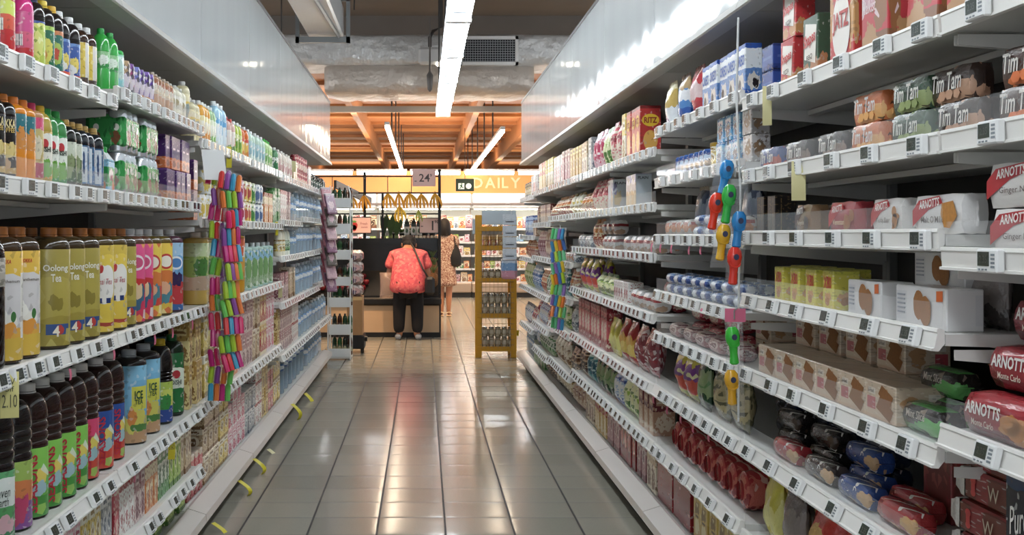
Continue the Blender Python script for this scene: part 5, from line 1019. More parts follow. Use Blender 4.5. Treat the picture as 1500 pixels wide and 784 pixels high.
tag(pp_, 'fat grey pipe running along above the drinks run', 'pipe')
for i, (x, y) in enumerate(((.18, 9.0), (.18, 13.0), (-.8, 13.2))):
    tag(part('hanger_rod', MB().tube([(x, y, 2.86), (x, y, 4.35)] if i < 2 else [(x, y, 3.9), (x, y, 4.35)], .009), mat('rod_dark', '#3c3a39', .5), None), 'thin dark ceiling hanger rod, %s from the camera' % nth(i+1), 'rod', 'hanger rods')
# small emergency lamp by the duct
o = empty('hanging_emergency_lamp', (.08, 13.9, 3.42)); tag(o, 'white round emergency lamp with curved conduit in front of the foil duct', 'lamp')
part('housing', MB().rbox(-.14, .13, -.06, .06, -.05, .16, .03), mat('lamp_white', '#dadcdd', .35), o)
part('lens', MB().ball((.12, -.03, -.05), .05, .05, .03), mat('lens_glow', '#fff6e0', .3, emit=6), o)
part('conduit', MB().tube([(0, 0, .15), (.0, 0, .28), (.04, 0, .36), (.14, 0, .41), (.14, 0, .93)], .022, 8), mat('rod_dark', '#3c3a39', .5), o)
tag(part('hanging_sensor', MB().lathe([(.008, 0), (.03, .03), (.04, .2), (.012, .25), (.006, .9)], 10, c=(.08, 13.75, 3.02)), mat('sensor_grey', '#7d7a78', .4, .4), None), 'slim grey hanging sensor below the duct', 'sensor')
beamz = 3.04
tag(part('beam_steel', MB().box(-6, 6, 16.0, 16.1, 3.02, 3.10), mat('steel_pale', '#b8b0a8', .45), None, 0), None, None, None, 'structure')

# ------------------------------------------------------------------ lamps
TUBE = mat('tube_white', '#f4fbff', .3, emit=30); TUBEW = mat('tube_warm', '#ffe9cc', .3, emit=26)
HOUS = mat('lamp_body', '#dfe3e6', .3)
def twin(y0, y1, i):
    o = empty('tube_light', (.235, (y0+y1)/2, 2.72)); tag(o, check_label('twin fluorescent tube light hanging over the aisle, %s of the line from camera' % nth(i)), 'ceiling light', 'twin tube lights over the aisle')
    L = (y1-y0)/2
    part('reflector', MB().prism([(-.085, .07), (-.085, .045), (-.03, .05), (.03, .05), (.085, .045), (.085, .07)], -L+.005, L-.005), mat('reflector_grey', '#6a6f73', .5), o, 0)
    for x in (-.062, .062): part('tube', MB().tube([(x, -L+.03, .006), (x, L-.03, .006)], .016, 8), TUBE, o)
    part('hanger', MB().tube([(0, -L+.2, .07), (0, -L+.2, 1.63 if y0 < 13 else 1.6)], .006, 5), mat('rod_dark', '#3c3a39', .5), o)
    for y in (-L+.005, L-.03): part('end_cap', MB().box(-.085, .085, y, y+.025, -.012, .045), HOUS, o, 0)
ys = [13.65 - 1.52*i for i in range(11)]
for i, y in enumerate(reversed(ys)): twin(y-1.51, y, i+1)
ROWN = {-.46: 'banana side', 1.05: 'exit sign side', -4.2: 'added outer banana side', 4.4: 'added outer exit side'}
def far_tube(x, y0, y1, z, i, m=TUBEW):
    o = empty('batten_light', (x, (y0+y1)/2, z)); tag(o, check_label('slim glowing tube light in far hall, %s row, %s from duct' % (ROWN[round(x, 2)], nth(i))), 'ceiling light', 'tube lights of the far hall')
    L = (y1-y0)/2
    part('tube', MB().tube([(0, -L, 0), (0, L, 0)], .024, 8), m, o)
    part('housing', MB().box(-.03, .03, -L, L, .03, .07), HOUS, o, 0)
    part('hanger', MB().tube([(0, L-.1, .06), (0, L-.1, .98)], .012), mat('rod_dark', '#3c3a39', .5), o)
n_ = 1
for x, ya in ((-.46, 14.4), (1.05, 15.0)):
    for j in range(5): far_tube(x, ya+j*2.4, ya+j*2.4+2.3, 2.65, j+1)
for x in (-4.2, 4.4):  # outer rows out of view, added to brighten the far ceiling
    for j in range(4): far_tube(x, 16+j*3, 18.6+j*3, 2.9, j+1)
# line of strip lights above the fridges
for i in range(8):
    x = -4.0+i*1.06
    o = empty('cove_light', (x, 22.4, 2.50)); tag(o, check_label('bright strip light above the dairy fridge, %s of the row' % nth(i+1)), 'ceiling light', 'strip lights over the fridges')
    part('tube', MB().tube([(-.48, 0, 0), (.48, 0, 0)], .03, 8), TUBE, o); part('housing', MB().box(-.5, .5, -.02, .05, .03, .08), HOUS, o, 0)
def area(name, loc, rot, sx, sy, e, col):
    l = bpy.data.lights.new(name, 'AREA'); l.shape = 'RECTANGLE'; l.size = sx; l.size_y = sy; l.energy = e; l.color = col
    ob = bpy.data.objects.new(name, l); COL.objects.link(ob); ob.location = loc; ob.rotation_euler = rot; return ob
# warm produce spotlights in the hall beyond
for i, (x, y, e) in enumerate(((-.7, 13.0, 160), (.3, 16.6, 120), (1.4, 20.5, 160), (-2.5, 19, 160), (2.2, 17, 120))):
    l = bpy.data.lights.new('produce_spotlight', 'SPOT'); l.energy = e*2.6; l.color = (1.0, .66, .38); l.spot_size = 1.5; l.spot_blend = .6; l.shadow_soft_size = .12
    ob = bpy.data.objects.new('produce_spotlight', l); COL.objects.link(ob); ob.location = (x, y, 3.3)
for i, (y, z, p) in enumerate(((18.5, 3.12, 32), (22.6, 2.66, 65), (30, 2.9, 90), (37, 2.9, 90))):
    area('added_hall_fill', (0, y, z), (PI, 0, 0), 7, .5, p, (1.0, .80, .6))  # fill lamps without fixtures, added to light the orange ceiling from below
for i, y in enumerate((3.0, 8.0, 12.4)):
    for s in (-1, 1): area('added_ceiling_fill', (s*2.6, y, 2.75), (PI, 0, 0), .3, 3.5, 14, (1.0, .97, .93))  # unseen fill added behind the shelving to lift the grey ceiling
w = bpy.data.worlds.new('World'); SC.world = w; w.use_nodes = True
w.node_tree.nodes['Background'].inputs[0].default_value = (.9, .95, 1, 1); w.node_tree.nodes['Background'].inputs[1].default_value = .8
# ------------------------------------------------------------------ camera
cam = bpy.data.cameras.new('camera'); co = bpy.data.objects.new('camera', cam); COL.objects.link(co)
co.location = (0, 0, EYE); co.rotation_euler = (PI/2, 0, 0)
cam.sensor_width = 36; cam.lens = 36*F/1500; cam.shift_x = (750-CX)/1500; cam.shift_y = -(392-CY)/1500
cam.clip_start = .05; cam.clip_end = 120; SC.camera = co
SC.view_settings.view_transform = 'Standard'; SC.view_settings.look = 'None'; SC.view_settings.exposure = 0.26; SC.view_settings.gamma = 1; SC.view_settings.use_curve_mapping = False
# ------------------------------------------------------------------ clip strips with small goods
BLK = mat('black_metal', '#1b1a1a', .45, .3)
def marker_pack(loc, rz, cols, label, group):
    cols = [c for c in cols]
    o = link('marker_pack', MB().rbox(-.003, 0, -.05, .05, -.035, .04, .002).mesh('marker_pack', clear_mat('blister', '#e9edf0', .10, .1)), None, loc, 0, (mk.uniform(-.22, .22), mk.uniform(-.25, .1), rz)); o.scale = (1.15, 1.15, 1.15)
    tag(o, check_label(label), 'toy pack', group)
    for i, c in enumerate(cols):
        m_ = MB().tube([(.012, -.036+.024*i, -.034), (.012, -.036+.024*i, .022), (.012, -.036+.024*i, .03)], [.0105, .0105, .006], 8)
        link('marker', m_.mesh('marker', mat('mk_'+c.strip('#'), c, .3)), o)
    return o
CS = ['#d8306a', '#a8c83a', '#d83a3a', '#8a4a9c', '#3f9ac0', '#e07a3a', '#c02a7a', '#6abf5a']
def strip(nm, top, bot, label):
    o = link(nm, MB().rbox(-.006, .006, -.006, .006, bot-top, 0, .001).mesh(nm, mat('strip_white', '#dddfde', .4)), None, None); return o
def clip_strip(x, y, z1, z0, label, w=.02):
    o = link('clip_strip', MB().rbox(-.002, .002, -w/2, w/2, z0-z1, 0, .0008).mesh('clip_strip', mat('strip_white', '#dddfde', .4)), None, (x, y, z1)); tag(o, check_label(label), 'hanging strip', 'hanging display strips')
    h_ = MB().tube([(0, 0, 0), (-.01, 0, .02), (-.03, 0, .03), (-.06, 0, .02)], .002, 5)
    link('hook', h_.mesh('hook', mat('wire', '#b8bbbd', .3, .8)), o); return o
mk = random.Random(4)
clip_strip(-.905, 4.93, 1.62, .62, 'white hanging strip carrying pink and green marker packs between drinks bays')
lead = link('header_card', MB().add([(0, -.05, 0), (0, .05, 0), (.03, .055, -.13), (.03, -.045, -.13), (-.003, -.05, 0), (-.003, .05, 0), (.027, .055, -.13), (.027, -.045, -.13)], [(0, 1, 2, 3), (4, 7, 6, 5), (0, 4, 5, 1), (3, 2, 6, 7), (0, 3, 7, 4), (1, 5, 6, 2)]).mesh('header_card', mat('strip_white', '#dddfde', .4)), None, (-.90, 4.86, 1.66), math.radians(-60))
tag(lead, 'white folded header card on top of the marker pack strip', 'card')
for i in range(13):
    for j in range(2 if i < 11 else 1):
        cols = [CS[(i*3+j*2+q*(2 if i % 3 else 1)) % 8] for q in range(4)] if i not in (6, 9) else ['#c02a7a', '#d8306a', '#8a4a9c', '#3f9ac0'] if j == 0 else ['#a8c83a', '#6abf5a', '#a8c83a', '#e07a3a']
        marker_pack((-.885+j*.05+(i % 3)*.006, 4.9-.02*j, 1.545-.077*i-.02*j), math.radians(-55+mk.uniform(-20, 20)+j*15), cols, 'clear pack of coloured marker pens, %s down, %s of drinks run strip' % (nth(i+1), 'inner side' if j == 0 else 'outer side'), 'marker packs on the drinks strip')
clip_strip(.93, 7.72, 1.36, .66, 'white hanging strip carrying colourful marker packs on the biscuit run')
for i in range(9):
    cols = [['#4fae6a', '#6abf8a', '#8a6ab0', '#3f8ab8', '#d8b83a', '#e07a3a', '#3f6ab0', '#a8c83a'][(i*3+q) % 8] for q in range(4)]
    marker_pack((.915, 7.68, 1.30-.075*i), math.radians(-125+mk.uniform(-15, 15)), cols, 'clear pack of green and blue pens, %s down the strip on the biscuit run' % nth(i+1), 'marker packs on the biscuit strip')
clip_strip(-.90, 10.3, 1.78, .82, 'white hanging strip carrying pink pouches at the far drinks end')
PCH = ['#b8707c', '#8f5f7c', '#c07a88', '#6a5f58', '#a84a5c', '#d8b0b8']
for i in range(14):
    c = PCH[i % 6]
    m_ = MB().rbox(-.012, .012, -.05, .05, -.2, 0, .008)
    o = link('slim_pouch', m_.mesh('slim_pouch', pm('pouch_'+c.strip('#'), [(0, c), (.86, '#b0909a')], [('n', .5, .4, .24, .2, '#c9a0aa')], None, .25)), None, (-.885+(i % 2)*.035, 10.25-(i % 2)*.03, 1.72-.058*i), 0, (0, math.radians(-24), math.radians(-60)))
    tag(o, check_label('slim foil pouch, %s down the far hanging strip, %s' % (nth(i+1), ('pink', 'purple', 'pale pink', 'grey green', 'dark pink', 'light pink')[i % 6])), 'pouch', 'slim pouches on the far strip')
    link('seal', MB().box(-.013, .013, -.049, .049, -.012, -.004).mesh('seal', mat('seal_grey', '#c9c4c4', .3), 0), o)
clip_strip(.885, 11.45, 1.58, .85, 'white hanging strip with pale price cards at the far biscuit end')
for i in range(4):
    o = link('ticket_card', MB().rbox(-.002, .002, -.07, .07, -.11, 0, .001).mesh('ticket_card', pm('tick', [(0, '#c3ccd6'), (.5, '#d3dae2')], [('r', .5, .3, .3, .05, '#3a3f4a')], None, .4)), None, (.865, 11.4, 1.50-.115*i), 0, (0, math.radians(8), math.radians(-100)))
    tag(o, check_label('pale printed card, %s down the strip at the far biscuit end' % nth(i+1)), 'card', 'pale cards on the far biscuit strip')
o = link('hanging_pouch', MB().rbox(-.03, .03, -.08, .08, -.2, 0, .02).mesh('hanging_pouch', pm('pinkblue', [(0, '#c9869c'), (.42, '#6f9ac8'), (.8, '#b8c4d4')], (), None, .3)), None, (.86, 11.38, 1.05), 0, (0, 0, math.radians(-100)))
tag(o, 'soft pink and blue pouch hanging below the pale cards', 'pouch'); link('seal', MB().box(-.031, .031, -.07, .07, -.01, -.002).mesh('seal2', mat('seal_grey', '#c9c4c4', .3), 0), o)
# toy whistles on clear cards between the two near biscuit bays
Yt = 3.42
def clear_card(px0, py0, px1, py1, wpx, Y, label):
    a, b = at(px0, py0, Y), at(px1, py1, Y); w = wpx*Y/F
    v = [(p[0]-o_[0], p[1]-a[1]+e, p[2]-a[2]) for o_ in (a,) for e in (0, .002) for p in ((a[0]-w/2, a[1], a[2]), (a[0]+w/2, a[1], a[2]), (b[0]+w/2, b[1], b[2]), (b[0]-w/2, b[1], b[2]))]
    o = link('hanging_card', MB().add(v, [(0, 1, 2, 3), (4, 7, 6, 5), (0, 4, 5, 1), (2, 6, 7, 3), (0, 3, 7, 4), (1, 5, 6, 2)]).mesh('clear_card', clear_mat('blister', '#e9edf0', .10, .1), 0), None, a)
    tag(o, check_label(label), 'card', 'clear cards of the toy strips')
    pn = link('punched_tab', MB().tube([(0, -.004, .005), (0, -.004, .03), (.01, -.004, .04)], .0025, 5).mesh('punched_tab', mat('wire', '#b8bbbd', .3, .8)), o)
clear_card(1066, 215, 1036, 345, 20, 3.44, 'slanted clear backing card behind the blue and red toys')
clear_card(1076, 262, 1052, 392, 24, 3.40, 'clear backing card behind the green and yellow toys')
clear_card(1084, 262, 1074, 440, 26, 3.37, 'clear backing card behind the second blue and red toys')
clear_card(1075, 470, 1078, 612, 26, 3.40, 'lowest clear backing card beside the wafer boxes')
o = link('white_cord', MB().tube([(0, 0, 0), (-.012, -.02, -.25), (.004, -.01, -.55), (.0, 0, -.9), (.0, 0, -1.25)], .0035, 6).mesh('white_cord', mat('strip_white', '#dddfde', .4)), None, (.975, 3.52, 1.97)); tag(o, 'thin white cord hanging from the header rail beside the toys', 'cord')
def toy(px, py0, py1, Y, c, label, ln):
    x, y, z = at(px, (py0+py1)/2, Y); h = (py1-py0)*Y/F
    b = MB().lathe([(.008, -h*.5), (.013, -h*.46), (.011, -h*.2), (.0125, -h*.02), (.019, h*.1), (.021, h*.24), (.018, h*.4), (.010, h*.5)], 14, 2.6)
    o = link('toy_whistle', b.mesh('toy_whistle', mat('toy_'+c.strip('#'), c, .18)), None, (x, y-.022, z), 0, (0, math.radians(ln), 0)); tag(o, check_label(label), 'toy', 'plastic toys on clear cards')
    link('window', disc(0, 0, 0, .008, .009).xf(Matrix.Translation((0, -.0205, h*.24)) @ Matrix.Rotation(-PI/2, 4, 'Z')).mesh('window', mat('toy_dark', '#3a3f5a', .2), 0), o)
    r = MB(); pts = [(.015*math.cos(a*PI/5), 0, h*.06+.010*math.sin(a*PI/5)-h*.0) for a in range(11)]
    r.tube([(p[0], -.012, p[2]) for p in pts], .003, 6); link('ring', r.mesh('ring', mat('toy_'+c.strip('#'), c, .18)), o)
for px, a_, b_, Y, c, lb, ln in ((1059, 235, 286, 3.43, '#2f86c8', 'upper blue toy whistle on the slanted card', 12), (1044, 283, 337, 3.43, '#dc3a26', 'upper red toy whistle on the slanted card', 10), (1063, 271, 328, 3.39, '#35b048', 'upper green toy whistle beside the blue one', 8), (1055, 329, 382, 3.39, '#d8a82c', 'upper yellow toy whistle below the green one', 8),
        (1078, 310, 363, 3.36, '#2f7fc0', 'second blue toy whistle nearest the biscuit packs', 6), (1072, 362, 417, 3.36, '#d83a30', 'second red toy whistle at the card bottom', 4), (1071, 478, 533, 3.38, '#3cb83e', 'lower green toy whistle beside the wafer boxes', -4), (1069, 541, 592, 3.38, '#d8a22c', 'lowest yellow toy whistle beside the wafer boxes', -2)):
    toy(px, a_, b_, Y, c, lb, ln)
o = link('promo_ticket', MB().box(-.002, .002, -.03, .03, -.02, .02).mesh('promo_ticket', PINK, 0), None, at(1077, 462, 3.4), 0, (0, 0, math.radians(-95))); tag(o, 'pink ticket clipped above the lower green toy', 'ticket')

# ------------------------------------------------------------------ white wire rack at the end of the drinks run
def white_rack():
    Y = 11.9; x0, x1 = -.985, -.755; o = empty('wire_rack', ((x0+x1)/2, Y, 0)); tag(o, 'white wire end rack with seven label fronted shelves', 'rack')
    W = mat('rack_white', '#dfe1e0', .35); cx = (x0+x1)/2
    for x in (x0-cx, x1-cx):
        for y in (-.13, .16): part('post', MB().tube([(x, y, 0), (x, y, 1.72), (x*.8, y, 1.80)], .008, 6), W, o)
    for i, (pa, pb) in enumerate(((291, 305), (328, 343), (366, 380), (405, 418), (435, 449), (474, 489), (509, 521))):
        z1, z0 = EYE-(pa-CY)*Y/F, EYE-(pb-CY)*Y/F
        sh = part('shelf', MB().box(x0-cx+.01, x1-cx-.01, -.13, .16, z0, z0+.012), W, o, 0)
        part('label_front', MB().rbox(x0-cx+.01, x1-cx-.005, -.142, -.132, z0, z1, .003), mat('rack_panel', '#e3e8ea', .3), sh, 0)
        for j in range(4):
            R = .026; c = ['#23402a', '#2a5a34', '#1f2a24', '#4a2a1e'][(i*2+j) % 4]; k = ('rb', c)
            if k not in PR: bottle(k, {'#23402a': 'dark green', '#2a5a34': 'mid green', '#1f2a24': 'black green', '#4a2a1e': 'brown'}[c] + ' small bottle', .2, R, c, '#2a2a28', pm('rb_'+c.strip('#'), [(0, '#8a8f6a'), (.5, c)], [('n', .5, .5, .3, .3, '#b8b48a')], None, .3, True), (.2, .55), seg=10)
            p = PR[k]; put(p, (x0+.034+.054*j+R, Y-.05, z0+.0125), -PI/2, '%s, %s across, %s shelf down, white wire rack' % (p.desc, nth(j+1), nth(i+1)), 'bottles on the white wire rack')
    part('base_frame', MB().tube([(x0-cx, -.13, .02), (x1-cx, -.13, .02), (x1-cx, .16, .02)], .01, 6), W, o)
white_rack()
Y = 12.5
o = empty('display_plinth', (-.71, Y, 0)); tag(o, 'low black wheeled plinth under the cardboard box', 'plinth')
part('base', MB().rbox(-.14, .07, -.15, .2, .05, .2, .01), BLK, o)
for x in (-.1, .04):
    for y in (-.1, .15): part('wheel', MB().tube([(x-.012, y, .03), (x+.012, y, .03)], .03, 12), mat('rubber', '#232323', .7), o)
part('bumper_knob', MB().tube([(.07, -.1, .16), (.1, -.1, .16)], .03, 12), BLK, o)
o = link('cardboard_box', MB().rbox(-.12, .05, -.14, .16, 0, .42, .004).mesh('cardboard_box', mat('cardboard', '#a9825a', .7, noise=.15, bscale=20)), None, (-.71, Y, .2005)); tag(o, 'tall brown cardboard box on the black plinth', 'box')
link('tape', MB().box(-.118, .048, -.142, -.1405, .38, .415).mesh('tape', mat('tape', '#c9a878', .3), 0), o)
for i in range(4):
    b = MB().rbox(-.12, .05, -.12, .14, 0, .125, .03)
    o = link('wrapped_pack', b.mesh('wrapped_pack', pm('wrap_pack', [(0, '#8a7a78'), (.5, '#b09a96'), (.9, '#a0908c')], [('n', .5, .5, .36, .3, '#c9a0a0'), ('n', .4, .4, .2, .2, '#5a4a6a')], (6, 6, .2, '#d8d0cc', '#6a4a4a'), .12, bump=.6)), None, (-.71, Y, .621+i*.126))
    tag(o, check_label('clear wrapped toiletry pack, %s from the bottom of the stack on the cardboard box' % nth(i+1)), 'pack', 'wrapped packs in the stack')
    link('film_seam', MB().tube([(-.035, -.121, .02), (-.035, -.123, .11)], .004, 5).mesh('film_seam', mat('film', '#d8d4d2', .1)), o)
# ------------------------------------------------------------------ yellow wire rack of jars at the end of the biscuit run
def yellow_rack():
    Y = 11.95; x0, x1 = .565, .95; cx = .757; o = empty('yellow_rack', (cx, Y, 0)); tag(o, 'yellow steel rack of glass jars at the biscuit run end', 'rack')
    M = mat('rack_yellow', '#c48f1e', .4); W = mat('rack_wire', '#8a7a5a', .4, .4)
    part('post', MB().rbox(x0-cx-.02, x0-cx+.05, -.02, .05, 0, 1.5, .006), M, o); part('post', MB().rbox(x1-cx-.03, x1-cx+.03, -.02, .05, 0, 1.42, .006), M, o)
    for x in (x0-cx, x1-cx-.03): part('post', MB().rbox(x, x+.03, .42, .46, 0, 1.4, .004), M, o)
    for i, z in enumerate((.10, .45, .82, 1.16, 1.36)):
        part('shelf', join(MB().box(x0-cx, x1-cx, 0, .44, z-.02, z), MB().rbox(x0-cx, x1-cx, -.025, 0, z-.03, z+.02, .004)), M, o, 0)
    wr = MB()
    for i in range(8): wr.tube([(x0-cx+.05+i*.042, -.03, .1), (x0-cx+.05+i*.042, -.03, 1.36)], .0025, 4)
    for i in range(22): wr.tube([(x0-cx+.03, -.03, .14+i*.055), (x1-cx, -.03, .14+i*.055)], .0025, 4)
    part('wire_grid', wr, W, o)
    part('sign_panel', MB().rbox(x0-cx+.05, x1-cx+.02, -.03, -.015, 1.40, 1.545, .004), mat('sign_pale', '#b9c4cc', .4), o)
    part('side_sign', MB().rbox(x0-cx-.05, x0-cx-.022, -.02, 0, 1.30, 1.46, .002), mat('sign_pale', '#b9c4cc', .4), o)
    G = pm('jar_glass', [(0, '#7a7460'), (.5, '#9a957f')], [('n', .5, .5, .36, .36, '#c9c4b0')], None, .06, True)
    H, R = .11, .034
    b = MB().lathe([(R*.85, 0), (R, .01), (R, H*.7), (R*.75, H*.82), (R*.75, H*.84)], 12, c=(-R, 0, 0)); l = MB().lathe([(R*.85, H*.84), (R*.85, H), (R*.7, H*1.01)], 12, c=(-R, 0, 0))
    reg('jar', 'glass_jar', 'jar', 'small glass jar with shiny lid', b.mesh('jar', G), [('lid', l.mesh('lid', mat('jar_lid', '#c9c9c4', .15, .9)))], 2*R, 2*R, H)
    for zi, z in enumerate((.10, .45, .82)):
        for k in range(2 if zi != 2 else 1):
            for j in range(5):
                put(PR['jar'], (x0+.085+j*.069, Y+.04, z+.0005+k*.112), -PI/2, 'shiny lidded jar, %s across, %s tier, %s compartment of yellow rack' % (nth(j+1), ('bottom', 'upper')[k], ('lowest', 'middle', 'third')[zi]), 'glass jars in the yellow rack')
    for j in range(4): put(PR[gx_], (x0+.10+j*.08, Y+.11, 1.1605), -PI/2, 'red gold tin, %s across top compartment of the yellow rack' % nth(j+1), 'tins in the yellow rack')
gx_ = g_('can', 'red and gold', .075, .13, .075, 'tin')
yellow_rack()

# ------------------------------------------------------------------ produce stand
SY = 14.35
def stand():
    o = empty('produce_stand', (-.75, SY, 0)); tag(o, 'black produce stand with banana rail behind the bending shopper', 'stand')
    X0, X1 = -1.05, .96        # relative to -.75
    X1 = .97
    part('front_panel', MB().box(X0, X1-.02, .0, .05, .06, .40), mat('stand_beige', '#c9a884', .5, noise=.1, bscale=10), o, 0)
    part('plinth', MB().box(X0, X1, -.01, .9, 0, .06), BLK, o, 0)
    part('bumper', MB().rbox(X0-.02, X1+.01, -.04, .06, .40, .50, .02), BLK, o)
    part('bin', MB().prism([(0, 0)], 0, 0) if 0 else MB().box(X0, X1, .05, .9, .38, .52), BLK, o, 0)
    t1 = MB(); t1.add([(X0, .06, .52), (X1, .06, .52), (X1, .55, .82), (X0, .55, .82), (X0, .06, .50), (X1, .06, .50), (X1, .55, .78), (X0, .55, .78)], [(0, 1, 2, 3), (4, 7, 6, 5), (0, 4, 5, 1), (3, 2, 6, 7), (0, 3, 7, 4), (1, 5, 6, 2)])
    part('sloped_tier', t1, BLK, o, 0)
    part('riser', MB().box(X0, X1, .55, .60, .5, 1.22), mat('black_gloss', '#141414', .2), o, 0)
    part('upper_shelf', MB().box(X0, X1, .50, .9, 1.20, 1.235), BLK, o, 0)
    part('price_rail', MB().box(X0, X1, .48, .50, 1.17, 1.245), mat('black_gloss', '#141414', .2), o, 0)
    part('side_panel', MB().box(X1-.02, X1, .0, .9, .06, .55), BLK, o, 0)
    for x in (X0+.05, -.02, X1-.015):
        part('post', MB().rbox(x-.018, x+.018, .02 if x > .9 else .6, .06 if x > .9 else .64, .0 if x > .9 else 1.2, 2.12, .004), BLK, o)
    part('post', MB().rbox(.20, .23, .62, .66, 1.2, 1.85, .004), BLK, o)
    for z, y in ((2.03, .04), (1.82, .04), (1.56, .3)): part('rail', MB().tube([(X0, y, z), (X1, y, z)], .010, 6), BLK, o)
    for x in (X0+.2, -.4, 0, .3, .6): part('roof_bar', MB().tube([(x, .04, 2.03), (x, .04, 1.82)], .006, 5), BLK, o)
    for x in (X0+.05, -.02, X1-.015): part('roof_bar', MB().tube([(x, .04, 2.03), (x, .62, 2.03)], .008, 5), BLK, o)
    sb = MB(); a = at(489, 264, 13.2); b = at(541, 290, 15.2)
    sb.add([(p[0]+.75, p[1]-SY, p[2]+dz) for dz in (0, -.09) for p in ((a[0], a[1], a[2]), (b[0], b[1], b[2]), (b[0]+.03, b[1], b[2]), (a[0]+.03, a[1], a[2]))], [(0, 1, 2, 3), (4, 7, 6, 5), (0, 4, 5, 1), (1, 5, 6, 2), (2, 6, 7, 3), (3, 7, 4, 0)])
    part('side_beam', sb, BLK, o, 0)
stand()
def banana_bunch(x, y, z, n, col, label, sc=1.0):
    o = empty('banana_bunch', (x, y, z)); tag(o, check_label(label), 'bananas', 'banana bunches on the rail')
    part('stalk', MB().tube([(0, 0, .03), (0, 0, -.01)], [.008, .014], 6), mat('ban_stalk', '#6a5a2a', .6), o)
    for i in range(n):
        a = (i-(n-1)/2)*.5; pts = []; rs = []
        for k in range(7):
            q = k/6; r = .012+.075*math.sin(q*PI*.62); pts.append((sc*(math.sin(a)*r*1.3+.02*q), sc*(-math.cos(a)*r*.7-.012*(i % 2)), -sc*(.23-.02*abs(i-1))*q)); rs.append(sc*(.006, .013, .0165, .0175, .0165, .012, .004)[k])
        part('banana', MB().tube(pts, rs, 8), mat('ban_'+col.strip('#'), col, .4, noise=.15, bscale=20), o, 60)
for i, (px, py, n, c, w) in enumerate(((514, 287, 4, '#dc9c1e', 'first from the strawberry sign end'), (533, 287, 4, '#d8941c', 'second, over the strawberry sign'), (568, 284, 4, '#dba022', 'third along the rail'), (584, 284, 3, '#d89a1e', 'fourth along the rail'), (600, 284, 5, '#dfa424', 'fifth along the rail'), (617, 285, 4, '#d8981e', 'sixth along the rail'), (637, 284, 4, '#dc9e22', 'last, by the thin post'), (585, 303, 4, '#c9a82c', 'lower greenish one'), (613, 309, 3, '#8a9a34', 'small green one below the rail'))):
    banana_bunch(*at(px, py, SY+.0), n, c, 'hanging bunch of bananas, ' + w, .88 if i < 8 else .65)
def sign(px0, py0, px1, py1, Y, c, label, txt=(), nm='price_sign'):
    a, b = at(px0, py0, Y), at(px1, py1, Y); cx, cz = (a[0]+b[0])/2, (a[2]+b[2])/2; w, h = b[0]-a[0], a[2]-b[2]
    o = empty(nm, (cx, Y, cz), -PI/2); tag(o, check_label(label), 'sign')
    part('board', MB().rbox(-.01, 0, -w/2, w/2, -h/2, h/2, .003), mat('sgn_'+c.strip('#'), c, .45), o)
    fr = MB()
    for q in ((-w/2, w/2, -h/2, -h/2+.008), (-w/2, w/2, h/2-.008, h/2), (-w/2, -w/2+.008, -h/2, h/2), (w/2-.008, w/2, -h/2, h/2)): fr.box(-.011, .002, *q)
    part('frame', fr, BLK if 'hanging' not in label else mat('sgn_edge', '#c9a0a0', .4), o, 0)
    for s_, sz, y, z, hx in txt: link('lettering', shift(text_mb(s_, sz, None, .01), .0015, y*w, z*h).mesh('lettering', INK(hx), 0), o)
    return o, w, h
sign(604, 248, 638, 273, SY-.02, '#dcb8b0', 'pink hanging price sign reading 24 above the bananas', [('24', .10, .02, 0, '#4a3a3a'), ('9', .04, .3, .14, '#4a3a3a'), ('-', .012, -.36, -.2, '#6a5a5a')])
sign(614, 319, 643, 342, SY+.2, '#d9bcb2', 'pink framed price sign reading 1 on the produce stand', [('1', .12, .18, 0, '#3a3030'), ('90', .04, .38, .24, '#3a3030'), ('-', .012, -.36, -.05, '#6a5a5a')])
o, w_, h_ = sign(510, 318, 544, 342, SY-.1, '#dcb4a8', 'pink framed sign with a strawberry picture on the produce stand', [('Fresh', .03, .18, .1, '#a86a6a'), ('sweet', .02, .2, -.12, '#a86a6a')], 'picture_sign')
link('strawberry', join(disc(.001, -.07, -.01, .045, .05, 14, .2), disc(.001, -.07, -.035, .03, .04, 12)).mesh('strawberry', mat('straw', '#c2332c', .5, noise=.3, bscale=90), 0), o)
link('leaf', disc(.002, -.07, .045, .03, .014, 10, .5).mesh('leaf', mat('leafg', '#6a9a4a', .5), 0), o)
# vegetables and fruit
for i, (px, py, h, tone) in enumerate(((562, 352, .3, '#2f4a26'), (572, 352, .33, '#3f5f2e'), (581, 352, .28, '#466a34'))):
    x, y, z = at(px, py, SY+.68); o = empty('leafy_greens', (x, y, 1.236)); tag(o, check_label('bundle of long green leaves, %s from the stand middle post' % nth(i+1)), 'vegetable', 'leafy greens on the stand')
    lr = random.Random(i)
    lf = MB()
    for k in range(16):
        a = lr.uniform(-.8, .8); b_ = lr.uniform(-.5, .5); L = h*lr.uniform(.75, 1.05)
        p = [(a*.05*q*q*2, b_*.05*q-.02, L*q) for q in (0, .35, .7, 1)]; wv = (.006, .018, .024, .004)
        v = [(c_[0]+sg*wv[j], c_[1], c_[2]) for j, c_ in enumerate(p) for sg in (-1, 1)] + [(c_[0]+sg*wv[j], c_[1]+.003, c_[2]) for j, c_ in enumerate(p) for sg in (-1, 1)]
        lf.add(v, [(2*j, 2*j+1, 2*j+3, 2*j+2) for j in range(3)] + [(8+2*j, 8+2*j+2, 8+2*j+3, 8+2*j+1) for j in range(3)])
    part('leaves', lf, mat('leaf_'+tone.strip('#'), tone, .5, noise=.3, bscale=30), o)
    part('stem', MB().lathe([(.025, 0), (.03, .02), (.02, .07)], 10), mat('stem_pale', '#9aa86a', .5), o)
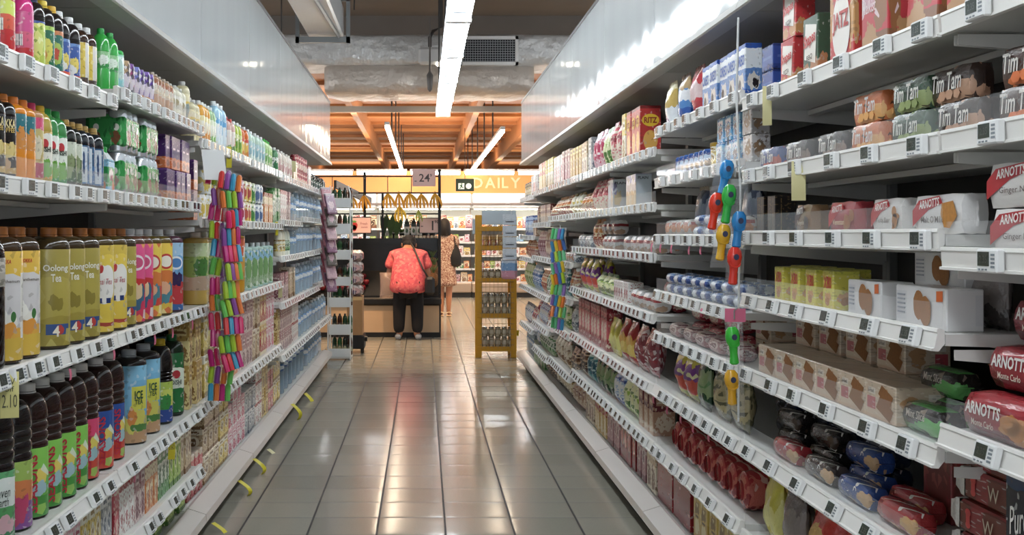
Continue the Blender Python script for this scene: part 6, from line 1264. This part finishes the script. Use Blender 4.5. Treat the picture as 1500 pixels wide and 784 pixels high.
for i, px in enumerate((596, 606, 614)):
    k = 'oilb'
    if k not in PR: bottle(k, 'dark bottle with white label', .27, .035, '#1c2a1e', '#2a2a2a', pm('oilb', [(0, '#d3d6d2')], [('n', .5, .5, .2, .3, '#4a6a4a')], None, .3, True), (.2, .6), seg=12)
    put(PR[k], (at(px, 340, SY+.7)[0], SY+.66, 1.2355), -PI/2, 'dark bottle with white label on the stand top, %s toward the price sign' % nth(i+1), 'dressing bottles on the stand')
for i in range(9):
    x = -1.62+i*.0 + (.0)
fr_ = random.Random(8)
for i in range(10):
    px = 588+i*5.6; x = at(px, 345, SY+.55)[0]
    c = ['#c9ae86', '#d8c49a', '#b88a5a', '#a9562c'][i % 4]
    o = link('mushroom_tray', MB().rbox(-.022, .022, -.04, .04, 0, .045, .008).mesh('mushroom_tray', pm('tray_%d' % (i % 4), [(0, '#3a3a3a'), (.3, c)], [('n', .5, .6, .4, .3, '#e2d4b8')], None, .3)), None, (x, SY+.56, 1.2355)); tag(o, check_label('tiny wrapped produce tray on the stand top, %s toward the thin post' % nth(i+1)), 'tray', 'produce trays on the stand top')
    link('film', MB().rbox(-.0225, .0225, -.041, .041, .03, .0465, .004).mesh('film', clear_mat('blister', '#e9edf0', .10, .1)), o)
for r in range(3):
    for i in range(9):
        x = -1.45+i*.085+(r % 2)*.04; y = SY+.12+r*.11; z = .52+.612*(y-SY-.06)+.062
        o = link('red_apple', MB().lathe([(.004, -.03), (.024, -.034), (.04, -.008), (.04, .014), (.026, .033), (.008, .028), (.003, .022)], 12).mesh('red_apple', mat('apple', '#7a1a22', .25, noise=.4, bscale=30)), None, (x, y, z)); tag(o, check_label('dark red apple, %s along %s row of the sloped tier' % (nth(i+1), nth(r+1))), 'apple', 'apples on the sloped tier')
        link('stem', MB().tube([(0, 0, .024), (.004, 0, .042)], .002, 4).mesh('stem', mat('ban_stalk', '#6a5a2a', .6)), o)
def pineapple(x, y, z, i):
    o = empty('pineapple', (x, y, z)); tag(o, check_label('spiky brown pineapple on the sloped tier, %s from the stand corner' % nth(i+1)), 'pineapple', 'pineapples at the stand corner')
    part('fruit', MB().lathe([(.03, 0), (.055, .03), (.065, .09), (.055, .15), (.03, .18)], 14), mat('pine', '#9a6a3c', .6, bump=1.0, bscale=60, noise=.5), o)
    lf = MB()
    for k in range(10):
        a = k*2.4; t_ = .3+.06*(k % 3); d = Vector((math.cos(a)*t_, math.sin(a)*t_, 1)).normalized(); lf.tube([Vector((0, 0, .17)), Vector((0, 0, .17))+d*.05, Vector((0, 0, .17))+d*.11+Vector((math.cos(a), math.sin(a), 0))*.02], [.009, .008, .001], 4)
    part('crown', lf, mat('pine_leaf', '#5a6a3c', .6), o)
for i, (x, y) in enumerate(((.13, .16), (.14, .32), (.01, .36), (.12, .47))): pineapple(x, SY+y, .52+.612*(y-.06)+.045, i)
for i in range(6):
    x = at(637-8*(i % 2), 352, SY+.5)[0]
    x = .12-.1*i
    o = link('potted_herb', MB().lathe([(.03, 0), (.04, .07), (.042, .075)], 12).mesh('potted_herb', mat('pot_dark', '#2a2826', .5)), None, (x, SY+.82, 1.2355)); tag(o, check_label('small dark pot of herbs on the stand top, %s from the thin post' % nth(i+1)), 'herb pot', 'herb pots on the stand')
    hb = MB()
    for k in range(10): hb.ball((fr_.uniform(-.035, .035), fr_.uniform(-.03, .03), .09+fr_.uniform(0, .05)), .016, seg=6, rings=4)
    link('foliage', hb.mesh('foliage', mat('herb', '#4f6a34', .6, noise=.4, bscale=50)), o)

# ------------------------------------------------------------------ dairy fridges
FY = 23.3
FW = mat('fridge_white', '#dfe0de', .35)
frr = random.Random(21); FP = list(PAL)
for b_ in range(4):
    xa = -2.9+b_*1.95; o = empty('dairy_fridge', (xa+.97, FY, 0)); tag(o, check_label('white open dairy fridge against the orange wall, %s bay' % nth(b_+1)), 'fridge', 'dairy fridges')
    L = .97
    part('base', MB().rbox(-L, L, 0, .9, .10, .30, .02), mat('fridge_base', '#b9a48f', .45), o); part('kick', MB().box(-L, L, .03, .9, 0, .1), KICK, o, 0)
    part('back', MB().box(-L, L, .75, .8, .3, 1.85), mat('fridge_back', '#d8d6d0', .5), o, 0)
    part('canopy', MB().rbox(-L, L, .02, .9, 1.82, 2.14, .03), FW, o)
    part('canopy_trim', MB().box(-L, L, -.0, .02, 1.90, 1.935), mat('fridge_trim', '#8a7a72', .4), o, 0)
    part('lamp', MB().box(-L+.05, L-.05, .06, .12, 1.80, 1.82), mat('fridge_lamp', '#fffbe8', .3, emit=22), o, 0)
    for z in (.31, .585, .86, 1.135, 1.41): part('shelf', join(MB().box(-L, L, .18, .75, z-.015, z), MB().box(-L, L, .165, .18, z-.03, z+.012)), FW, o, 0)
    for zi, z in enumerate((.31, .585, .86, 1.135, 1.41)):
        x = xa+.06
        while x < xa+1.9:
            w = frr.choice((.09, .11, .13)); h = frr.uniform(.1, .2) if zi < 4 else frr.uniform(.2, .3)
            h = round(h/.04)*.04; pal = frr.choice(['white and red', 'yellow and white', 'pale blue', 'white and red', 'beige', 'pink and white', 'green and white', 'orange and cream', 'lime green', 'dusky pink'] if zi < 4 else ['brown and cream', 'maroon', 'dusky pink', 'orange and cream', 'silver grey'])
            w_ = round(w, 2)
            if -1.9 < x < 2.3:
                p = PR[g_('box', pal, w_, round(h, 2), .09, 'dairy pack')]
                kx = 'dairy %d %d' % (b_, zi); cnt_[kx] = cnt_.get(kx, 0)+1
                q = put(p, (x+w/2, FY+.19, z+.0005), -PI/2, '%s, %s along %s shelf up, %s fridge bay' % (p.desc, nth(cnt_[kx]), nth(zi+1), nth(b_+1)), 'packs in the dairy fridges')
                q.name = 'dairy_pack'
            x += w+.012
fa = part('wall_fascia', MB().box(-9, 9, FY+.5, FY+.6, 2.14, 2.62), mat('fascia_orange', '#e39a58', .6), None, 0); tag(fa, None, None, None, 'structure')
dl = empty('wall_lettering', (1.5, FY+.495, 2.37), -PI/2); tag(dl, 'white letters DAILY on the orange fascia above the fridges', 'sign')
xx = -.46
for ch, w in (('D', .24), ('A', .26), ('I', .1), ('L', .2), ('Y', .26)):
    m_ = text_mb(ch, .22, None, .02); wv = max(v[1] for v in m_.v)-min(v[1] for v in m_.v)
    v0 = m_.v; nV = len(v0); mm = MB(); mm.add([(0.02, v[1], v[2]) for v in v0], m_.f); part('letter', shift(mm, 0, xx+wv/2, 0), mat('letter_cream', '#ecc495', .5), dl, 0); xx += wv+.045
o = empty('exit_sign', (*at(681, 271, 20)[:2], at(681, 271, 20)[2]), -PI/2); tag(o, 'dark green exit sign with running figure and arrow hanging before the fridges', 'sign')
part('board', MB().rbox(-.02, 0, -.16, .16, -.11, .11, .004), mat('exit_green', '#1f3d33', .4), o)
part('white_field', MB().box(0, .002, -.115, -.01, -.075, .03), mat('exit_white', '#e6f2ea', .4, emit=.4), o, 0)
rn = MB(); rn.ball((.003, -.055, .016), .001, .012, .012); rn.add([(.003, y, z) for y, z in ((-.075, .0), (-.045, .004), (-.05, -.03), (-.02, -.045), (-.028, -.056), (-.062, -.04), (-.085, -.07), (-.1, -.066), (-.075, -.035), (-.078, -.015), (-.095, -.02), (-.098, -.012))], [tuple(range(12))])
part('running_figure', rn, mat('exit_fig', '#1f5a40', .4), o, 0)
part('arrow', join(disc(.001, .065, -.02, .05, .05, 24), shift(poly([(.03, -.012), (.065, -.012), (.065, -.04), (.1, 0), (.065, .04), (.065, .012), (.03, .012)]), .003, 0, -.02)), mat('exit_white', '#e6f2ea', .4, emit=.4), o, 0)
o.children[-1].data.materials.append(mat('exit_fig', '#1f5a40', .4)); o.children[-1].data.polygons[len(o.children[-1].data.polygons)-1].material_index = 1
part('hanger', MB().tube([(-.01, 0, .11), (-.01, 0, 1.0)], .006), BLK, o)
# ------------------------------------------------------------------ people
def skin_mesh(name, nodes, edges, m, sub=2, root=0):
    keys = list(nodes); me = bpy.data.meshes.new('skel')
    me.from_pydata([nodes[k][:3] for k in keys], [(keys.index(a), keys.index(b)) for a, b in edges], [])
    ob = bpy.data.objects.new('skel', me); COL.objects.link(ob)
    ob.modifiers.new('Skin', 'SKIN'); 
    for i, k in enumerate(keys):
        r = nodes[k][3]; d = me.skin_vertices[0].data[i]; d.radius = r if isinstance(r, tuple) else (r, r); d.use_root = (i == root)
    su = ob.modifiers.new('Sub', 'SUBSURF'); su.levels = sub; su.render_levels = sub
    dg = bpy.context.evaluated_depsgraph_get(); out = bpy.data.meshes.new_from_object(ob.evaluated_get(dg))
    bpy.data.objects.remove(ob); out.name = name; out.materials.clear(); out.materials.append(m)
    out.polygons.foreach_set('use_smooth', [True]*len(out.polygons)); return out
SKIN = mat('skin', '#b98263', .5)
def hand(nodes, edges, wr, s, d):
    """palm, four unequal curled fingers and a side thumb; d = pointing direction"""
    w = Vector(nodes[wr][:3]); d = Vector(d).normalized(); side = d.cross(Vector((s, .2, .1))).normalized(); up = side.cross(d)
    pk = wr+'_palm'; p = w+d*.07; nodes[pk] = (*p, (.032, .016)); edges.append((wr, pk))
    for i in range(4):
        a = p+side*(.024-.016*i)+d*.02; L = (.03, .036, .034, .026)[i]
        b = a+d*L; c = b+d*L*.5-up*L*.7; ks = ['%s_f%d%d' % (wr, i, j) for j in range(3)]
        for k_, q, r in zip(ks, (a, b, c), (.0095, .0085, .007)): nodes[k_] = (*q, r)
        edges += [(pk, ks[0]), (ks[0], ks[1]), (ks[1], ks[2])]
    a = w+d*.03+side*.03; b = a+d*.03+side*.018; nodes[wr+'_t0'] = (*a, .011); nodes[wr+'_t1'] = (*b, .008); edges += [(wr, wr+'_t0'), (wr+'_t0', wr+'_t1')]
def print_cloth(name, base, a, b, sc, rough=.8):
    t = NT(name); tc = t.n('ShaderNodeTexCoord'); vo = t.n('ShaderNodeTexVoronoi', i_Scale=sc); t.l(tc.outputs['Object'], vo.inputs['Vector'])
    s2 = t.n('ShaderNodeSeparateColor'); t.l(vo.outputs['Color'], s2.inputs[0])
    col = t.mix(t.math('MULTIPLY', t.math('LESS_THAN', s2.outputs[0], .3), .8), C(base), C(a)); col = t.mix(t.math('MULTIPLY', t.math('GREATER_THAN', s2.outputs[1], .75), .8), col, C(b))
    t.bsdf(rough, 0, .2, col); return t.m
def shopper():
    o = empty('person', (-.185, 13.98, 0)); tag(o, 'person in a coral shirt and black trousers bending over the produce stand', 'person')
    N = {'pel': (0, 0, .72, (.15, .12)), 'bel': (0, .08, .87, (.15, .12)), 'che': (0, .22, 1.01, (.16, .12)), 'neck': (.005, .36, 1.10, .055), 'jaw': (.005, .44, 1.13, .07), 'head': (.005, .47, 1.18, (.085, .095)), 'nose': (.005, .57, 1.12, .016)}
    E = [('pel', 'bel'), ('bel', 'che'), ('che', 'neck'), ('neck', 'jaw'), ('jaw', 'head'), ('jaw', 'nose')]
    for s in (-1, 1):
        k = str(s)
        N.update({'hip'+k: (s*.095, 0, .66, .09), 'kn'+k: (s*.10, .03, .38, .062), 'an'+k: (s*.105, -.01, .08, .042), 'toe'+k: (s*.115, .11, .035, .035),
                  'sh'+k: (s*.17, .24, 1.03, .06), 'el'+k: (s*.245, .22, .80, .042), 'wr'+k: (s*.19, .42, .72, .028)})
        E += [('pel', 'hip'+k), ('hip'+k, 'kn'+k), ('kn'+k, 'an'+k), ('an'+k, 'toe'+k), ('che', 'sh'+k), ('sh'+k, 'el'+k), ('el'+k, 'wr'+k)]
        hand(N, E, 'wr'+k, s, (-s*.2, .9, -.3))
    link('body', skin_mesh('body', N, E, SKIN), o)
    SH = {'lo': (0, -.03, .55, (.25, .17)), 'hem': (0, -.03, .665, (.25, .165)), 'mid': (0, .01, .80, (.225, .15)), 'bel': (0, .10, .93, (.215, .145)), 'che': (0, .22, 1.03, (.185, .13)), 'col': (.005, .33, 1.085, .075)}
    SE = [('lo', 'hem'), ('hem', 'mid'), ('mid', 'bel'), ('bel', 'che'), ('che', 'col')]
    for s in (-1, 1):
        k = str(s); SH.update({'s'+k: (s*.185, .22, 1.02, .085), 'e'+k: (s*.25, .20, .86, .07)}); SE += [('che', 's'+k), ('s'+k, 'e'+k)]
    sh_ = link('shirt', skin_mesh('shirt', SH, SE, print_cloth('coral_print', '#d96468', '#e0827c', '#c44f5e', 40)), o); sh_['label'] = 'loose coral printed short sleeved shirt'
    T = {'w': (0, 0, .64, (.14, .11))}; TE = []
    for s in (-1, 1):
        k = str(s); T.update({'h'+k: (s*.10, 0, .62, .105), 'k'+k: (s*.11, .02, .36, .085), 'a'+k: (s*.115, -.01, .07, .072)}); TE += [('w', 'h'+k), ('h'+k, 'k'+k), ('k'+k, 'a'+k)]
        link('shoe', skin_mesh('shoe', {'heel': (s*.12, -.06, .04, .038), 'mid': (s*.125, .03, .04, .042), 'toe': (s*.135, .13, .032, .034)}, [('heel', 'mid'), ('mid', 'toe')], mat('shoe_grey', '#8a8f94', .6)), o)
    link('trousers', skin_mesh('trousers', T, TE, mat('trousers_black', '#131012', .9)), o)
    hr = MB().ball((.005, .46, 1.205), .093, .098, .085, 14, 9); hr.ball((.005, .40, 1.175), .08, .06, .06, 12, 7)
    link('hair', hr.mesh('hair', mat('hair_dark', '#1d1817', .7, noise=.4, bscale=80)), o)
    for s in (-1, 1): link('ear', MB().ball((.005+s*.088, .46, 1.16), .012, .022, .03).mesh('ear', SKIN), o)
    for s in (-1, 1): link('eye', MB().ball((.005+s*.032, .545, 1.155), .012).mesh('eye', mat('eye', '#2a2422', .3)), o)
    link('mouth', MB().ball((.005, .525, 1.085), .025, .012, .007).mesh('mouth', mat('lip', '#8a4a42', .5)), o)
    bg = empty('shoulder_bag', (.03, 13.98, .8)); tag(bg, 'black shoulder bag at the hip of the bending shopper', 'bag')
    part('strap', MB().tube([(-.2, .22, .41), (-.15, .08, .335), (-.09, -.06, .20), (-.03, -.15, .07), (.03, -.15, -.03), (.04, -.1, -.04)], .011, 6), mat('strap_black', '#1a1718', .6), bg)
    part('pouch', MB().rbox(-.01, .11, -.19, -.02, -.24, -.02, .03), mat('bag_black', '#171516', .5), bg)
    cb = bag('carrier', 'translucent pinkish carrier bag held by the bending shopper', .2, .32, .12, clear_mat('carrier_film', '#d8b8a8', .3, .3), 'carrier_bag')
    put(cb, (-.44, 14.08, .50), -PI/2, cb.desc)
def lady():
    o = empty('person', (.345, 18.0, 0)); tag(o, 'person with black bob hair in a patterned beige dress standing by the stand', 'person')
    N = {'pel': (0, 0, .82, (.14, .105)), 'wai': (0, 0, 1.0, (.115, .09)), 'che': (0, 0, 1.18, (.14, .095)), 'neck': (0, .01, 1.31, .045), 'jaw': (-.01, .04, 1.37, .06), 'head': (-.01, .03, 1.45, (.075, .09)), 'nose': (-.02, .13, 1.41, .014)}
    E = [('pel', 'wai'), ('wai', 'che'), ('che', 'neck'), ('neck', 'jaw'), ('jaw', 'head'), ('jaw', 'nose')]
    for s in (-1, 1):
        k = str(s)
        N.update({'hip'+k: (s*.08, 0, .76, .088), 'kn'+k: (s*.065, .02, .43, .056), 'ca'+k: (s*.06, -.01, .3, .052), 'an'+k: (s*.055, 0, .075, .033), 'toe'+k: (s*.065, .12, .03, .03),
                  'sh'+k: (s*.155, 0, 1.24, .05), 'el'+k: (s*.20, .03, .98, .036), 'wr'+k: (s*.14, .18, .88, .025)})
        E += [('pel', 'hip'+k), ('hip'+k, 'kn'+k), ('kn'+k, 'ca'+k), ('ca'+k, 'an'+k), ('an'+k, 'toe'+k), ('che', 'sh'+k), ('sh'+k, 'el'+k), ('el'+k, 'wr'+k)]
        hand(N, E, 'wr'+k, s, (-s*.5, .8, -.1))
    link('body', skin_mesh('body', N, E, SKIN), o)
    D = {'lo': (0, 0, .46, (.21, .16)), 'hem': (0, 0, .53, (.205, .155)), 'mid': (0, 0, .72, (.185, .14)), 'wai': (0, 0, 1.0, (.15, .115)), 'che': (0, 0, 1.17, (.165, .12)), 'col': (0, 0, 1.28, .07)}
    DE = [('lo', 'hem'), ('hem', 'mid'), ('mid', 'wai'), ('wai', 'che'), ('che', 'col')]
    for s in (-1, 1):
        k = str(s); D.update({'s'+k: (s*.16, 0, 1.23, .065), 'e'+k: (s*.19, .01, 1.11, .055)}); DE += [('che', 's'+k), ('s'+k, 'e'+k)]
        sn = MB().rbox(s*.06-.04, s*.06+.04, -.06, .17, .0, .02, .008); link('sandal', sn.mesh('sandal', mat('sandal', '#b89a7a', .6)), o)
        link('sandal_strap', MB().tube([(s*.06-.045, -.03, .05), (s*.06, -.055, .07), (s*.06+.045, -.03, .05)], .01, 6).mesh('sandal_strap', mat('sandal_pale', '#d8c4a4', .5)), o)
    dr = link('dress', skin_mesh('dress', D, DE, print_cloth('dress_print', '#ad8f80', '#7d4a44', '#d8c6b4', 62)), o); dr['label'] = 'knee length beige dress with small dark print'
    hr = MB().ball((-.01, .015, 1.465), .088, .105, .09, 14, 9)
    hr.lathe([(.095, 1.28), (.105, 1.3), (.1, 1.40), (.088, 1.48), (.05, 1.53)], 14, c=(-.01, -.01, 0))
    link('hair', hr.mesh('hair', mat('hair_black', '#17110f', .55)), o)
    for s in (-1, 1): link('eye', MB().ball((-.01+s*.028, .115, 1.445), .01).mesh('eye', mat('eye', '#2a2422', .3)), o)
    link('mouth', MB().ball((-.015, .105, 1.375), .02, .01, .006).mesh('mouth', mat('lip', '#8a4a42', .5)), o)
    bg = empty('handbag', (.50, 17.95, .98)); tag(bg, 'black handbag on the shoulder of the person in the dress', 'bag')
    b = MB(); b.lathe([(.05, -.20), (.10, -.17), (.105, -.05), (.07, .08), (.03, .15)], 14, 2.6); b.v = [(x*1.0, y*.55, z) for x, y, z in b.v]
    part('pouch', b, mat('bag_black', '#171516', .5), bg); part('strap', MB().tube([(-.02, .02, .12), (-.04, .05, .25), (-.03, .04, .30), (-.01, -.03, .27), (.0, -.03, .12)], .009, 6), mat('strap_black', '#1a1718', .6), bg)
shopper(); lady()
_d = [k for k, v in _L.items() if v > 1]
if _d: print('DUPLICATE LABELS', len(_d), _d[:12])
